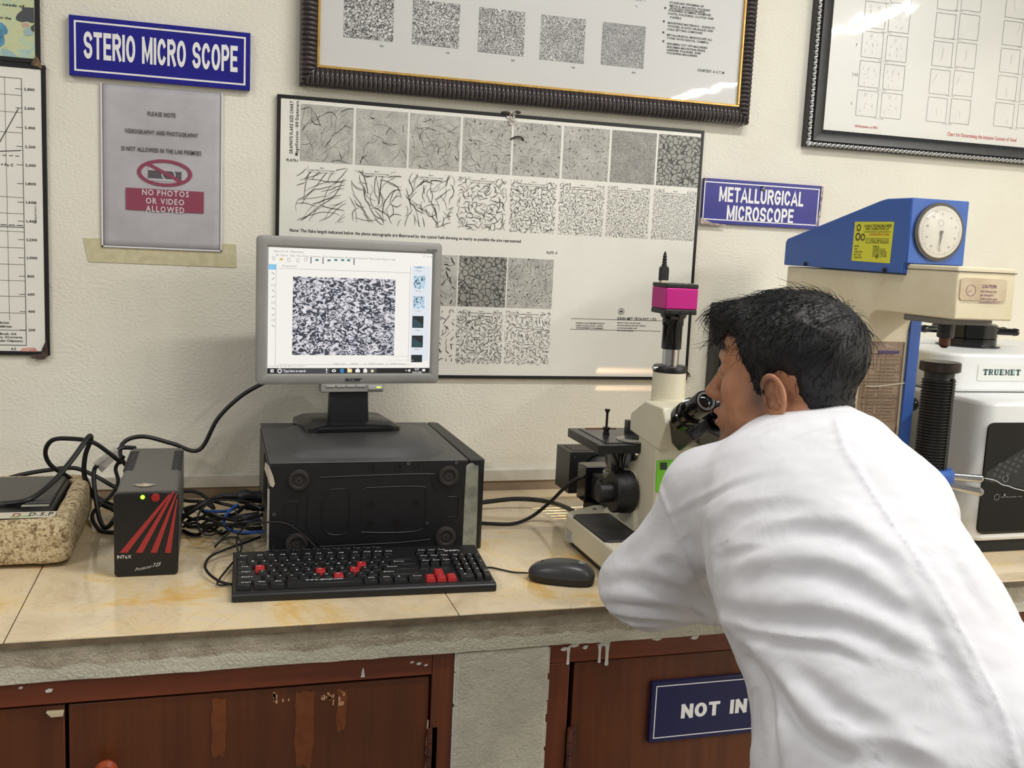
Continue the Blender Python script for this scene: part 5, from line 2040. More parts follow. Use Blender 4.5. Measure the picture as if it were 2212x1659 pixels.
# bezel lettering
t = MB()
text(t, 'acer', (0.005, -0.0005, 0.0055), EX, EZ, 0.0085, w=0.034, bold=True, gap=0.0, align='c')
text(t, 'AL1516', (hw-0.012, -0.0005, PH-0.0165), EX, (0.15, 0, 1), 0.0042, w=0.021, align='r', gap=0.1)
t.build('lettering', mat('bezel_ink', rgb(40, 42, 46), 0.4), bezel, flat=True)
# control strip under the bezel
cs = MB()
cs.box(-0.058, 0.066, 0.002, 0.026, -0.0165, 0.0)
cs = cs.build('control_strip', M_SILV, mo, bevel=0.002)
for k in range(4):
    x = -0.0485+k*0.0197
    MB().box(x, x+0.0178, -0.0005, 0.004, -0.0062, -0.0022).build('button', mat('button_silver', rgb(176, 175, 172), 0.35), cs, bevel=0.0008)
MB().box(0.034, 0.064, -0.0008, 0.004, -0.0125, -0.0030).build('power_button', MATS['button_silver'], cs, bevel=0.002)
MB().ell((0.055, -0.0010, -0.0068), 0.005, 0.001, 0.0014, 12, 6).build('power_light', mat('led_yellow', rgb(190, 220, 40), 0.3, emit=(0.55, 0.9, 0.05), estr=1.6), cs)
# stand
nk = MB()
nk.prism([(-0.0385, -0.016), (0.0375, -0.016), (0.040, -0.0815), (-0.040, -0.0815)], 'y', 0.012, 0.030)
nk.build('stand_neck', mat('stand_dark', rgb(24, 25, 28), 0.4), mo, bevel=0.003)
bs = MB()
for (hx, hy, zz) in ((0.090, 0.088, -0.0962), (0.094, 0.091, -0.091), (0.093, 0.090, -0.081), (0.080, 0.078, -0.074)):
    bs.v += [(x+0.002, y+0.046, zz) for x, y in rrect(-hx, hx, -hy*0.92, hy, 0.022, 5)]
n = 24
for k in range(3):
    for i in range(n):
        j = (i+1) % n
        bs.f.append((k*n+i, k*n+j, (k+1)*n+j, (k+1)*n+i))
bs.f += [tuple(range(n-1, -1, -1)), tuple(3*n+i for i in range(n))]
bs = bs.build('stand_base', mat('stand_gloss', rgb(20, 20, 22), 0.2), mo)
t = MB()
text(t, 'acer', (0.008, -0.018, -0.0737), EX, (0, 1, 0), 0.011, w=0.058, bold=True, gap=0.02, align='c')
t.build('embossed_mark', mat('emboss', rgb(46, 46, 50), 0.35), bs, flat=True)

# ------------------------------------------------------------------ keyboard
KW, KD = 0.4075, 0.1655
k0, k1 = tp(500, 1303), tp(1070, 1279)
ka = math.atan2(k1.y-k0.y, k1.x-k0.x)+R(0.3)
kb = thing('keyboard', 'black keyboard with a few red keys lying in front of the computer case', 'keyboard', (k0.x, k0.y, ZC), rot=(0, 0, ka))
TILT = 0.085


def kz(y):
    return 0.0135+TILT*y


sh = MB()
sh.add([(0, 0, 0.0005), (KW, 0, 0.0005), (KW, KD, 0.0005), (0, KD, 0.0005), (0, 0, 0.0095), (KW, 0, 0.0095), (KW, 0.004, kz(0)), (0, 0.004, kz(0)), (KW, KD, kz(KD)), (0, KD, kz(KD))],
       [(3, 2, 1, 0), (0, 1, 5, 4), (4, 5, 6, 7), (7, 6, 8, 9), (3, 9, 8, 2), (1, 2, 8, 6, 5), (0, 4, 7, 9, 3)])
sh = sh.build('shell', mat('keyboard_black', rgb(24, 24, 26), 0.38, bump=0.1, bscale=900), kb, bevel=0.002)
hb = MB()
for x0_, x1_ in ((0.05, 0.245),):
    hb.prism([(x0_, KD-0.001), (x1_, KD-0.001), (x1_-0.02, KD+0.0065), (x0_+0.02, KD+0.0065)], 'z', 0.006, kz(KD)+0.001)
hb.build('media_strip', MATS['keyboard_black'], kb, bevel=0.0015)
for k in range(11):
    x = 0.062+k*0.0168
    MB().ell((x, KD-0.0005, kz(KD)+0.0008), 0.0052, 0.0026, 0.0016, 12, 6).build('media_key', M_BLACKG, kb)
M_KEY = mat('key_black', rgb(21, 21, 23), 0.36)
M_RED = mat('key_red', rgb(176, 34, 38), 0.38)
M_LEG = mat('key_legend', rgb(205, 206, 210), 0.5)
KH = 0.0075


def add_key(x, y, w_, d_, legend='', red=False, tall=KH, lsize=0.0042):
    g = 0.0006
    x0_, x1_, y0_, y1_ = x+g, x+w_-g, y+g, y+d_-g
    i = 0.0022
    zb = kz((y0_+y1_)/2)-0.001
    z0_, z1_ = kz(y0_)-0.0005, kz(y1_)-0.0005
    m = MB()
    m.add([(x0_, y0_, z0_), (x1_, y0_, z0_), (x1_, y1_, z1_), (x0_, y1_, z1_),
           (x0_+i*0.7, y0_+i*1.3, z0_+tall*0.92), (x1_-i*0.7, y0_+i*1.3, z0_+tall*0.92), (x1_-i*0.7, y1_-i*0.3, z1_+tall*0.95), (x0_+i*0.7, y1_-i*0.3, z1_+tall*0.95)],
          [(3, 2, 1, 0), (4, 5, 6, 7), (0, 1, 5, 4), (1, 2, 6, 5), (2, 3, 7, 6), (3, 0, 4, 7)])
    ko = m.build('key', M_RED if red else M_KEY, kb, bevel=0.0007, seg=1)
    if legend:
        t = MB()
        ly = y0_+(y1_-y0_)*0.55
        lz = z0_+tall+0.0003+(z1_-z0_)*0.55
        lw = min(0.0034*len(legend), w_-0.006)
        text(t, legend, (x0_+0.0035+(0.002 if w_ < 0.02 else 0.004), ly-0.001, lz), EX, (0, 1, TILT), lsize, w=lw, bold=True)
        t.build('legend', M_LEG, ko, flat=True)
    return ko


U = 0.01775
X0k = 0.0055
rowy = [0.0135, 0.0335, 0.0535, 0.0735, 0.0935]
D = 0.0195
# bottom row
for x, w_, l in ((0, 1.35, 'Ctrl'), (1.4, 1.35, 'Win'), (2.8, 1.35, 'Alt')):
    add_key(X0k+x*U, rowy[0], w_*U, D, l)
sp = add_key(X0k+4.2*U, rowy[0]-0.001, 6.55*U, D*0.98)
t = MB()
text(t, 'www.qhmpl.com', (X0k+5.85*U, rowy[0]+0.0085, kz(rowy[0]+0.009)+KH+0.0002), EX, (0, 1, TILT), 0.0058, w=0.057, bold=True, gap=0.1)
t.build('legend', M_LEG, sp, flat=True)
for k, l in enumerate(('Alt', 'Win', 'E', 'Ctrl')):
    add_key(X0k+(10.8+k*1.33)*U, rowy[0], 1.3*U, D, l)
add_key(X0k, rowy[1], 2.25*U, D, 'Shift')
for k, l in enumerate('ZXCVBNM,./'):
    add_key(X0k+(2.3+k)*U, rowy[1], U, D, l, red=(l == 'M'))
add_key(X0k+12.3*U, rowy[1], 3.8*U, D, 'Shift')
add_key(X0k, rowy[2], 1.75*U, D, 'Caps')
for k, l in enumerate('ASDFGHJKL:-'):
    add_key(X0k+(1.8+k)*U, rowy[2], U, D, l, red=(l in 'HL'))
add_key(X0k+12.8*U, rowy[2], 3.3*U, D*1.0, 'Enter')
add_key(X0k, rowy[3], 1.5*U, D, 'Tab')
for k, l in enumerate('QWERTYUIOP()'):
    add_key(X0k+(1.55+k)*U, rowy[3], U, D, l, red=(l in 'QP'))
add_key(X0k+13.55*U, rowy[3], 2.5*U, D, 'Enter')
for k, l in enumerate(('-', '1', '2', '3', '4', '5', '6', '7', '8', '9', '0', '-', '+')):
    add_key(X0k+k*U, rowy[4], U, D, l)
add_key(X0k+13*U, rowy[4], 3.0*U, D, '-')
yF = 0.1185
add_key(X0k, yF, U, D*0.92, 'Esc')
for grp, x in ((0, 1.55), (1, 5.85), (2, 10.2)):
    for k in range(4):
        add_key(X0k+(x+k*1.02)*U, yF, U, D*0.92, 'F%d' % (grp*4+k+1))
XN = X0k+16.35*U
for k, l in enumerate(('PrSc', 'ScLk', 'Paus')):
    add_key(XN+k*U*0.97, yF, U*0.95, D*0.92, l)
for r_, ls in enumerate((('Ins', 'Home', 'PgUp'), ('Del', 'End', 'PgDn'))):
    for k, l in enumerate(ls):
        add_key(XN+k*U*0.97, rowy[4-r_], U*0.95, D, l)
for k, l in enumerate('+-'):
    pass
add_key(XN, rowy[0], U*0.95, D, '-', red=True)
add_key(XN+U*0.97, rowy[0], U*0.95, D, '-', red=True)
add_key(XN+2*U*0.97, rowy[0], U*0.95, D, '-', red=True)
add_key(XN+U*0.97, rowy[1], U*0.95, D, '-', red=True)
XP = XN+3.2*U*0.97
PWk = (KW-0.004-XP)/4
nums = ((('0', 2), ('.', 1)), (('1', 1), ('2', 1), ('3', 1)), (('4', 1), ('5', 1), ('6', 1)), (('7', 1), ('8', 1), ('9', 1)), (('Num', 1), ('/', 1), ('%', 1), ('-', 1)))
for r_, ls in enumerate(nums):
    x = XP
    for l, n_ in ls:
        add_key(x, rowy[r_], PWk*n_*0.98, D, l)
        x += PWk*n_
add_key(XP+3*PWk, rowy[0], PWk*0.98, D*2, 'Enter')
add_key(XP+3*PWk, rowy[2], PWk*0.98, D*2, '+')
t = MB()
text(t, 'QHMPL', (KW-0.062, 0.1375, kz(0.1375)+0.0004), EX, (0, 1, TILT), 0.0060, w=0.030, bold=True)
t.build('lettering', M_LEG, sh, flat=True)

# ------------------------------------------------------------------ mouse
mp_ = tp(1209, 1250)
mu = thing('computer_mouse', 'black optical mouse lying to the right of the keyboard', 'mouse', (mp_.x-0.002, mp_.y-0.013, ZC), rot=(0, 0, R(-24)))


def mouse_shell(mb, zlo, zhi, grow=0.0, L=0.0555, Wd=0.031):
    nu, nv = 36, 12
    base = len(mb.v)
    for j in range(nv+1):
        v = j/nv
        for i in range(nu):
            a = 2*PI*i/nu
            ca, sa = math.cos(a), math.sin(a)
            ex = 0.72
            x = math.copysign(abs(ca)**ex, ca)*(L+grow)
            y = math.copysign(abs(sa)**ex, sa)*(Wd+grow)*(0.90+0.10*math.cos(a*1.0+0.3))
            k = math.cos(v*PI/2)**0.62
            hgt = 0.0255-0.0060*((x*k-0.010)/L)**2
            z = zlo+hgt*math.sin(v*PI/2)**0.9
            mb.v.append((x*k, y*k, z))
    for j in range(nv):
        for i in range(nu):
            i2 = (i+1) % nu
            mb.f.append((base+j*nu+i, base+j*nu+i2, base+(j+1)*nu+i2, base+(j+1)*nu+i))
    mb.f.append(tuple(base+i for i in range(nu-1, -1, -1)))


m = MB()
mouse_shell(m, 0.012, 0.0)
mouse_bvh = BVHTree.FromPolygons([Vector(q) for q in m.v], m.f)
m.build('top_shell', mat('mouse_grey', rgb(54, 55, 57), 0.34, bump=0.08, bscale=900), mu)
m = MB()
bsr = []
for zz, g in ((0.0006, -0.004), (0.004, -0.0005), (0.0125, 0.0)):
    for i in range(36):
        a = 2*PI*i/36
        ca, sa = math.cos(a), math.sin(a)
        m.v.append((math.copysign(abs(ca)**0.72, ca)*(0.0553+g), math.copysign(abs(sa)**0.72, sa)*(0.0308+g)*(0.90+0.10*math.cos(a+0.3)), zz))
for k in range(2):
    for i in range(36):
        j = (i+1) % 36
        m.f.append((k*36+i, k*36+j, (k+1)*36+j, (k+1)*36+i))
m.f += [tuple(range(35, -1, -1)), tuple(72+i for i in range(36))]
m.build('side_band', mat('mouse_dark', rgb(24, 24, 25), 0.4), mu)
MB().lathe([(0.0085, 0), (0.0095, 0.001), (0.0095, 0.006), (0.0085, 0.007)], (-0.030, 0.0035, 0.0235), (0, -1, 0), 20).build('scroll_wheel', M_RUBBER, mu)
t = MB()
text(t, 'INTEX', (0.034, -0.006, 0.1), (0.35, 1, 0), (-1, 0.35, 0), 0.0075, w=0.018, bold=True, gap=0.06)
_vs = []
for q in t.v:
    hit = mouse_bvh.ray_cast(Vector((q[0], q[1], 0.2)), Vector((0, 0, -1)))
    _vs.append((q[0], q[1], (hit[0].z if hit[0] is not None else 0.03)+0.0004))
t.v = _vs
t.build('lettering', mat('mouse_print', rgb(176, 180, 182), 0.4), mu, flat=True)

# ------------------------------------------------------------------ cables


def cable(name, label, pts, r, m=M_RUBBER, n=8, sub=7, zmin=True):
    P3 = []
    for q in pts:
        p = wp(q[0], q[1], q[2]) if len(q) == 3 else Vector(q[:3])
        if zmin and p.z < ZC+r+0.0003:
            p = tp(q[0], q[1], ZC+r+0.0003)
        P3.append(p)
    o = MB().tube(P3, r, n, sub).build(name, m)
    tag(o, label, 'cable')
    return o


# thick power cords behind the UPS
cable('power_cable', 'thick black cord rising from the UPS to the back of the monitor', [(300, 1035, -0.14), (262, 990, -0.10), (268, 955, -0.08), (310, 943, -0.08), (372, 958, -0.07), (430, 972, -0.06), (470, 905, -0.06), (515, 860, -0.06), (560, 832, -0.06), (600, 815, -0.08)], 0.0042)
cable('power_cable', 'thick black cord looping high above the foam tray into the black instrument', [(0, 1089, -0.33), (60, 1080, -0.33), (110, 1045, -0.28), (150, 1000, -0.24), (178, 962, -0.22), (193, 942, -0.20), (196, 950, -0.18), (184, 985, -0.17), (183, 1030, -0.16), (205, 1075, -0.15), (232, 1095, -0.16), (262, 1100, -0.17)], 0.0046)
cable('power_cable', 'black cord making a round loop left of the UPS', [(262, 1000, -0.16), (235, 978, -0.17), (200, 955, -0.18), (160, 948, -0.18), (115, 950, -0.17), (98, 975, -0.16), (110, 1005, -0.15), (150, 1032, -0.13), (190, 1062, -0.12), (240, 1090, -0.12), (262, 1090, -0.13)], 0.0042)
cable('power_cable', 'black cord running over the back rim of the foam tray', [(-20, 1045, -0.09), (40, 1027, -0.09), (100, 1016, -0.09), (160, 1011, -0.09), (205, 1028, -0.10), (240, 1048, -0.12), (256, 1056, -0.13)], 0.0042)
cable('power_cable', 'black cord with a clear plastic tag beside the UPS', [(292, 968, -0.10), (262, 968, -0.12), (240, 985, -0.13), (218, 1000, -0.14), (203, 1018, -0.15), (206, 1070, -0.17), (215, 1120, -0.20), (228, 1140, -0.22), (245, 1125, -0.22), (258, 1100, -0.22)], 0.0042)
cable('power_cable', 'black cord dropping behind the left side of the UPS to the counter', [(268, 985, -0.11), (250, 1010, -0.11), (255, 1040, -0.12), (240, 1070, -0.14), (200, 1110, -0.18), (215, 1145, -0.22), (245, 1150, -0.24)], 0.0036)
cable('power_cable', 'thin black cord along the back edge behind the foam tray', [(80, 1042, -0.085), (130, 1030, -0.09), (170, 1033, -0.10), (205, 1070, -0.12), (240, 1100, -0.14), (262, 1112, -0.16)], 0.0032)
tg = MB()
pa, pb = wp(206, 1006, -0.142), wp(252, 970, -0.126)
tg.cyl(pa, pb, 0.0072, 0.0062, 14)
pc_ = wp(238, 1000, -0.146)
tg.add([pa+Vector((0.004, -0.006, -0.003)), pa+Vector((0.012, -0.006, -0.012)), wp(256, 985, -0.142), wp(252, 975, -0.140)], [(0, 1, 2, 3)])
tag(tg.build('cord_tag', mat('clear_tag', rgb(196, 192, 184), 0.2, var=rgb(170, 164, 154), vscale=80)), 'crumpled clear plastic tag wrapped on the cord left of the UPS', 'tag')

# tangle between UPS and case
pl = thing('power_plug', 'black moulded power plug and cord in the back of the computer case', 'plug', wp(560, 1074, -0.27))
a, b = wp(512, 1072, -0.27), wp(566, 1074, -0.27)
d_ = b-a
MB().lathe([(0.010, 0.0), (0.0135, 0.006), (0.014, 0.016), (0.011, 0.024), (0.012, 0.040), (0.0125, d_.length)], a, d_, 16).build('body', M_RUBBER, pl)
c0 = wp(480, 1072, -0.27)
m = MB()
for k in range(5):
    m.lathe([(0.0062, 0), (0.0070, 0.002), (0.0062, 0.0045)], c0+(a-c0)*(k/5), a-c0, 12)
m.cyl(c0, a, 0.0055, 0.0065, 12)
m.build('strain_relief', M_RUBBER, pl)
m = MB()
m.tube([c0, wp(450, 1082, -0.27), wp(420, 1100, -0.28), wp(395, 1118, -0.28), wp(385, 1135, -0.27)], 0.0045, 8, 6)
m.build('cord', M_RUBBER, pl)
cable('power_cable', 'black cord emerging from behind the UPS low above the counter', [(388, 1062, -0.12), (420, 1062, -0.12), (445, 1075, -0.12), (462, 1098, -0.14), (440, 1085, -0.14), (405, 1082, -0.13), (388, 1078, -0.12)], 0.0036)
cable('power_cable', 'black doubled cord folded between the UPS and the computer case', [(560, 1108, -0.30), (520, 1115, -0.30), (470, 1122, -0.29), (425, 1120, -0.28), (402, 1130, -0.28), (412, 1138, -0.29), (460, 1134, -0.30), (520, 1132, -0.31), (562, 1128, -0.31)], 0.0034)
cable('data_cable', 'black cable drooping between the UPS and the computer ports', [(564, 1096, -0.29), (520, 1096, -0.28), (480, 1088, -0.27), (450, 1082, -0.26), (425, 1092, -0.26), (400, 1106, -0.25)], 0.003)
cable('data_cable', 'black cable sagging beneath the blue lead at the computer ports', [(566, 1140, -0.33), (530, 1140, -0.33), (485, 1132, -0.32), (450, 1122, -0.31), (430, 1118, -0.30), (408, 1124, -0.28)], 0.0026)
cable('network_cable', 'bright blue network lead plugged into the back of the computer', [(570, 1148, -0.36), (540, 1150, -0.36), (505, 1148, -0.355), (488, 1138, -0.34), (484, 1125, -0.32), (492, 1108, -0.30), (506, 1095, -0.285), (512, 1092, -0.28), (490, 1104, -0.27), (440, 1104, -0.26)], 0.0030, mat('blue_lead', rgb(40, 92, 168), 0.4))
for nm, lb_, pts, r_ in (
        ('data_cable', 'thin black cable making a wide loop beside the computer ports', [(545, 1085, -0.30), (490, 1080, -0.30), (455, 1085, -0.31), (432, 1105, -0.33), (426, 1130, -0.35), (435, 1150, -0.37), (455, 1156, -0.37), (480, 1145, -0.35)], 0.0018),
        ('data_cable', 'thin black cable bent to a sharp tip above the counter', [(508, 1100, -0.33), (512, 1120, -0.34), (500, 1145, -0.36), (480, 1165, -0.38), (464, 1182, -0.40), (475, 1170, -0.40), (500, 1160, -0.40), (518, 1166, -0.41), (522, 1180, -0.42), (515, 1200, -0.45), (490, 1230, -0.50), (470, 1258, -0.56), (480, 1264, -0.57), (520, 1258, -0.56), (545, 1248, -0.54)], 0.0016),
        ('keyboard_cable', 'black keyboard lead curving out over the counter and back to the keyboard', [(562, 1160, -0.36), (530, 1172, -0.39), (490, 1186, -0.42), (455, 1202, -0.45), (443, 1222, -0.50), (452, 1240, -0.53), (475, 1256, -0.56), (500, 1262, -0.575)], 0.0022),
        ('mouse_cable', 'thin mouse lead looping over the keyboard corner and across the case', [(546, 1236, -0.54), (530, 1215, -0.50), (514, 1190, -0.46), (512, 1165, -0.45), (522, 1145, -0.455), (545, 1132, -0.462), (580, 1128, -0.464), (620, 1132, -0.464), (660, 1160, -0.464), (690, 1190, -0.47), (722, 1212, -0.475)], 0.0015),
        ('mouse_cable', 'thin lead arching up behind the keyboard against the computer case', [(865, 1212, -0.470), (885, 1197, -0.466), (915, 1188, -0.463), (940, 1186, -0.463), (960, 1195, -0.466), (975, 1206, -0.472)], 0.0014),
        ('mouse_cable', 'thin black lead from the keyboard to the mouse', [(1030, 1226, -0.52), (1060, 1226, -0.53), (1085, 1231, -0.55), (1110, 1236, -0.57), (1140, 1238, -0.59)], 0.0015)):
    cable(nm, lb_, pts, r_)
rgc = random.Random(17)
for k, lb_ in enumerate(('black cable lying lowest in the tangle between UPS and computer', 'black cable crossing behind the power plug of the computer', 'black cable bowed forward out of the tangle beside the UPS', 'black cable running level through the middle of the tangle', 'black cable dipping behind the purple plugs')):
    pts = []
    y0_ = (1146, 1100, 1138, 1112, 1128)[k]
    for j in range(7):
        u = j/6
        pts.append((396+u*170, y0_+(rgc.uniform(-16, 16) if 0 < j < 6 else 0)*(1-0.3*k/5), -0.22-0.02*k-0.08*u+rgc.uniform(-0.015, 0.015)))
    cable('data_cable', lb_, pts, (0.0030, 0.0034, 0.0024, 0.0030, 0.0026)[k])
# plugs at the ports
for px, py, y, colr, lb_ in ((548, 1097, -0.29, rgb(26, 26, 28), 'small black plug in the upper computer port'), (540, 1119, -0.32, rgb(62, 60, 84), 'purple grey plug in the computer port above the blue lead'), (542, 1128, -0.335, rgb(58, 56, 78), 'lower purple grey plug in the computer port')):
    a = wp(px-18, py, y)
    b = wp(px+22, py, y)
    m = MB()
    m.lathe([(0.0032, 0), (0.0045, 0.002), (0.0045, 0.010), (0.0062, 0.012), (0.0062, (b-a).length)], a, b-a, 12)
    tag(m.build('cable_plug', mat('plug_%d' % int(px*10+py), colr, 0.45)), lb_, 'plug')
# leads on the right of the case
cable('power_cable', 'thick black cord crossing from the computer to the microscope base', [(1020, 1088, -0.17), (1060, 1083, -0.17), (1110, 1078, -0.17), (1160, 1080, -0.18), (1200, 1088, -0.22), (1226, 1098, -0.30), (1240, 1106, -0.36)], 0.0050)
cable('lamp_cable', 'black cable rising in a curve to the microscope lamp house', [(1030, 1129, -0.25), (1060, 1131, -0.25), (1110, 1131, -0.26), (1150, 1115, -0.27), (1190, 1083, -0.29), (1215, 1058, -0.31), (1240, 1038, -0.325), (1262, 1030, -0.33)], 0.0036)

# ------------------------------------------------------------------ inverted metallurgical microscope
XC = 0.758
ms = thing('metallurgical_microscope', 'cream and black inverted microscope with a magenta camera on top', 'microscope', (XC, -0.55, ZC))
# base
bs = MB()
bs.prism([(0.632, -0.420), (0.650, -0.405), (0.705, -0.372), (0.82, -0.372), (0.862, -0.410), (0.864, -0.690), (0.850, -0.705), (0.645, -0.705), (0.632, -0.690)], 'z', ZC+0.012, ZC+0.0605)
bs.build('base', M_CREAM, ms, bevel=0.005, seg=3)
ft_ = MB()
ft_.prism([(0.640, -0.424), (0.66, -0.41), (0.86, -0.41), (0.86, -0.68), (0.85, -0.69), (0.645, -0.69), (0.638, -0.68)], 'z', ZC+0.0004, ZC+0.013)
ft_.build('foot', M_RUBBER, ms, bevel=0.002)
pd = MB()
pd.prism([(0.634, -0.455), (0.640, -0.447), (0.708, -0.447), (0.708, -0.618), (0.640, -0.618), (0.634, -0.612)], 'z', ZC+0.056, ZC+0.0645)
pd.build('base_pad', mat('pad_black', rgb(38, 37, 38), 0.5), ms, bevel=0.003)
lb = MB()
qs = [xp(px, py, 0.6338) for px, py in ((1225, 1139), (1238, 1149), (1236, 1174), (1223, 1164))]
lb.add([(0.6316, q.y, q.z) for q in qs], [(0, 1, 2, 3)])
lb = lb.build('rating_label', mat('label_grey', rgb(206, 204, 200), 0.4), ms, flat=True)
t = MB()
for k in range(5):
    zz = qs[3].z+0.004+k*0.0042
    t.add([(0.6308, qs[0].y-0.003, zz), (0.6308, qs[0].y-0.030, zz-0.0002), (0.6308, qs[0].y-0.030, zz+0.0006), (0.6308, qs[0].y-0.003, zz+0.0008)], [(0, 1, 2, 3)])
t.build('label_print', M_INK, lb, flat=True)
MB().lathe([(0.004, 0), (0.004, 0.001)], (0.695, -0.405, ZC+0.0602), (0, 0, 1), 14).build('base_screw', M_STEEL, ms)
# stand
SL, SR = 0.708, 0.812
sd = MB()
sd.prism([(-0.640, ZC+0.05), (-0.632, 1.065), (-0.556, 1.065), (-0.556, 1.010), (-0.520, 0.998), (-0.485, 1.002), (-0.47, 0.99), (-0.47, 0.94), (-0.44, 0.90), (-0.40, ZC+0.05)], 'x', SL, SR)
sd.build('stand', M_CREAM, ms, bevel=0.004, seg=3)
spn = MB()
spn.prism([(-0.50, 0.885), (-0.50, 0.985), (-0.55, 0.988), (-0.565, 0.975), (-0.575, 0.885)], 'x', SL-0.006, SL+0.002)
spn.build('side_cover', M_CREAM, ms, bevel=0.002)
gl = MB()
qs = [wp(px, py, -0.6385) for px, py in ((1419, 995), (1478, 992), (1478, 1060), (1416, 1062))]
gl.prism([(q.x, q.z) for q in qs], 'y', -0.6398, -0.6375)
gl = gl.build('green_label', mat('label_green', rgb(112, 190, 44), 0.4), ms)
t = MB()
qs = [wp(px, py, -0.6402) for px, py in ((1426, 999), (1441, 999), (1441, 1015), (1426, 1015))]
t.add([(q.x, -0.6402, q.z) for q in qs], [(0, 1, 2, 3)])
for k in range(4):
    q = wp(1450, 1003+6*k, -0.6402)
    line_xz(t, q.x, q.z, q.x+0.02, q.z, -0.6402, 0.0016)
t.build('label_print', mat('label_dark', rgb(40, 60, 40), 0.5), gl, flat=True)
# focus knobs, axis along x
kc = Vector((0, -0.545, 0.9495))
MB().lathe([(0.0375, 0), (0.0375, 0.018), (0.0360, 0.020), (0.0360, 0.034), (0.0340, 0.036)], (SL-0.004, kc.y, kc.z), (-1, 0, 0), 40).build('coarse_knob', mat('knob_black', rgb(26, 26, 27), 0.45, bump=0.3, bscale=500), ms, bevel=0.001)
MB().lathe([(0.0175, 0), (0.0175, 0.024), (0.0160, 0.0265)], (SL-0.039, kc.y, kc.z), (-1, 0, 0), 32).build('fine_knob', MATS['knob_black'], ms, bevel=0.001)
MB().lathe([(0.0300, 0), (0.0300, 0.018), (0.0285, 0.020), (0.0285, 0.034)], (SR+0.002, kc.y, kc.z), (1, 0, 0), 32).build('coarse_knob', MATS['knob_black'], ms)
# knob cover behind
MB().lathe([(0.024, 0), (0.024, 0.020), (0.018, 0.026)], (SL-0.002, -0.475, 0.945), (-1, 0, 0), 28).build('tension_collar', MATS['knob_black'], ms)
MB().ell((SL-0.028, -0.462, 0.944), 0.006, 0.010, 0.008, 12, 8).build('lever', MATS['knob_black'], ms)
# stage
ST0, ST1 = -0.412, -0.570
sg = MB()
sg.box(0.630, 0.862, ST1, ST0, 1.0225, 1.0385)
sg.build('stage', mat('stage_black', rgb(28, 28, 29), 0.32), ms, bevel=0.0015)
MB().box(0.648, 0.862, ST1+0.012, ST0-0.010, 1.0385, 1.0398).build('stage_plate', mat('stage_plate', rgb(40, 39, 39), 0.25), ms)
p = xp(1345, 955, 0.72)
MB().lathe([(0.036, 0), (0.036, 0.0016), (0.034, 0.002)], (0.715, -0.535, 1.0396), (0, 0, 1), 40).build('glass_insert', mat('insert_glass', rgb(120, 118, 116), 0.1, 0.4), ms)
MB().lathe([(0.0085, 0), (0.0085, 0.0008)], (0.717, -0.530, 1.0418), (0, 0, 1), 20).build('specimen_aperture', M_BLACKM, ms)
MB().box(0.724, 0.80, -0.470, -0.455, 1.0395, 1.062).build('specimen_guide', mat('guide_grey', rgb(44, 44, 45), 0.4), ms, bevel=0.001)
MB().box(0.66, 0.72, -0.428, -0.424, 1.0398, 1.0412).build('stage_ruler', mat('brass_strip', rgb(170, 120, 92), 0.35, 0.4), ms)
cs_ = Vector((0.678, -0.482, 1.0398))
scw = MB()
scw.lathe([(0.0060, 0), (0.0060, 0.004), (0.0048, 0.005), (0.0048, 0.008), (0.0066, 0.009), (0.0066, 0.013), (0.0022, 0.0145), (0.0022, 0.039), (0.0048, 0.044), (0.0050, 0.046)], cs_, (0, 0, 1), 18)
scw.build('clamp_screw', mat('dark_screw', rgb(52, 44, 40), 0.35, 0.6), ms)
# nosepiece and objectives under the stage
ob_c = Vector((0.702, -0.500, 0.972))
ax = Vector((-0.22, -0.05, 1)).normalized()
MB().lathe([(0.024, -0.030), (0.026, -0.010), (0.026, -0.004)], ob_c, ax, 28).build('nosepiece_mount', M_BLACK, ms)
ns = MB()
ns.lathe([(0.0275, -0.004), (0.029, -0.002), (0.029, 0.007), (0.026, 0.010)], ob_c, ax, 40)
ns.build('nosepiece_ring', M_STEEL, ms)
kn = MB()
for k in range(24):
    a = 2*PI*k/24
    e1 = ax.orthogonal().normalized()
    e2 = ax.cross(e1)
    c = ob_c+ax*0.0025+(e1*math.cos(a)+e2*math.sin(a))*0.029
    kn.obox(c, ax, (e1*math.cos(a)+e2*math.sin(a)), (-e1*math.sin(a)+e2*math.cos(a)), 0.0042, 0.0010, 0.0022)
kn.build('knurl', M_CHROME, ms)
for off, ln, tilt in (((-0.014, -0.004), 0.040, (-0.30, -0.05)), ((0.010, -0.010), 0.042, (0.05, -0.1)), ((0.004, 0.012), 0.036, (0.1, 0.2))):
    o3 = ob_c+Vector((off[0], off[1], 0.004))
    d3 = Vector((tilt[0], tilt[1], 1)).normalized()
    MB().lathe([(0.0115, 0), (0.0115, 0.012), (0.0105, 0.0125), (0.0105, 0.016), (0.0112, 0.0165), (0.0112, 0.028), (0.0075, ln)], o3, d3, 24).build('objective', M_STEEL, ms)
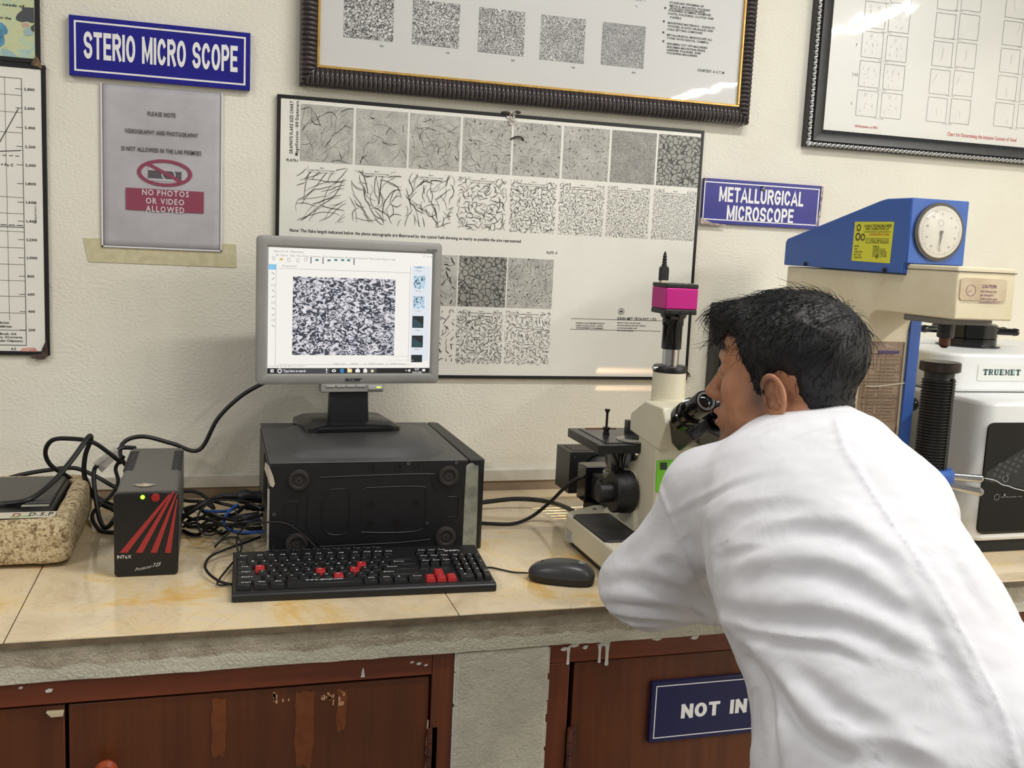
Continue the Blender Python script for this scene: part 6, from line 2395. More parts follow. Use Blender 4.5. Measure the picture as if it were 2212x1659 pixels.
# lamp house with open cooling slots
LX0, LX1, LY0, LY1, LZ0, LZ1 = 0.700, 0.838, -0.243, -0.160, 0.870, 0.956
lh = MB()
tw = 0.0015
lh.box(LX0, LX0+tw, LY0, LY1, LZ0, LZ1)
lh.box(LX1-tw, LX1, LY0, LY1, LZ0, LZ1)
lh.box(LX0+tw, LX1-tw, LY0, LY0+tw, LZ0, LZ1)
lh.box(LX0+tw, LX1-tw, LY0+tw, LY1, LZ1-tw, LZ1)
lh.box(LX0+tw, LX1-tw, LY1-tw, LY1, LZ0, 0.9425)
lh.box(LX0+tw, 0.769, LY1-tw, LY1, 0.9425, LZ1-tw)
lh.box(0.800, LX1-tw, LY1-tw, LY1, 0.9425, LZ1-tw)
lh.box(0.769, 0.800, LY1-tw, LY1, 0.9445, 0.9515)
nsl = 5
yy = LY0+tw
for k in range(nsl):
    ys_ = LY0+0.018+k*0.0100
    lh.box(LX0+tw, LX1-tw, yy, ys_, LZ0, LZ0+tw)
    lh.box(0.765, LX1-tw, ys_, ys_+0.0016, LZ0, LZ0+tw)
    yy = ys_+0.0016
lh.box(LX0+tw, LX1-tw, yy, LY1-tw, LZ0, LZ0+tw)
lh.build('lamp_house', mat('lamp_black', rgb(27, 27, 28), 0.38), ms)
MB().prism([(LX0+0.012, LY1-0.012), (LX1-0.012, LY1-0.012), (LX1-0.012, LY0+0.015), (LX0+0.012, LY0+0.015)], 'z', LZ1, LZ1+0.0008).build('lamp_grille', mat('grille', rgb(48, 42, 42), 0.5), ms)
lc = Vector((0.765, 0, 0.916))
m = MB()
m.ring((lc.x, LY0, lc.z), (0, -1, 0), 0.026, 0.036, 0.004, 36)
m.build('lamp_collar', M_BLACKG, ms)
MB().lathe([(0.0325, 0), (0.0325, 0.05)], (lc.x, LY0, lc.z), (0, -1, 0), 32).build('lamp_tube', mat('tube_grey', rgb(44, 44, 45), 0.4), ms)
MB().box(0.700, 0.822, -0.3365, -0.290, 0.8745, 0.9465).build('filter_block', M_BLACKG, ms, bevel=0.002)
MB().box(0.712, 0.80, -0.43, -0.3365, 0.885, 0.935).build('light_arm', M_BLACKM, ms, bevel=0.003)
MB().box(0.712, 0.80, -0.42, -0.30, ZC+0.03, ZC+0.056).build('arm_foot', M_BLACKM, ms, bevel=0.002)
scs = MB()
for x_, z_ in ((LX0+0.01, LZ1-0.01), (LX0+0.01, LZ0+0.01), (LX1-0.01, LZ1-0.01)):
    scs.lathe([(0.0022, 0), (0.0022, 0.001)], (x_, LY0, z_), (0, -1, 0), 10)
scs.build('lamp_screw', M_STEEL, ms)
bl = bpy.data.lights.new('microscope_lamp', 'POINT')
bl.energy = LAMP_W
bl.color = (1.0, 0.62, 0.36)
bl.shadow_soft_size = 0.0012
blo = bpy.data.objects.new('microscope_lamp', bl)
COL.objects.link(blo)
blo.location = (0.752, -0.198, 0.918)
blo['label'] = 'warm filament bulb inside the microscope lamp house'

# viewing head
hd = MB()
hd.prism([(-0.528, 1.056), (-0.528, 1.087), (-0.585, 1.1175), (-0.655, 1.1175), (-0.672, 1.095), (-0.648, 1.046), (-0.632, 1.046)], 'x', SL-0.005, SR+0.006)
hd.build('viewing_head', M_CREAM, ms, bevel=0.003, seg=3)
TY = -0.558
MB().lathe([(0.0295, 1.112), (0.0295, 1.1185), (0.0290, 1.119), (0.0287, 1.164)], (XC, TY, 0), (0, 0, 1), 40).build('trinocular_port', M_CREAM, ms)
MB().lathe([(0.0288, 1.1640), (0.0290, 1.1645), (0.0290, 1.1735), (0.0275, 1.1755)], (XC, TY, 0), (0, 0, 1), 40).build('clamp_ring', M_BLACK, ms)
MB().lathe([(0.003, 0), (0.003, 0.010)], (XC-0.027, TY-0.008, 1.172), (-1, -0.2, 0), 12).build('clamp_screw', M_CHROME, ms)
MB().lathe([(0.0145, 1.1745), (0.0145, 1.206)], (XC, TY, 0), (0, 0, 1), 32).build('photo_tube', M_CHROME, ms)
MB().lathe([(0.0165, 1.204), (0.0172, 1.2045), (0.0172, 1.244), (0.0185, 1.246), (0.0185, 1.256), (0.0225, 1.261), (0.0225, 1.266)], (XC, TY, 0), (0, 0, 1), 36).build('camera_adapter', M_BLACKG, ms)
ch_ = 0.0295
MB().box(XC-ch_, XC+ch_, TY-ch_, TY+ch_, 1.2650, 1.2740).build('camera_bottom', M_BLACK, ms, bevel=0.002)
MB().box(XC-ch_, XC+ch_, TY-ch_, TY+ch_, 1.2740, 1.3100).build('camera_body', mat('magenta_anodised', rgb(196, 28, 134), 0.35, 0.25), ms, bevel=0.002)
MB().box(XC-ch_, XC+ch_, TY-ch_, TY+ch_, 1.3100, 1.3170).build('camera_top', M_BLACK, ms, bevel=0.0015)
m = MB()
for x_ in (-0.019, 0.0, 0.019):
    m.lathe([(0.0022, 0), (0.0022, 0.0012)], (XC+x_, TY-ch_, 1.2692), (0, -1, 0), 12)
m.build('camera_screw', M_BLACKM, ms)
m = MB()
for x_ in (-0.006, 0.005, 0.016):
    m.box(XC+x_, XC+x_+0.007, TY-0.022, TY-0.014, 1.3168, 1.3182)
m.build('camera_port', M_CHROME, ms)
pgx = wp(1436, 560, TY).x
m = MB()
m.box(pgx-0.0055, pgx+0.0055, TY-0.006, TY+0.006, 1.3172, 1.3215)
m.build('plug_shell', mat('plug_cream', rgb(206, 196, 170), 0.4), ms)
m = MB()
m.prism([(pgx-0.0075, 1.321), (pgx+0.0075, 1.321), (pgx+0.0075, 1.341), (pgx+0.0055, 1.345), (pgx-0.0055, 1.345), (pgx-0.0075, 1.341)], 'y', TY-0.005, TY+0.005)
m.build('plug_body', M_RUBBER, ms, bevel=0.001)
m = MB()
for k in range(4):
    m.lathe([(0.0040-0.0004*k, 0), (0.0046-0.0004*k, 0.001), (0.0046-0.0004*k, 0.003), (0.0038-0.0004*k, 0.0042)], (pgx, TY, 1.345+k*0.0048), (0, 0, 1), 12)
m.lathe([(0.0026, 0), (0.0026, 0.021), (0.001, 0.0255)], (pgx, TY, 1.3445), (0, 0, 1), 10)
m.build('strain_relief', M_RUBBER, ms)
# binocular block and eyepieces
e_end = Vector((0.727, -0.757, 1.1445))
dv_ = Vector((0, -0.877, 0.48)).normalized()
up_ = Vector((0, 0.48, 0.877)).normalized()
bc = Vector((XC+0.008, -0.668, 1.0900))
m = MB()
# angular prism housing: five sided outline in the plane across the tubes
outl = [(-0.060, 0.004), (-0.030, -0.036), (0.000, -0.020), (0.030, -0.036), (0.060, 0.004), (0.040, 0.030), (0.012, 0.040), (-0.030, 0.036)]
vs = []
for s in (-0.030, 0.026):
    for a_, b_ in outl:
        k = 1.0 if s < 0 else 0.94
        vs.append(bc+dv_*s+Vector((1, 0, 0))*(a_*k)+up_*(b_*k))
n = len(outl)
m.add(vs, [tuple(range(n)), tuple(range(2*n-1, n-1, -1))]+[(i, n+i, n+(i+1) % n, (i+1) % n) for i in range(n)])
m.build('prism_housing', mat('housing_black', rgb(34, 35, 36), 0.28), ms, bevel=0.003)
m = MB()
m.lathe([(0.030, 0), (0.030, 0.012)], bc-dv_*0.042, dv_, 32)
m.build('head_collar', M_CREAM, ms)
for sx_ in (0, 0.062):
    e = e_end+Vector((sx_, 0, 0))
    MB().lathe([(0.0225, -0.082), (0.0225, -0.064), (0.0200, -0.062), (0.0200, -0.052), (0.0222, -0.050), (0.0222, -0.044), (0.0165, -0.042)], e, dv_, 36).build('eye_tube', M_BLACKG, ms)
    MB().lathe([(0.0150, -0.043), (0.0165, -0.042), (0.0165, -0.034), (0.0180, -0.033), (0.0185, -0.004), (0.0172, 0.0), (0.0125, 0.0003), (0.0115, -0.003)], e, dv_, 36).build('eyepiece', M_BLACKG, ms)
    MB().lathe([(0.0118, -0.0035), (0.009, -0.0022), (0.004, -0.0012)], e, dv_, 28).build('eye_lens', mat('lens_glass', rgb(16, 20, 24), 0.03, spec=0.9), ms)
    m = MB()
    m.ring(e+dv_*(-0.0032), dv_, 0.0115, 0.0152, 0.0036, 32)
    m.build('eye_ring', mat('eye_ring', rgb(150, 156, 160), 0.2, 0.7), ms)
MB().lathe([(0.030, 0), (0.030, 0.020), (0.026, 0.024)], bc+Vector((0.030, 0.006, 0.030)), dv_, 32).build('tube_cover', mat('cover_blue_grey', rgb(84, 90, 98), 0.3), ms)

# ------------------------------------------------------------------ hardness tester
HX0, HX1 = 1.2227, 1.3460
ht = thing('hardness_tester', 'cream and blue hardness tester with a round dial gauge behind the man', 'tester', (1.285, -0.4, ZC))
M_CREAM2 = mat('tester_cream', rgb(228, 218, 192), 0.45, var=rgb(214, 202, 170), vscale=6)
bd = MB()
bd.prism([(-0.152, 0.90), (-0.152, 1.352), (-0.5545, 1.3490), (-0.5545, 1.3685), (-0.690, 1.3685), (-0.692, 1.2770), (-0.500, 1.2770), (-0.478, 1.2765), (-0.463, 1.268), (-0.455, 1.256), (-0.4525, 1.238), (-0.4525, 0.90)], 'x', HX0, HX1-0.001)
bd.build('body', M_CREAM2, ht, bevel=0.003, seg=3)
MB().box(HX0-0.0005, HX1+0.0005, -0.6915, -0.5555, 1.3590, 1.3605).build('lid_gap', mat('gap_dark', rgb(96, 86, 70), 0.8), ht)
bsx = MB()
bsx.prism([(1.205, -0.630), (1.335, -0.630), (1.342, -0.62), (1.342, -0.16), (1.345, -0.14), (1.205, -0.14), (1.195, -0.16), (1.195, -0.62)], 'z', ZC+0.0005, 0.892)
bsx.build('base', M_CREAM2, ht, bevel=0.006, seg=3)
M_BLUEP = mat('tester_blue', rgb(48, 92, 172), 0.4, bump=0.12, bscale=600)
cv = MB()
cv.prism([(-0.148, 1.3545), (-0.148, 1.404), (-0.154, 1.412), (-0.470, 1.4855), (-0.490, 1.4885), (-0.5625, 1.4880), (-0.5635, 1.3692), (-0.5565, 1.3692), (-0.5565, 1.3500)], 'x', HX0-0.0075, HX1-0.006)
cv.build('blue_cover', M_BLUEP, ht, bevel=0.002)
MB().box(1.3215, HX1+0.0005, -0.4575, -0.4515, 0.905, 1.262).build('blue_edge', M_BLUEP, ht, bevel=0.001)
m = MB()
for px, py in ((1741, 570), (1912, 583)):
    q = xp(px, py, HX0-0.0075)
    m.lathe([(0.0045, -0.001), (0.0045, 0.003), (0.003, 0.005)], q, (-1, 0, 0), 12)
m.build('cover_screw', M_BLACKM, ht)
YD = -0.5638
dc = Vector((1.2765, YD, 1.4290))
m = MB()
m.ring((dc.x, YD+0.008, dc.z), (0, -1, 0), 0.0455, 0.0530, 0.012, 48)
m.build('dial_rim', mat('rim_dark', rgb(70, 66, 60), 0.4), ht)
MB().lathe([(0.0480, 0), (0.0480, 0.006), (0.0465, 0.011), (0.020, 0.0125), (0.002, 0.0128)], (dc.x, YD+0.004, dc.z), (0, -1, 0), 48).build('dial_face', mat('dial_white', rgb(214, 210, 200), 0.3), ht)
t = MB()
YDD = YD-0.0094
for k in range(50):
    a = 2*PI*k/50
    r0, r1 = (0.0370, 0.0425) if k % 5 == 0 else (0.0400, 0.0425)
    line_xz(t, dc.x+math.cos(a)*r0, dc.z+math.sin(a)*r0, dc.x+math.cos(a)*r1, dc.z+math.sin(a)*r1, YDD+0.0015, 0.0006)
for k in range(10):
    a = PI/2-2*PI*k/10
    text(t, str((k*10) % 100), (dc.x+math.cos(a)*0.0325, YDD+0.0006, dc.z+math.sin(a)*0.0325-0.0018), EX, EZ, 0.0036, align='c')
for k in range(16):
    a0, a1 = 2*PI*k/16, 2*PI*(k+1)/16
    t.add([(dc.x+math.cos(q)*rr_-0.002, YDD+0.0001, dc.z+0.016+math.sin(q)*rr_) for q, rr_ in ((a0, 0.0058), (a1, 0.0058), (a1, 0.0054), (a0, 0.0054))], [(0, 1, 2, 3)])
t.build('dial_marks', mat('dial_ink', rgb(120, 116, 112), 0.5), ht, flat=True)
t = MB()
t.add([(dc.x-0.0022, YDD-0.0012, dc.z), (dc.x+0.0022, YDD-0.0012, dc.z+0.0006), (dc.x-0.0030, YDD-0.0012, dc.z-0.040)], [(0, 1, 2)])
t.lathe([(0.003, 0), (0.003, 0.002)], (dc.x, YDD, dc.z), (0, -1, 0), 14)
t.build('needle', mat('needle_grey', rgb(110, 110, 108), 0.4), ht)
m = MB()
# domed clear cover of the gauge
m.lathe([(0.0475, 0.0), (0.045, 0.0035), (0.030, 0.0060), (0.002, 0.0068)], (dc.x, YDD+0.002, dc.z), (0, -1, 0), 40)
m.build('dial_glass', film('dial_glass', 0.03, 0.0, 4.0), ht)
# yellow calibration sticker on the blue side
XS = HX0-0.0079
qs = [xp(px, py, XS) for px, py in ((1847, 479), (1932, 479), (1922, 569), (1839, 563))]
yl = MB()
yl.add([(XS, q.y, q.z) for q in qs], [(0, 1, 2, 3)])
yl = yl.build('calibration_sticker', mat('sticker_yellow', rgb(222, 220, 50), 0.45), ht, flat=True)
o_, ux_, uy_ = qs[3], (qs[2]-qs[3]), (qs[0]-qs[3])
EYM = Vector((0, -1, 0))


def st_text(mb, s, u, v, h, w_, bold=True):
    p = qs[3]*(1-u)*(1-v)+qs[2]*u*(1-v)+qs[0]*(1-u)*v+qs[1]*u*v
    text(mb, s, (XS-0.0004, p.y, p.z), EYM, EZ, h, w=w_, bold=bold)


SW = abs(qs[2].y-qs[3].y)
t = MB()
st_text(t, 'CANAN TESTING MACHINES', 0.26, 0.86, 0.0052, SW*0.70)
st_text(t, 'AND CALIBRATIONS LLP', 0.30, 0.79, 0.0048, SW*0.60)
st_text(t, 'TESTING MACHINES AND CALIBRATION SERVICES', 0.26, 0.73, 0.0022, SW*0.68)
for k, s in enumerate(('No 11, Industrial Estate Street', 'S. V. Nagar, Maduravoyal', 'Ph: 044-23782245, 9444012345')):
    st_text(t, s, 0.34, 0.56-0.05*k, 0.0028, SW*0.58)
for k, s in enumerate(('MODEL', 'Sl.No.', 'CALIBRATED ON', 'NEXT DUE', 'CALIBRATED BY')):
    st_text(t, s, 0.06, 0.36-0.072*k, 0.0030, SW*(0.12, 0.09, 0.22, 0.18, 0.22)[k])
for k, s in enumerate(('MRS', '2010/1222', '21/07/2025', '20/07/2026')):
    st_text(t, s, 0.54, 0.35-0.072*k, 0.0050, SW*(0.16, 0.32, 0.36, 0.36)[k], bold=False)
p = qs[3]*(1-0.62)+qs[2]*0.62
t.tube([(XS-0.0004, p.y-0.006+0.004*math.sin(1.9*k), p.z+0.008+0.0016*k*(1 if k % 2 else 0.3)) for k in range(6)], 0.0005, 4, 5)
for cu, cv_, rr_ in ((0.12, 0.85, 0.007), (0.12, 0.62, 0.008), (0.25, 0.61, 0.007)):
    p = qs[3]*(1-cu)*(1-cv_)+qs[2]*cu*(1-cv_)+qs[0]*(1-cu)*cv_+qs[1]*cu*cv_
    for k in range(16):
        a0, a1 = 2*PI*k/16, 2*PI*(k+1)/16
        t.add([(XS-0.0004, p.y+math.cos(q)*r2, p.z+math.sin(q)*r2) for q, r2 in ((a0, rr_), (a1, rr_), (a1, rr_*0.6), (a0, rr_*0.6))], [(0, 1, 2, 3)])
t.build('sticker_print', mat('sticker_ink', rgb(60, 60, 30), 0.5), yl, flat=True)
t = MB()
st_text(t, 'ACCREDITED BY NABL', 0.42, 0.66, 0.0036, SW*0.50)
t.build('sticker_red_print', mat('sticker_red', rgb(200, 70, 40), 0.5), yl, flat=True)
# caution plate on the front of the head
YC = -0.6935
qs2 = [wp(px, py, YC) for px, py in ((2078, 597), (2177, 600), (2172, 652), (2072, 648))]
x0_, x1_ = (qs2[0].x+qs2[3].x)/2, (qs2[1].x+qs2[2].x)/2
z0_, z1_ = qs2[3].z, qs2[0].z-0.002
cp = MB()
cp.prism(rrect(x0_, x1_, z0_, z1_, 0.006, 4), 'y', -0.6905, YC)
cp = cp.build('caution_plate', mat('plate_brown', rgb(186, 164, 136), 0.35, var=rgb(206, 190, 160), vscale=20), ht)
t = MB()
text(t, 'CAUTION', (x0_+(x1_-x0_)*0.46, YC-0.0005, z1_-0.016), EX, EZ, 0.0058, w=0.030, bold=True)
for k, s in enumerate(('Dial indicator may', 'get damaged if', 'small pointer goes', 'beyond RED SPOT at 3')):
    text(t, s, (x0_+(x1_-x0_)*0.44, YC-0.0005, z1_-0.0235-0.0064*k), EX, EZ, 0.0033, w=(0.034, 0.027, 0.036, 0.042)[k], bold=True)
c = Vector((x0_+0.022, 0, (z0_+z1_)/2-0.002))
for k in range(24):
    a0, a1 = 2*PI*k/24, 2*PI*(k+1)/24
    t.add([(c.x+math.cos(q)*rr_, YC-0.0005, c.z+math.sin(q)*rr_) for q, rr_ in ((a0, 0.0100), (a1, 0.0100), (a1, 0.0093), (a0, 0.0093))], [(0, 1, 2, 3)])
line_xz(t, c.x, c.z, c.x-0.006, c.z-0.003, YC-0.0005, 0.0008)
t.build('plate_print', mat('plate_violet', rgb(120, 64, 110), 0.5), cp, flat=True)
# load table plate on the column
YT = -0.4545
q0, q1_ = wp(1868, 737, YT), wp(1956, 738, YT)
lp = MB()
lp.box(q0.x-0.002, q1_.x, YT, -0.4522, 0.955, q0.z)
lp = lp.build('load_table_plate', mat('table_plate', rgb(158, 136, 112), 0.4, var=rgb(134, 112, 92), vscale=16), ht)
t = MB()
YTT = YT-0.0005
x0_, x1_ = q0.x, q1_.x
zz = [wp(1900, py, YT).z for py in (770, 777, 786, 825, 832, 858, 872, 910)]
for z_ in zz:
    line_xz(t, x0_, z_, x1_-0.007, z_, YTT, 0.0006)
for fx in (0.06, 0.16, 0.34, 0.44, 0.54, 0.93):
    line_xz(t, x0_+(x1_-x0_)*fx, zz[-1], x0_+(x1_-x0_)*fx, zz[0], YTT, 0.0006)
line_xz(t, x1_-0.003, 0.958, x1_-0.003, q0.z-0.002, YTT, 0.0016)
rr = random.Random(11)
zr = zz[2]-0.004
while zr > zz[-1]:
    for fx, s in ((0.08, 'B'), (0.18, '1/16 inch'), (0.37, '100'), (0.46, 'Red')):
        if rr.random() < 0.75:
            text(t, s, (x0_+(x1_-x0_)*fx, YTT, zr), EX, EZ, 0.0024, w=0.0013*len(s)+0.001, bold=True)
    text(t, rr.choice(('Copper alloys, soft steels', 'aluminium alloys,', 'malleable iron, etc.', 'Cast iron, pearlitic')), (x0_+(x1_-x0_)*0.57, YTT, zr), EX, EZ, 0.0024, w=rr.uniform(0.020, 0.034), bold=True)
    zr -= 0.0066
text(t, 'RECOMMENDED LOAD CHART', (x0_+0.02, YTT, zz[0]+0.003), EX, EZ, 0.0032, w=0.05, bold=True)
t.build('plate_print', mat('table_ink', rgb(84, 62, 54), 0.5), lp, flat=True)
m = MB()
p0, p1 = wp(1898, 757, YT), wp(1942, 764, YT)
m.box(p0.x, p1.x, YT-0.0008, YT, p1.z, p0.z)
m.build('purple_band', mat('plate_purple', rgb(70, 48, 112), 0.4), lp)
m = MB()
p0, p1 = wp(1892, 741, YT), wp(1944, 757, YT)
m.add([(p0.x-0.008, YT-0.0012, p1.z), (p0.x+0.006, YT-0.002, p0.z), (p1.x-0.012, YT-0.0012, p0.z-0.004), (p1.x+0.006, YT-0.0015, p1.z-0.004)], [(0, 1, 2, 3)])
m.build('cellophane', film('cellophane', 0.12, 0.6, 60.0), lp, flat=True)
st_ = MB()
a, b = wp(1869, 834, YT), wp(1953, 827, YT)
st_.tube([a+Vector((0, -0.001, 0)), wp(1900, 834, YT-0.002), b+Vector((0, -0.001, 0)), Vector((b.x+0.01, -0.452, b.z+0.003))], 0.0012, 6, 5)
st_.build('string', mat('white_string', rgb(222, 214, 196), 0.7), ht)
# indenter under the head
m = MB()
m.prism([(1.2300, -0.655), (1.338, -0.655), (1.338, -0.55), (1.2300, -0.55)], 'z', 1.2655, 1.2775)
m.build('load_block', mat('tester_grey', rgb(108, 106, 104), 0.4), ht, bevel=0.002)
ic_ = Vector((1.2855, -0.60, 0))
MB().lathe([(0.0150, 1.268), (0.0150, 1.240), (0.0130, 1.238)], ic_, (0, 0, 1), 28).build('indenter_holder', mat('holder_dark', rgb(38, 36, 36), 0.35), ht)
MB().lathe([(0.0100, 1.239), (0.0100, 1.224), (0.004, 1.219)], ic_, (0, 0, 1), 20).build('indenter', mat('indenter_brown', rgb(96, 66, 54), 0.4, 0.5), ht)
# elevating screw
sc0 = Vector((1.2945, -0.585, 0))
prof = [(0.0285, 0.892)]
z_ = 0.908
while z_ < 1.158:
    prof += [(0.0265, z_), (0.0300, z_+0.0014), (0.0300, z_+0.0034), (0.0265, z_+0.0048)]
    z_ += 0.0056
prof += [(0.0262, 1.160), (0.0268, 1.172)]
MB().lathe(prof, sc0, (0, 0, 1), 32).build('elevating_screw', mat('screw_black', rgb(40, 38, 37), 0.38, 0.2), ht)
kw_ = Vector((math.sin(R(18)), -math.cos(R(18)), 0))
c = sc0+kw_*0.0278
MB().obox((c.x, c.y, 1.035), kw_.cross(Vector((0, 0, 1))), kw_, (0, 0, 1), 0.0035, 0.0030, 0.128).build('keyway', mat('keyway_dark', rgb(16, 15, 15), 0.5), ht)
MB().lathe([(0.0290, 1.172), (0.0360, 1.175), (0.0365, 1.177), (0.0365, 1.190), (0.0345, 1.192)], sc0, (0, 0, 1), 44).build('anvil', mat('anvil_dark', rgb(58, 50, 47), 0.35, 0.5), ht)
# hand wheel
MB().lathe([(0.040, 0.962), (0.044, 0.968), (0.044, 0.985), (0.038, 0.992)], sc0, (0, 0, 1), 40).build('hand_wheel', M_BLUEP, ht)
for a_, l_ in ((R(-28), 0.11), (R(92), 0.11), (R(212), 0.11), (R(-62), 0.115)):
    d3 = Vector((math.cos(a_), math.sin(a_), 0))
    p0 = sc0+Vector((0, 0, 0.978))+d3*0.035
    if abs(a_-R(-62)) < 0.01:
        p0 = p0-Vector((0, 0, 0.014))
    MB().lathe([(0.0075, 0), (0.0075, l_-0.05-0.003), (0.005, l_-0.05)], p0, d3, 20).build('wheel_handle', M_CHROME, ht)
p = wp(1970, 873, -0.43)
MB().ell(p, 0.0135, 0.0135, 0.0145, 20, 14).build('lever_knob', M_BLACKG, ht)
MB().cyl(p+Vector((-0.006, 0.004, -0.012)), p+Vector((-0.02, 0.02, -0.03)), 0.004, None, 10).build('lever', M_STEEL, ht)

# ------------------------------------------------------------------ white measuring machine at the far right
TX0, TX1 = 1.392, 1.90
tm_ = thing('optical_measuring_machine', 'white rounded bench machine marked TRUEMET with a black glass front at the right edge', 'machine', (1.64, -0.35, ZC))
M_TW = mat('machine_white', rgb(226, 228, 228), 0.35)
lo = MB()
lo.prism(rrect(TX0, TX1, -0.600, -0.08, 0.030, 8), 'z', 0.846, 1.118)
lo.build('lower_body', M_TW, tm_, bevel=0.008, seg=3)
MB().prism(rrect(TX0+0.02, TX1-0.02, -0.585, -0.10, 0.02, 5), 'z', ZC+0.0005, 0.846).build('plinth', M_BLACKM, tm_)
hi = MB()
hi.prism(rrect(TX0+0.004, TX1-0.004, -0.480, -0.09, 0.045, 8), 'z', 1.1195, 1.1965)
hi.build('upper_body', M_TW, tm_, bevel=0.006, seg=3)
yw = -0.6006
xa, xb = wp(2127, 1000, yw).x, TX1-0.04
za, zb_ = wp(2116, 1150, yw).z-0.004, wp(2150, 913, yw).z
MB().prism(rrect(xa, xb, za, zb_, 0.014, 6), 'y', yw+0.003, yw-0.0008).build('glass_front', mat('black_glass', rgb(4, 4, 5), 0.04, spec=0.4), tm_)
# keypad panel seen in the glass
q = [wp(px, py, yw-0.0012) for px, py in ((2130, 1020), (2240, 950), (2240, 1060), (2130, 1040))]
m = MB()
m.add([(p.x, yw-0.0012, p.z) for p in q], [(0, 1, 2, 3)])
m.build('panel_print', mat('panel_grey', rgb(34, 36, 38), 0.2), tm_, flat=True)
for r_ in range(4):
    for c_ in range(4):
        p = wp(2160+c_*17-r_*6, 1003+r_*11-c_*6, yw-0.0016)
        if p.x > xb:
            continue
        m = MB()
        m.add([(p.x-0.006, yw-0.0016, p.z-0.001), (p.x+0.002, yw-0.0016, p.z-0.0048), (p.x+0.007, yw-0.0016, p.z), (p.x-0.001, yw-0.0016, p.z+0.0042)], [(0, 1, 2, 3)])
        m.build('panel_key', mat('panel_key', rgb(62, 64, 66), 0.2), tm_, flat=True)
m = MB()
pts = [wp(px, py, yw-0.0016) for px, py in ((2127, 1033), (2150, 1038), (2165, 1047), (2178, 1050), (2195, 1056), (2225, 1062))]
m.tube([(p.x, yw-0.0018, p.z) for p in pts], 0.0008, 5, 4)
m.build('panel_line', mat('panel_line', rgb(220, 224, 226), 0.2), tm_)
m = MB()
for px, py, rr_ in ((2172, 1034, 0.0068), (2153, 1074, 0.0062)):
    p = wp(px, py, yw-0.0020)
    for k in range(20):
        if px == 2172 and 3 < k < 7:
            continue
        a0, a1 = 2*PI*k/20, 2*PI*(k+1)/20
        m.add([(p.x+math.cos(w_)*r2, yw-0.0020, p.z+math.sin(w_)*r2) for w_, r2 in ((a0, rr_), (a1, rr_), (a1, rr_*0.86), (a0, rr_*0.86))], [(0, 1, 2, 3)])
p = wp(2170, 1069, yw-0.002)
m.add([(p.x+0.0022*math.cos(2*PI*k/12), yw-0.002, p.z+0.0022*math.sin(2*PI*k/12)) for k in range(12)], [tuple(range(12))])
p = wp(2162, 1075, yw-0.002)
text(m, 'Universal Measuring Machine - Camera', (p.x, yw-0.002, p.z), EX, EZ, 0.0026, w=0.05)
m.build('panel_marks', mat('panel_mark', rgb(150, 154, 158), 0.3), tm_, flat=True)
yn = -0.4806
q = [wp(px, py, yn) for px, py in ((2114, 786), (2220, 786), (2218, 824), (2111, 822))]
m = MB()
m.prism(rrect(q[0].x, q[1].x, q[3].z, q[0].z, 0.003, 3), 'y', yn+0.001, yn-0.0008)
pln = m.build('name_plate', mat('plate_white', rgb(222, 224, 220), 0.4), tm_)
t = MB()


def slab(mb, s, x, z, h, w_, y):
    """slab-serif capitals from bars"""
    cw = w_/len(s)
    for i, ch in enumerate(s):
        x0 = x+i*cw
        W_ = cw*0.90
        st = W_*0.24
        sf = h*0.13

        def bar(u0, v0, u1, v1):
            rect_xz(mb, x0+u0*W_, x0+u1*W_, z+v0*h, z+v1*h, y)
        if ch == 'T':
            bar(0.34, 0, 0.66, 1)
            bar(0.0, 0.84, 1.0, 1)
            bar(0.0, 0.68, 0.10, 0.86)
            bar(0.90, 0.68, 1.0, 0.86)
            bar(0.22, 0, 0.78, 0.12)
        elif ch == 'E':
            bar(0.10, 0, 0.42, 1)
            bar(0, 0, 0.9, 0.15)
            bar(0, 0.87, 0.88, 1)
            bar(0.36, 0.45, 0.66, 0.57)
            bar(0.60, 0.38, 0.68, 0.64)
            bar(0.80, 0.13, 0.9, 0.34)
            bar(0.78, 0.70, 0.88, 0.87)
        elif ch == 'R':
            bar(0.08, 0, 0.38, 1)
            bar(0, 0, 0.46, 0.12)
            bar(0, 0.88, 0.70, 1)
            bar(0.30, 0.44, 0.66, 0.56)
            bar(0.62, 0.50, 0.84, 0.94)
            mb.add([(x0+a*W_, y, z+b*h) for a, b in ((0.44, 0.46), (0.64, 0.48), (0.98, 0.0), (0.72, 0.0))], [(0, 1, 2, 3)])
        elif ch == 'U':
            bar(0.08, 0.2, 0.38, 1)
            bar(0.70, 0.2, 0.84, 1)
            bar(0, 0.88, 0.44, 1)
            bar(0.58, 0.88, 0.98, 1)
            bar(0.18, 0.0, 0.76, 0.16)
            mb.add([(x0+a*W_, y, z+b*h) for a, b in ((0.10, 0.22), (0.20, 0.0), (0.4, 0.12), (0.32, 0.22))], [(0, 1, 2, 3)])
            mb.add([(x0+a*W_, y, z+b*h) for a, b in ((0.84, 0.22), (0.74, 0.0), (0.6, 0.12), (0.70, 0.22))], [(0, 1, 2, 3)])
        elif ch == 'M':
            bar(0.08, 0, 0.20, 1)
            bar(0.74, 0, 0.94, 1)
            bar(0, 0, 0.30, 0.12)
            bar(0.64, 0, 1.02, 0.12)
            bar(0, 0.88, 0.20, 1)
            bar(0.80, 0.88, 1.02, 1)
            mb.add([(x0+a*W_, y, z+b*h) for a, b in ((0.10, 1.0), (0.30, 1.0), (0.55, 0.3), (0.44, 0.05))], [(0, 1, 2, 3)])
            mb.add([(x0+a*W_, y, z+b*h) for a, b in ((0.84, 1.0), (0.74, 1.0), (0.44, 0.05), (0.52, 0.25))], [(0, 1, 2, 3)])


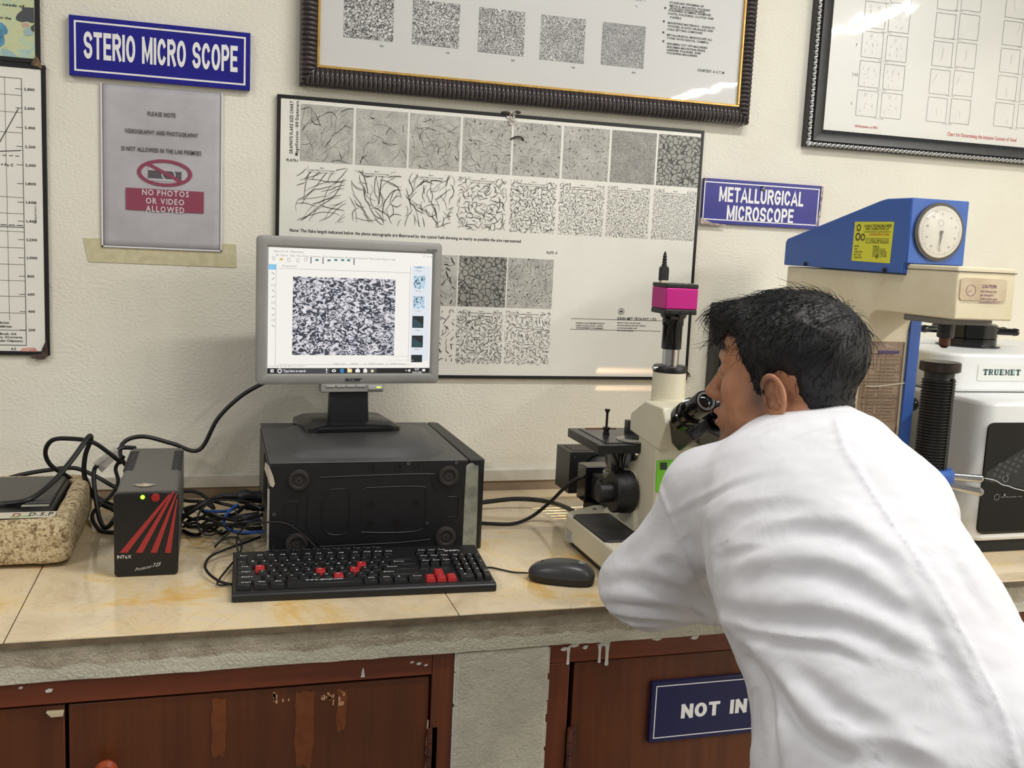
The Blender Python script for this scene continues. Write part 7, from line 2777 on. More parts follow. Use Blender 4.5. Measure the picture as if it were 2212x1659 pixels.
pa, pb = wp(2122, 811, yn), wp(2204, 812, yn)
slab(t, 'TRUEMET', pa.x, pa.z+0.001, 0.0118, pb.x-pa.x, yn-0.0013)
t.build('lettering', mat('truemet_green', rgb(24, 74, 78), 0.5), pln, flat=True)
# sloping print on the shelf of the lower body
# wheel on top
wc = Vector((1.598, -0.30, 1.1965))
MB().lathe([(0.066, 0), (0.066, 0.004), (0.058, 0.005), (0.058, 0.018), (0.056, 0.019), (0.058, 0.020), (0.058, 0.048), (0.054, 0.051)], wc, (0, 0, 1), 44).build('turret', M_BLACKG, tm_)
for a_ in (R(8), R(172), R(-12), R(90)):
    d3 = Vector((math.cos(a_), math.sin(a_), 0))
    m = MB()
    m.lathe([(0.0075, 0.05), (0.0075, 0.10), (0.0088, 0.104), (0.0078, 0.112), (0.003, 0.1145)], wc+Vector((0, 0, 0.034)), d3, 18)
    m.build('turret_handle', M_BLACKG, tm_)

# ------------------------------------------------------------------ the man at the microscope
def surface_net(F, org, h):
    F = F.astype(np.float32)
    S = F < 0
    nx, ny, nz = F.shape
    cx, cy, cz = nx-1, ny-1, nz-1
    cnt = np.zeros((cx, cy, cz), np.int16)
    acc = np.zeros((cx, cy, cz, 3), np.float32)

    def corner(a, dx, dy, dz):
        return a[dx:dx+cx, dy:dy+cy, dz:dz+cz]
    edges = [((0, 0, 0), (1, 0, 0)), ((0, 1, 0), (1, 1, 0)), ((0, 0, 1), (1, 0, 1)), ((0, 1, 1), (1, 1, 1)),
             ((0, 0, 0), (0, 1, 0)), ((1, 0, 0), (1, 1, 0)), ((0, 0, 1), (0, 1, 1)), ((1, 0, 1), (1, 1, 1)),
             ((0, 0, 0), (0, 0, 1)), ((1, 0, 0), (1, 0, 1)), ((0, 1, 0), (0, 1, 1)), ((1, 1, 0), (1, 1, 1))]
    for a, b in edges:
        fa, fb = corner(F, *a), corner(F, *b)
        m = corner(S, *a) != corner(S, *b)
        t = np.where(m, fa/np.where(np.abs(fa-fb) < 1e-12, 1, fa-fb), 0)
        for k in range(3):
            acc[..., k] += np.where(m, a[k]+(b[k]-a[k])*t, 0)
        cnt += m
    act = cnt > 0
    idx = -np.ones((cx, cy, cz), np.int64)
    ii = np.argwhere(act)
    idx[act] = np.arange(len(ii))
    V = (ii+acc[act]/cnt[act][:, None])*h+np.array(org)
    Q = []
    for ax in range(3):
        sl0 = [slice(None)]*3
        sl1 = [slice(None)]*3
        sl0[ax] = slice(0, -1)
        sl1[ax] = slice(1, None)
        m = S[tuple(sl0)] != S[tuple(sl1)]
        e = np.argwhere(m)
        b, c = (ax+1) % 3, (ax+2) % 3
        ok = (e[:, b] > 0) & (e[:, c] > 0) & (e[:, b] < (cx, cy, cz)[b]) & (e[:, c] < (cx, cy, cz)[c])
        e = e[ok]
        s = S[tuple(sl0)][tuple(e.T)]
        e0 = e.copy()
        e1 = e.copy()
        e1[:, b] -= 1
        e2 = e1.copy()
        e2[:, c] -= 1
        e3 = e.copy()
        e3[:, c] -= 1
        q = np.stack([idx[tuple(k.T)] for k in (e0, e1, e2, e3)], 1)
        q[~s] = q[~s][:, ::-1]
        Q.append(q)
    return V, np.concatenate(Q)


def grid(lo, hi, h):
    ax = [np.arange(lo[k], hi[k]+h, h, dtype=np.float32) for k in range(3)]
    return np.stack(np.meshgrid(*ax, indexing='ij'), -1), np.array([a[0] for a in ax])


def smin(a, b, k):
    t = np.clip(0.5+0.5*(b-a)/k, 0, 1)
    return b*(1-t)+a*t-k*t*(1-t)


def smax(a, b, k):
    return -smin(-a, -b, k)


def s_cone(P, a, b, ra, rb):
    a, b = np.array(a, np.float32), np.array(b, np.float32)
    d = b-a
    t = np.clip(((P-a) @ d)/(d @ d), 0, 1)
    return np.linalg.norm(P-a-t[..., None]*d, axis=-1)-(ra+(rb-ra)*t)


def s_ell(P, c, r, M=None):
    q = P-np.array(c, np.float32)
    if M is not None:
        q = q @ np.array(M, np.float32)          # columns = axes
    r = np.array(r, np.float32)
    k0 = np.linalg.norm(q/r, axis=-1)
    k1 = np.linalg.norm(q/(r*r), axis=-1)+1e-9
    return k0*(k0-1)/k1


def s_chain(P, st):
    """st: (centre, lateral dir, half width, half thickness) stations joined to one elliptical body"""
    out = None
    for (c0, w0, a0, b0), (c1, w1, a1, b1) in zip(st[:-1], st[1:]):
        d = c1-c0
        L = np.linalg.norm(d)
        ax = d/L
        tt = ((P-c0) @ ax)/L
        t = np.clip(tt, 0, 1)
        w = w0+w1
        w = w-ax*(w @ ax)
        w /= np.linalg.norm(w)
        n = np.cross(ax, w)
        rel = P-c0-t[..., None]*d
        A = a0+(a1-a0)*t
        B = b0+(b1-b0)*t
        u, v, s = rel @ w, rel @ n, rel @ ax
        e = 2.4
        k = (np.abs(u/A)**e+np.abs(v/B)**e+np.abs(s/B)**e)**(1/e)
        dd = (k-1)*np.minimum(A, B)
        out = dd if out is None else smin(out, dd, 0.035)
    return out


def net_object(name, V, Q, m, parent, smooth_it=0):
    me = bpy.data.meshes.new(name)
    org = np.array(ORG[parent.name]) if parent is not None else np.zeros(3)
    me.vertices.add(len(V))
    me.vertices.foreach_set('co', (V-org).astype(np.float32).ravel())
    me.loops.add(4*len(Q))
    me.loops.foreach_set('vertex_index', Q.astype(np.int32).ravel())
    me.polygons.add(len(Q))
    me.polygons.foreach_set('loop_start', np.arange(0, 4*len(Q), 4, dtype=np.int32))
    me.polygons.foreach_set('loop_total', np.full(len(Q), 4, np.int32))
    me.polygons.foreach_set('use_smooth', np.ones(len(Q), bool))
    me.update()
    me.validate()
    o = bpy.data.objects.new(name, me)
    COL.objects.link(o)
    me.materials.append(m)
    if parent is not None:
        o.parent = parent
        ORG[o.name] = Vector(org)
    return o


def laplace(V, Q, n=2, lam=0.5):
    a = Q.ravel()
    b = np.roll(Q, -1, axis=1).ravel()
    for _ in range(n):
        s = np.zeros_like(V)
        c = np.zeros(len(V))
        np.add.at(s, a, V[b])
        np.add.at(s, b, V[a])
        np.add.at(c, a, 1)
        np.add.at(c, b, 1)
        V = V+lam*(s/c[:, None]-V)
    return V


def normals(V, Q):
    n = np.cross(V[Q[:, 2]]-V[Q[:, 0]], V[Q[:, 3]]-V[Q[:, 1]])
    out = np.zeros_like(V)
    for k in range(4):
        np.add.at(out, Q[:, k], n)
    return out/(np.linalg.norm(out, axis=1)[:, None]+1e-12)


A3 = lambda v: np.array(v, dtype=np.float64)
D3 = lambda px, py, d: CAM+ray(px, py)*d

# ---- head placement: face turned to the left, a little away from the camera
hc = D3(1707, 815, 1.412)
vh = ray(1707, 815)
vh = np.array([vh[0], vh[1], 0])
vh /= np.linalg.norm(vh)
lh_ = np.array([-vh[1], vh[0], 0])
phi = R(HEAD_YAW)
hf = math.cos(phi)*lh_+math.sin(phi)*vh
hl_ = np.cross([0, 0, 1], hf)
hu = np.array([0.0, 0.0, 1.0])
pt = R(HEAD_PITCH)                        # nose up / down
hf, hu = math.cos(pt)*hf+math.sin(pt)*hu, -math.sin(pt)*hf+math.cos(pt)*hu
HM = np.stack([hf, hl_, hu], 1)           # local -> world


def H2W(p):
    return np.asarray(p) @ HM.T+hc


# ---- coat stations
def station(l, r, dl, dr, b):
    Lp, Rp = D3(*l, dl), D3(*r, dr)
    w = (Rp-Lp)/np.linalg.norm(Rp-Lp)
    return ((Lp+Rp)/2, w, np.linalg.norm(Rp-Lp)/2, b)


STN = [station((1830, 1980), (2420, 1890), 1.12, 1.05, 0.150),
       station((1768, 1780), (2350, 1690), 1.13, 1.05, 0.150),
       station((1672, 1560), (2258, 1500), 1.17, 1.09, 0.145),
       station((1598, 1370), (2155, 1330), 1.23, 1.14, 0.138),
       station((1545, 1215), (2058, 1185), 1.30, 1.21, 0.130),
       station((1530, 1110), (1985, 1065), 1.37, 1.29, 0.112),
       station((1600, 1035), (1905, 990), 1.41, 1.35, 0.078),
       station((1700, 985), (1845, 958), 1.42, 1.39, 0.060)]
sh_l = D3(1528, 1088, 1.395)
el_l = D3(1396, 1268, 1.470)
wr_l = np.array([0.805, -0.822, 0.868])
sh_r = D3(1955, 1105, 1.31)
el_r = np.array([1.030, -0.840, 0.900])
wr_r = np.array([0.990, -0.705, 0.872])
hip = STN[1][0]
wdir = STN[1][1].copy()
wdir[2] = 0
wdir /= np.linalg.norm(wdir)
knee_z = 0.50

pr = thing('person', 'man with short black hair in white lab coat leaning over the microscope', 'person', (float(hip[0]), float(hip[1]), 0.0))

# ---- coat volume
lo = np.array([0.40, -1.62, 0.40])
hi_ = np.array([1.30, -0.62, 1.25])
HC = 0.0075
P3, og = grid(lo, hi_, HC)
sk0 = hip.copy()
sk0[2] = 0.78
sk1 = hip+np.array([0.02, -0.02, 0])
sk1[2] = 0.40
F = s_chain(P3, STN)
skirt = s_chain(P3, [(sk1, wdir, 0.245, 0.20), (sk0, wdir, 0.20, 0.165), (hip, wdir, 0.178, 0.15)])
F = smin(F, skirt, 0.05)
arm = smin(s_cone(P3, sh_l, el_l, 0.058, 0.0600), s_cone(P3, el_l, wr_l, 0.058, 0.044), 0.03)
F = smin(F, arm, 0.035)
arm2 = smin(s_cone(P3, sh_r, el_r, 0.064, 0.056), s_cone(P3, el_r, wr_r, 0.054, 0.043), 0.03)
F = smin(F, arm2, 0.04)
# shoulder blades, left shoulder cap
F = smin(F, s_ell(P3, D3(1522, 1050, 1.40), (0.046, 0.046, 0.042)), 0.05)
V, Q = surface_net(F, og, HC)
V = laplace(V, Q, 3, 0.5)


def subdiv(V, Q):
    """one round of quad splitting"""
    E = np.concatenate([np.stack([Q[:, k], Q[:, (k+1) % 4]], 1) for k in range(4)])
    Es = np.sort(E, 1)
    U, inv = np.unique(Es, axis=0, return_inverse=True)
    nV = len(V)
    em = (V[U[:, 0]]+V[U[:, 1]])/2
    fm = V[Q].mean(1)
    nf = len(Q)
    e = (inv.reshape(4, nf)+nV).T
    f = np.arange(nf)+nV+len(U)
    Vn = np.concatenate([V, em, fm])
    Qn = np.concatenate([np.stack([Q[:, k], e[:, k], f, e[:, (k-1) % 4]], 1) for k in range(4)])
    return Vn, Qn


V, Q = subdiv(V, Q)
V = laplace(V, Q, 2, 0.5)


# folds of the cloth: ridge and valley lines drawn on the back and sleeve
def seg_dist(X, line):
    best = np.full(len(X), 1e9)
    tt = np.zeros(len(X))
    line = np.array(line, float)
    L = np.concatenate([[0], np.cumsum(np.linalg.norm(np.diff(line, axis=0), axis=1))])
    sgn = np.zeros(len(X))
    for i in range(len(line)-1):
        a, b = line[i], line[i+1]
        d = b-a
        t = np.clip(((X-a) @ d)/(d @ d), 0, 1)
        v = X-a-t[:, None]*d
        r = np.linalg.norm(v, axis=1)
        m = r < best
        best[m] = r[m]
        tt[m] = (L[i]+t[m]*(L[i+1]-L[i]))/L[-1]
        cr = d[0]*v[:, 1]-d[1]*v[:, 0]
        sgn[m] = np.sign(cr[m])
    return best, tt, sgn


def curve2(pts, n=8):
    return [(p.x, p.y) for p in smooth_path([Vector((x, y, 0)) for x, y in pts], n)]


FOLDS = [
    # (points, height m, width px): a soft ridge that breaks off sharply on its lower side
    ([(1451, 1108), (1534, 1065), (1600, 1035), (1662, 1012)], 0.0030, 11),
    ([(1500, 1146), (1550, 1108), (1598, 1083), (1707, 1072), (1775, 1084)], 0.0055, 28),
    ([(1590, 1160), (1640, 1138), (1707, 1120), (1822, 1127), (1913, 1174), (1960, 1220)], 0.0070, 34),
    ([(1555, 1190), (1610, 1176), (1660, 1172)], 0.0035, 16),
    ([(1560, 1234), (1662, 1206), (1799, 1211), (1913, 1266), (2005, 1330)], 0.0075, 36),
    ([(1543, 1278), (1639, 1304), (1776, 1312), (1890, 1342), (2005, 1400)], 0.0075, 34),
    ([(1530, 1322), (1600, 1345), (1700, 1372), (1800, 1385), (1880, 1420)], 0.0060, 20),
    ([(1529, 1328), (1593, 1360), (1685, 1449), (1776, 1563), (1868, 1620)], 0.0120, 32),
    ([(1655, 1380), (1760, 1440), (1860, 1510), (1960, 1560)], 0.0055, 40),
    ([(1545, 1345), (1579, 1472), (1610, 1580), (1632, 1680)], 0.0050, 16),
    ([(1590, 1400), (1648, 1449), (1689, 1540), (1705, 1680)], 0.0080, 18),
    ([(1591, 1513), (1612, 1498), (1626, 1474)], 0.0040, 7),
    ([(1850, 1575), (1950, 1600), (2060, 1650)], 0.0060, 40),
    ([(1960, 1230), (2040, 1350), (2110, 1470), (2150, 1560)], 0.0035, 30),
    ([(2060, 1180), (2110, 1260), (2170, 1340)], 0.0030, 24),
    # sleeve
    ([(1318, 1232), (1400, 1228), (1480, 1262), (1540, 1322)], 0.0060, 26),
    ([(1303, 1285), (1390, 1290), (1470, 1305), (1535, 1328)], 0.0090, 20),
    ([(1318, 1322), (1390, 1330), (1460, 1330), (1538, 1332)], 0.0090, 15),
    ([(1360, 1352), (1410, 1352), (1470, 1342), (1535, 1335)], 0.0080, 12),
    ([(1330, 1196), (1380, 1160), (1425, 1100)], 0.0040, 30),
    ([(1400, 1205), (1450, 1195), (1500, 1240)], 0.0040, 22),
]
SEAMS = [
    ([(1420, 1012), (1428, 1060), (1446, 1115), (1480, 1200), (1515, 1280), (1540, 1332)], 0.0034, 5.0, 0.45),
    ([(1805, 905), (1812, 935), (1830, 985), (1880, 1060), (1960, 1180), (2050, 1330), (2120, 1450), (2170, 1560), (2195, 1659)], 0.0030, 7.0, 0.5),
]


def side_lines(nrm, pix):
    view = (V-CAM)
    view /= np.linalg.norm(view, axis=1)[:, None]
    return -(nrm*view).sum(1)


for it in range(1):
    nrm = normals(V, Q)
    pix = proj(V)
    facing = side_lines(nrm, pix)
    front = np.clip((facing-0.05)/0.25, 0, 1)
    disp = np.zeros(len(V))
    for pts, amp, wd in FOLDS:
        line = curve2(pts)
        xs_ = [p[0] for p in line]
        ys_ = [p[1] for p in line]
        sel = np.where((pix[:, 0] > min(xs_)-3*wd) & (pix[:, 0] < max(xs_)+3*wd) & (pix[:, 1] > min(ys_)-3*wd) & (pix[:, 1] < max(ys_)+3*wd))[0]
        d, t, s = seg_dist(pix[sel], line)
        fade = np.clip(np.sin(PI*np.clip(t*0.92+0.06, 0, 1)), 0, 1)**0.6
        wloc = np.where(s > 0, wd*0.55, wd)
        prof_ = np.exp(-(d/wloc)**2)-0.55*np.where(s > 0, np.exp(-((d-1.15*wd)/(0.55*wd))**2), 0)
        disp[sel] += FOLD_AMP*amp*prof_*fade
    for pts, amp, wd, skew in SEAMS:
        line = curve2(pts)
        xs_ = [p[0] for p in line]
        ys_ = [p[1] for p in line]
        sel = np.where((pix[:, 0] > min(xs_)-30) & (pix[:, 0] < max(xs_)+30) & (pix[:, 1] > min(ys_)-30) & (pix[:, 1] < max(ys_)+30))[0]
        d, t, s = seg_dist(pix[sel], line)
        disp[sel] += amp*np.exp(-(d/wd)**2)*(1-skew*(s > 0))
    V = V+nrm*(disp*front)[:, None]


def wobble(V, seed, lam, amp):
    rg_ = np.random.RandomState(seed)
    out = np.zeros(len(V))
    for _ in range(10):
        k = rg_.normal(size=3)
        k /= np.linalg.norm(k)
        out += np.sin(V @ k*(2*PI/(lam*rg_.uniform(0.6, 1.6)))+rg_.uniform(0, 6.28))
    return out/10*amp


nrm = normals(V, Q)
V = V+nrm*(wobble(V, 3, 0.13, 0.008)+wobble(V, 9, 0.06, 0.0030)+wobble(V, 5, 0.03, 0.0012))[:, None]


def cloth_mat():
    m = mat('white_coat_cloth', rgb(220, 220, 226), 0.85)
    nt, b = nodes_of(m)
    b.inputs['Sheen Weight'].default_value = 0.15
    tc = N(nt, 'ShaderNodeTexCoord')
    n1 = N(nt, 'ShaderNodeTexNoise', Scale=14.0, Detail=4.0, Distortion=0.6)
    nt.links.new(tc.outputs['Object'], n1.inputs['Vector'])
    n2 = N(nt, 'ShaderNodeTexNoise', Scale=900.0, Detail=1.0)
    nt.links.new(tc.outputs['Object'], n2.inputs['Vector'])
    b1 = N(nt, 'ShaderNodeBump', Strength=0.30, Distance=0.012)
    nt.links.new(n1.outputs['Fac'], b1.inputs['Height'])
    b2 = N(nt, 'ShaderNodeBump', Strength=0.08, Distance=0.001)
    nt.links.new(n2.outputs['Fac'], b2.inputs['Height'])
    nt.links.new(b1.outputs['Normal'], b2.inputs['Normal'])
    nt.links.new(b2.outputs['Normal'], b.inputs['Normal'])
    return m


M_COAT = cloth_mat()
coat = net_object('lab_coat', V, Q, M_COAT, pr)

# ---- collar: a folded band round the neck
NECK0 = H2W((-0.052, 0.0, -0.118))
cl = MB()
nk_c = D3(1772, 925, 1.415)
colr = []
NS = 40
wl = STN[7][1]
dn = np.cross(wl, [0, 0, 1])
dn = dn/np.linalg.norm(dn)
for k in range(NS):
    a = 2*PI*k/NS
    # a = 0 points to the right side, pi to the left, +pi/2 away from the camera
    c_, s_ = math.cos(a), math.sin(a)
    for rr_, zz_ in ((1.16, -0.030), (1.13, 0.004), (1.04, 0.018), (0.98, 0.010), (0.96, -0.020)):
        lift = 0.006*(-s_)-0.004*c_-0.004
        colr.append(nk_c+wl*(c_*0.060*rr_)+dn*(-s_)*0.058*rr_+np.array([0, 0, zz_+lift]))
for k in range(NS):
    for j in range(4):
        k2 = (k+1) % NS
        cl.f.append((k*5+j, k2*5+j, k2*5+j+1, k*5+j+1))
cl.v = [tuple(p) for p in colr]
cl = cl.build('collar', M_COAT, coat)
md = cl.modifiers.new('sub', 'SUBSURF')
md.levels = md.render_levels = 1


# ---- skin
def skin_mat():
    m = mat('skin', rgb(158, 102, 74), 0.5)
    nt, b = nodes_of(m)
    b.inputs['Subsurface Weight'].default_value = 0.05
    b.inputs['Subsurface Radius'].default_value = (0.010, 0.004, 0.002)
    b.inputs['Subsurface Scale'].default_value = 0.5
    at = N(nt, 'ShaderNodeAttribute', attribute_name='tone')
    tc = N(nt, 'ShaderNodeTexCoord')
    n1 = N(nt, 'ShaderNodeTexNoise', Scale=60.0, Detail=4.0)
    nt.links.new(tc.outputs['Object'], n1.inputs['Vector'])
    c1 = ramp(nt, [(0.35, rgb(166, 114, 84)), (0.65, rgb(182, 128, 96))])
    nt.links.new(n1.outputs['Fac'], c1.inputs['Fac'])
    mx = N(nt, 'ShaderNodeMix', data_type='RGBA')
    sp = N(nt, 'ShaderNodeSeparateColor')
    nt.links.new(at.outputs['Color'], sp.inputs[0])
    nt.links.new(sp.outputs[0], mx.inputs[0])
    nt.links.new(c1.outputs['Color'], mx.inputs[6])
    mx.inputs[7].default_value = (*rgb(92, 66, 56), 1)
    mx2 = N(nt, 'ShaderNodeMix', data_type='RGBA')
    nt.links.new(sp.outputs[1], mx2.inputs[0])
    nt.links.new(mx.outputs[2], mx2.inputs[6])
    mx2.inputs[7].default_value = (*rgb(166, 96, 88), 1)
    nt.links.new(mx2.outputs[2], b.inputs['Base Color'])
    n2 = N(nt, 'ShaderNodeTexNoise', Scale=500.0, Detail=2.0)
    nt.links.new(tc.outputs['Object'], n2.inputs['Vector'])
    bp = N(nt, 'ShaderNodeBump', Strength=0.12, Distance=0.001)
    nt.links.new(n2.outputs['Fac'], bp.inputs['Height'])
    nt.links.new(bp.outputs['Normal'], b.inputs['Normal'])
    return m


def head_sdf(P):
    S = np.stack([P[..., 0], np.abs(P[..., 1]), P[..., 2]], -1)
    F = s_ell(P, (-0.004, 0, 0.032), (0.089, 0.073, 0.080))
    F = smin(F, s_ell(P, (0.040, 0, 0.032), (0.052, 0.060, 0.060)), 0.03)
    F = smin(F, s_ell(P, (0.040, 0, -0.040), (0.050, 0.052, 0.078)), 0.03)
    F = smin(F, s_cone(S, (-0.004, 0.050, -0.052), (0.066, 0.016, -0.104), 0.020, 0.019), 0.03)
    F = smin(F, s_ell(P, (0.074, 0, -0.104), (0.021, 0.022, 0.017)), 0.014)
    F = smin(F, s_ell(S, (0.052, 0.042, -0.022), (0.030, 0.022, 0.026)), 0.018)
    F = smin(F, s_ell(S, (0.030, 0.050, -0.050), (0.034, 0.016, 0.036)), 0.02)
    # brow
    F = smin(F, s_cone(S, (0.072, 0.044, 0.022), (0.091, 0.014, 0.022), 0.010, 0.0095), 0.014)
    # eye sockets
    F = smax(F, -s_ell(S, (0.098, 0.032, 0.003), (0.016, 0.019, 0.011)), 0.012)
    # lids
    F = smin(F, s_ell(S, (0.0790, 0.032, 0.003), (0.0145, 0.0165, 0.0105)), 0.004)
    # nose
    F = smin(F, s_cone(P, (0.087, 0, 0.014), (0.1120, 0, -0.030), 0.0085, 0.0100), 0.012)
    F = smin(F, s_ell(P, (0.1125, 0, -0.0335), (0.0115, 0.0110, 0.0095)), 0.006)
    F = smin(F, s_ell(S, (0.1015, 0.0120, -0.0360), (0.0105, 0.0072, 0.0085)), 0.006)
    F = smax(F, -s_ell(S, (0.1060, 0.0060, -0.0450), (0.0060, 0.0034, 0.0050)), 0.003)
    # mouth
    F = smin(F, s_ell(P, (0.084, 0, -0.066), (0.016, 0.028, 0.022)), 0.014)
    F = smin(F, s_ell(P, (0.0985, 0, -0.0600), (0.0085, 0.021, 0.0055)), 0.005)
    F = smin(F, s_ell(P, (0.0955, 0, -0.0755), (0.0090, 0.019, 0.0065)), 0.005)
    F = smax(F, -s_ell(P, (0.1030, 0, -0.0680), (0.0130, 0.024, 0.0026)), 0.003)
    # neck
    F = smin(F, s_cone(P, (-0.035, 0, -0.055), (-0.070, 0.0, -0.175), 0.053, 0.058), 0.03)
    F = smin(F, s_cone(S, (-0.030, 0.058, -0.045), (-0.02, 0.030, -0.16), 0.012, 0.013), 0.02)
    # ears
    ca, sa = math.cos(R(14)), math.sin(R(14))
    cb, sb = math.cos(R(4)), math.sin(R(4))
    e1 = np.array([ca*cb, -sb*1.0, -sa*cb])
    ez = np.array([sa, 0.10, ca])
    ez /= np.linalg.norm(ez)
    e1 = np.array([cb, -sb, 0.0])
    e1 = e1-ez*(e1 @ ez)
    e1 /= np.linalg.norm(e1)
    e2 = np.cross(ez, e1)
    M = np.stack([e1, e2, ez], 1)
    c = np.array([-0.006, 0.0790, -0.0165])
    q = (S-c) @ M
    # rim
    q = q*1.08
    ang = np.arctan2(q[..., 2]/0.031, q[..., 0]/0.0195)
    rim = np.stack([0.0170*np.cos(ang), 0.0045-0.002*np.cos(ang), 0.0285*np.sin(ang)], -1)
    openf = np.clip((np.cos(ang-R(-20))-0.55)/0.3, 0, 1)
    dr = np.linalg.norm(q-rim, axis=-1)-0.0044+0.0030*openf
    F = smin(F, dr, 0.004)
    plate = s_ell(q, (0.001, -0.0045, 0.0), (0.0170, 0.0035, 0.0285))
    F = smin(F, plate, 0.005)
    F = smin(F, s_ell(q, (0.004, 0.001, -0.0285), (0.0090, 0.0048, 0.0095)), 0.006)          # lobe
    anti = s_cone(q, (-0.006, 0.001, 0.016), (-0.008, 0.0015, -0.012), 0.0035, 0.0042)
    F = smin(F, anti, 0.004)
    F = smin(F, s_ell(q, (0.0135, 0.002, -0.006), (0.0042, 0.0042, 0.0060)), 0.004)           # tragus
    F = smin(F, s_ell(q, (0.002, -0.010, -0.002), (0.012, 0.010, 0.022)), 0.006)               # root
    F = smax(F, -s_ell(q, (0.0040, 0.0035, -0.0065), (0.0080, 0.0085, 0.0105)), 0.002)
    F = smax(F, -s_ell(q, (0.0010, 0.0030, 0.0140), (0.0062, 0.0050, 0.0080)), 0.002)           # concha
    return F


HH = 0.0022
Pg, og = grid((-0.13, -0.115, -0.18), (0.14, 0.115, 0.135), HH)
Fh = head_sdf(Pg)
Vh, Qh = surface_net(Fh, og, HH)
Vh = laplace(Vh, Qh, 1, 0.4)
tone = np.zeros((len(Vh), 4), np.float32)
x, y, z = Vh[:, 0], np.abs(Vh[:, 1]), Vh[:, 2]
beard = np.clip((-(z)-0.055)/0.03, 0, 1)*np.clip((x+0.0)/0.02, 0, 1)*0.55
beard = np.maximum(beard, 0.6*np.exp(-((x-0.093)/0.02)**2-((z+0.050)/0.006)**2-(y/0.028)**2))
side = np.exp(-((x-0.018)/0.016)**2)*np.clip((0.03-z)/0.03, 0, 1)*np.clip((z+0.062)/0.03, 0, 1)*(y > 0.05)*0.9
tone[:, 0] = np.clip(np.maximum(beard, side), 0, 0.9)
brow = np.exp(-((z-0.0285-0.06*(0.03-y))/0.0045)**2)*(x > 0.066)*(y > 0.010)*(y < 0.056)
tone[:, 0] = np.maximum(tone[:, 0], brow*0.0)
lipm = np.exp(-((z+0.0680)/0.0105)**2)*(x > 0.092)*(y < 0.021)
tone[:, 1] = np.clip(lipm, 0, 1)*0.8
tone[:, 3] = 1

# ---- body below the neck (inside the clothes), one continuous skin
lo = np.array([0.45, -1.60, -0.01])
hi_ = np.array([1.25, -0.55, 1.24])
HB = 0.0095
Pb, ogb = grid(lo, hi_, HB)
INS = [(c, w, a*0.80, b*0.74) for c, w, a, b in STN[1:]]
Fb = s_chain(Pb, INS)
Fb = smin(Fb, smin(s_cone(Pb, sh_l, el_l, 0.046, 0.036), s_cone(Pb, el_l, wr_l, 0.036, 0.024), 0.02), 0.03)
Fb = smin(Fb, smin(s_cone(Pb, sh_r, el_r, 0.046, 0.036), s_cone(Pb, el_r, wr_r, 0.036, 0.024), 0.02), 0.03)
hipc = hip+np.array([0, 0.0, -0.06])
FEET = []
for s_ in (-1, 1):
    h0 = hipc+wdir*(0.085*s_)
    k0 = np.array([h0[0]+0.02*s_, h0[1]+0.015, 0.46])
    a0 = np.array([h0[0]+0.03*s_, h0[1]-0.035, 0.098])
    Fb = smin(Fb, smin(s_cone(Pb, h0, k0, 0.082, 0.055), s_cone(Pb, k0, a0, 0.054, 0.038), 0.03), 0.03)
    toe = a0+np.array([0.0, 0.15, -0.06])
    Fb = smin(Fb, s_cone(Pb, a0+np.array([0, -0.02, -0.045]), toe, 0.036, 0.026), 0.02)
    FEET.append((h0, k0, a0, toe))


def hand(F, P, wr, tipdir, palm_n, side_):
    """palm and five bent fingers lying on the counter"""
    t = np.array(tipdir, float)
    t /= np.linalg.norm(t)
    n = np.array(palm_n, float)
    n -= t*(n @ t)
    n /= np.linalg.norm(n)
    s = np.cross(n, t)*side_
    pc_ = wr+t*0.055
    M = np.stack([t, s, n], 1)
    F = smin(F, s_ell(P, pc_, (0.052, 0.040, 0.016), M), 0.015)
    for k, (off, ln) in enumerate(((-0.030, 0.062), (-0.010, 0.074), (0.010, 0.080), (0.029, 0.072))):
        b0 = wr+t*0.088+s*off
        j1 = b0+t*ln*0.45+n*0.010
        j2 = j1+t*ln*0.35-n*0.012
        j3 = j2+t*ln*0.2-n*0.016
        for a_, b_, ra, rb in ((b0, j1, 0.0095, 0.0090), (j1, j2, 0.0090, 0.0083), (j2, j3, 0.0083, 0.0075)):
            F = smin(F, s_cone(P, a_, b_, ra, rb), 0.003)
    b0 = wr+t*0.030+s*0.030
    j1 = b0+t*0.030+s*0.028
    j2 = j1+t*0.030+s*0.006-n*0.008
    F = smin(F, s_cone(P, b0, j1, 0.0125, 0.0105), 0.008)
    F = smin(F, s_cone(P, j1, j2, 0.0105, 0.0085), 0.003)
    return F


Vb, Qb = surface_net(Fb, ogb, HB)
Vb = laplace(Vb, Qb, 2, 0.5)
# hands on a finer grid
parts = [(H2W(Vh), Qh, tone)]
tb = np.zeros((len(Vb), 4), np.float32)
tb[:, 3] = 1
parts.append((Vb, Qb, tb))
for wr, tdir, sd_ in ((wr_l, (0.86, 0.50, -0.12), 1), (wr_r, (-0.12, 0.98, -0.11), -1)):
    Pq, oq = grid(wr-0.05+np.array([-0.07, -0.03, -0.05]), wr+np.array([0.16, 0.22, 0.08]), 0.0034)
    fq = s_cone(Pq, wr-np.array(tdir)*0.03, wr+np.array(tdir)*0.02, 0.024, 0.024)
    fq = hand(fq, Pq, wr, tdir, (0, 0, 1), sd_)
    vq, qq = surface_net(fq, oq, 0.0034)
    vq = laplace(vq, qq, 1, 0.4)
    tq = np.zeros((len(vq), 4), np.float32)
    tq[:, 3] = 1
    parts.append((vq, qq, tq))
VV, QQ, TT, o_ = [], [], [], 0
for v_, q_, t_ in parts:
    VV.append(v_)
    QQ.append(q_+o_)
    TT.append(t_)
    o_ += len(v_)
VV, QQ, TT = np.concatenate(VV), np.concatenate(QQ), np.concatenate(TT)
body = net_object('body', VV, QQ, skin_mat(), pr)
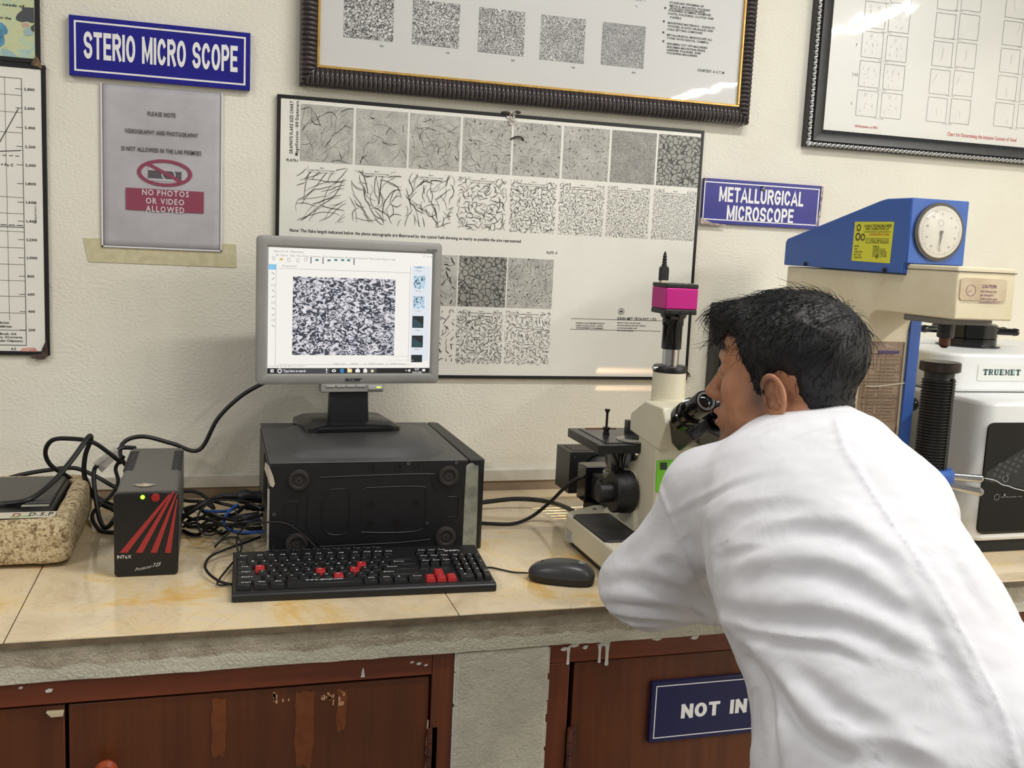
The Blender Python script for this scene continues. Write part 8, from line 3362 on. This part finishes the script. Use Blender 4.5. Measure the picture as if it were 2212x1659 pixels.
at_ = body.data.attributes.new('tone', 'FLOAT_COLOR', 'POINT')
at_.data.foreach_set('color', TT.ravel())

# ---- eyes and brows
for s_ in (1, -1):
    MB().ell(H2W((0.0815, 0.032*s_, 0.0025)), 0.0118, 0.0118, 0.0118, 18, 12).build('eye', mat('eye_white', rgb(206, 196, 186), 0.2), body)
    MB().ell(H2W((0.0895, 0.032*s_, 0.0025)), 0.0056, 0.0056, 0.0056, 14, 10).build('iris', mat('eye_dark', rgb(30, 20, 16), 0.1), body)
M_HAIR = mat('black_hair', rgb(19, 19, 22), 0.52, spec=0.42)


def strand(mb, pts, r0, r1):
    mb.tube([Vector(H2W(p)) for p in pts], lambda t: r0+(r1-r0)*t, 4, 3)


rg = random.Random(21)
br = MB()
for s_ in (1, -1):
    for k in range(60):
        u = rg.random()
        yy = (0.012+0.044*u)
        xx = 0.0965-0.30*max(0, yy-0.014)**1.0*1.0-0.004*u
        zz = 0.0285+0.010*math.sin(u*2.6)+rg.uniform(-0.003, 0.003)
        strand(br, [(xx+0.0018, yy*s_, zz), (xx-0.0005, (yy+0.005)*s_, zz+0.002), (xx-0.005, (yy+0.010)*s_, zz+0.0015)], 0.0006, 0.0002)
br.build('eyebrow', M_HAIR, body)


# ---- hair
def hair_region(P):
    """profile of the hairline in the head's side view: negative where hair grows"""
    poly = np.array([(0.125, 0.075), (0.093, 0.066), (0.072, 0.062), (0.060, 0.046), (0.047, 0.020), (0.038, 0.006), (0.032, -0.012), (0.030, -0.042), (0.018, -0.048), (0.013, -0.024), (0.009, 0.000), (-0.006, 0.014),
                     (-0.026, 0.008), (-0.032, -0.018), (-0.050, -0.048), (-0.058, -0.092), (-0.16, -0.096), (-0.16, 0.16), (0.125, 0.16)])
    X, Z = P[..., 0], P[..., 2]
    best = np.full(X.shape, 1e9, np.float32)
    inside = np.zeros(X.shape, bool)
    n = len(poly)
    for i in range(n):
        a, b = poly[i], poly[(i+1) % n]
        d = b-a
        t = np.clip(((X-a[0])*d[0]+(Z-a[1])*d[1])/(d @ d), 0, 1)
        dx, dz = X-a[0]-t*d[0], Z-a[1]-t*d[1]
        best = np.minimum(best, np.sqrt(dx*dx+dz*dz))
        c = ((a[1] > Z) != (b[1] > Z)) & (X < (b[0]-a[0])*(Z-a[1])/(b[1]-a[1]+1e-12)+a[0])
        inside ^= c
    return np.where(inside, -best, best)


def base_head(P):
    F = s_ell(P, (-0.004, 0, 0.032), (0.089, 0.073, 0.080))
    F = smin(F, s_ell(P, (0.040, 0, 0.032), (0.052, 0.060, 0.060)), 0.03)
    F = smin(F, s_ell(P, (0.020, 0, -0.035), (0.058, 0.0600, 0.062)), 0.03)
    F = smin(F, s_cone(P, (-0.035, 0, -0.055), (-0.070, 0.0, -0.175), 0.054, 0.058), 0.03)
    return F


Ph, oh = grid((-0.145, -0.115, -0.105), (0.15, 0.115, 0.165), 0.0026)
B = base_head(Ph)
reg = hair_region(Ph)
reg = reg+0.0012*np.sin(310*Ph[..., 0]+140*Ph[..., 2])*np.sin(260*Ph[..., 2]-90*Ph[..., 0])
zz = Ph[..., 2]
xx = Ph[..., 0]
thick = 0.0030+0.0080*np.clip((zz-0.000)/0.075, 0, 1)**0.8+0.003*np.clip((-xx-0.02)/0.06, 0, 1)*np.clip((zz+0.05)/0.06, 0, 1)
thick = thick*np.clip(-reg/0.014, 0.25, 1)
shell = B-thick
tuft = s_ell(Ph, (0.070, 0.008, 0.0790), (0.042, 0.056, 0.022))
tuft = smin(tuft, s_cone(Ph, (0.088, 0.030, 0.078), (0.107, 0.016, 0.040), 0.015, 0.005), 0.02)
tuft = smin(tuft, s_cone(Ph, (0.090, -0.02, 0.076), (0.104, -0.03, 0.056), 0.014, 0.007), 0.02)
Fm = smax(shell, reg, 0.006)
Fm = smin(Fm, tuft, 0.018)
Fm = smax(Fm, -(B+0.004), 0.002)
# combed relief
ph_ = np.arctan2(Ph[..., 1], Ph[..., 0]+0.03)
rl = np.sin(70*ph_+25*np.sin(30*zz)+40*xx)*0.0011+np.sin(160*ph_+90*zz)*0.0007
Fm = Fm-rl*np.clip((zz-0.02)/0.04, 0, 1)
Vr, Qr = surface_net(Fm, oh, 0.0026)
hair = net_object('hair', H2W(Vr), Qr, M_HAIR, pr)
# loose strands over the surface
Nr = normals(Vr, Qr)
st = MB()
rs_ = np.random.RandomState(4)
cand = np.where((Vr[:, 2] > -0.09))[0]
pick = rs_.choice(cand, 3400)
crown = np.array([-0.065, 0.0, 0.098])
for i in pick:
    p, n = Vr[i], Nr[i]
    if n @ (p-np.array([-0.01, 0, 0.03])) < 0:
        continue
    g = p-crown
    if p[2] < 0.035:
        g = np.array([-0.25, 0, -1.0])+0.3*rs_.normal(size=3)
        ln = rs_.uniform(0.005, 0.012) if p[2] < -0.01 else rs_.uniform(0.010, 0.022)
        lift = 0.0009
    else:
        g = g/np.linalg.norm(g)+np.array([0.55, 0.25 if p[1] > 0 else -0.1, -0.1])+0.28*rs_.normal(size=3)
        ln = rs_.uniform(0.018, 0.040)
        lift = rs_.uniform(0.0003, 0.0022)
    g = g-n*(g @ n)
    g /= np.linalg.norm(g)+1e-9
    b = np.cross(n, g)*rs_.normal()*0.10
    p0 = p-n*0.0012
    p1 = p+g*ln*0.4+n*lift+b*ln
    p2 = p+g*ln*0.75+n*(lift*0.9-ln*ln*2.0)+b*ln*2
    p3 = p+g*ln+n*(lift*0.2-ln*ln*4.0)+b*ln*3
    strand(st, (p0, p1, p2, p3), 0.00055, 0.00018)
for k in range(26):          # a few flyaway hairs
    a = rs_.uniform(-0.9, 1.5)
    p = np.array([-0.01-0.075*math.sin(a*0.8), rs_.uniform(-0.02, 0.05), 0.116-0.03*abs(a)])
    d = np.array([-0.6+0.3*rs_.normal(), rs_.normal()*0.4, 0.8])
    d /= np.linalg.norm(d)
    e = np.array([-1.0, 0, -0.4])
    ln = rs_.uniform(0.012, 0.028)
    strand(st, (p, p+d*ln*0.5, p+d*ln*0.8+e*ln*0.25, p+d*ln*0.9+e*ln*0.6), 0.00030, 0.00012)
so = st.build('hair_strands', M_HAIR, hair)
so['kind'] = 'stuff'

# ---- trousers and shoes (below the picture)
HT = 0.011
Pt, ot = grid(np.array([0.5, -1.6, 0.03]), np.array([1.25, -0.95, 0.86]), HT)
Ft = None
for h0, k0, a0, toe in FEET:
    f_ = smin(s_cone(Pt, h0, k0, 0.096, 0.070), s_cone(Pt, k0, a0+np.array([0, 0, -0.03]), 0.069, 0.056), 0.03)
    Ft = f_ if Ft is None else smin(Ft, f_, 0.03)
Vt, Qt = surface_net(Ft, ot, HT)
Vt = laplace(Vt, Qt, 2, 0.5)
net_object('trousers', Vt, Qt, mat('dark_trousers', rgb(44, 46, 54), 0.8), pr)
for h0, k0, a0, toe in FEET:
    Ps, os_ = grid(np.minimum(a0, toe)-np.array([0.08, 0.10, 0.07]), np.maximum(a0, toe)+np.array([0.08, 0.09, 0.05]), 0.006)
    fs_ = smin(s_cone(Ps, a0+np.array([0, -0.02, -0.04]), toe, 0.044, 0.034), s_cone(Ps, a0+np.array([0, -0.005, -0.03]), a0+np.array([0, -0.005, 0.01]), 0.045, 0.044), 0.02)
    fs_ = smax(fs_, -(Ps[..., 2]-0.001), 0.004)
    vs_, qs_ = surface_net(fs_, os_, 0.006)
    net_object('shoe', vs_, qs_, mat('black_shoe', rgb(28, 26, 26), 0.35), pr)
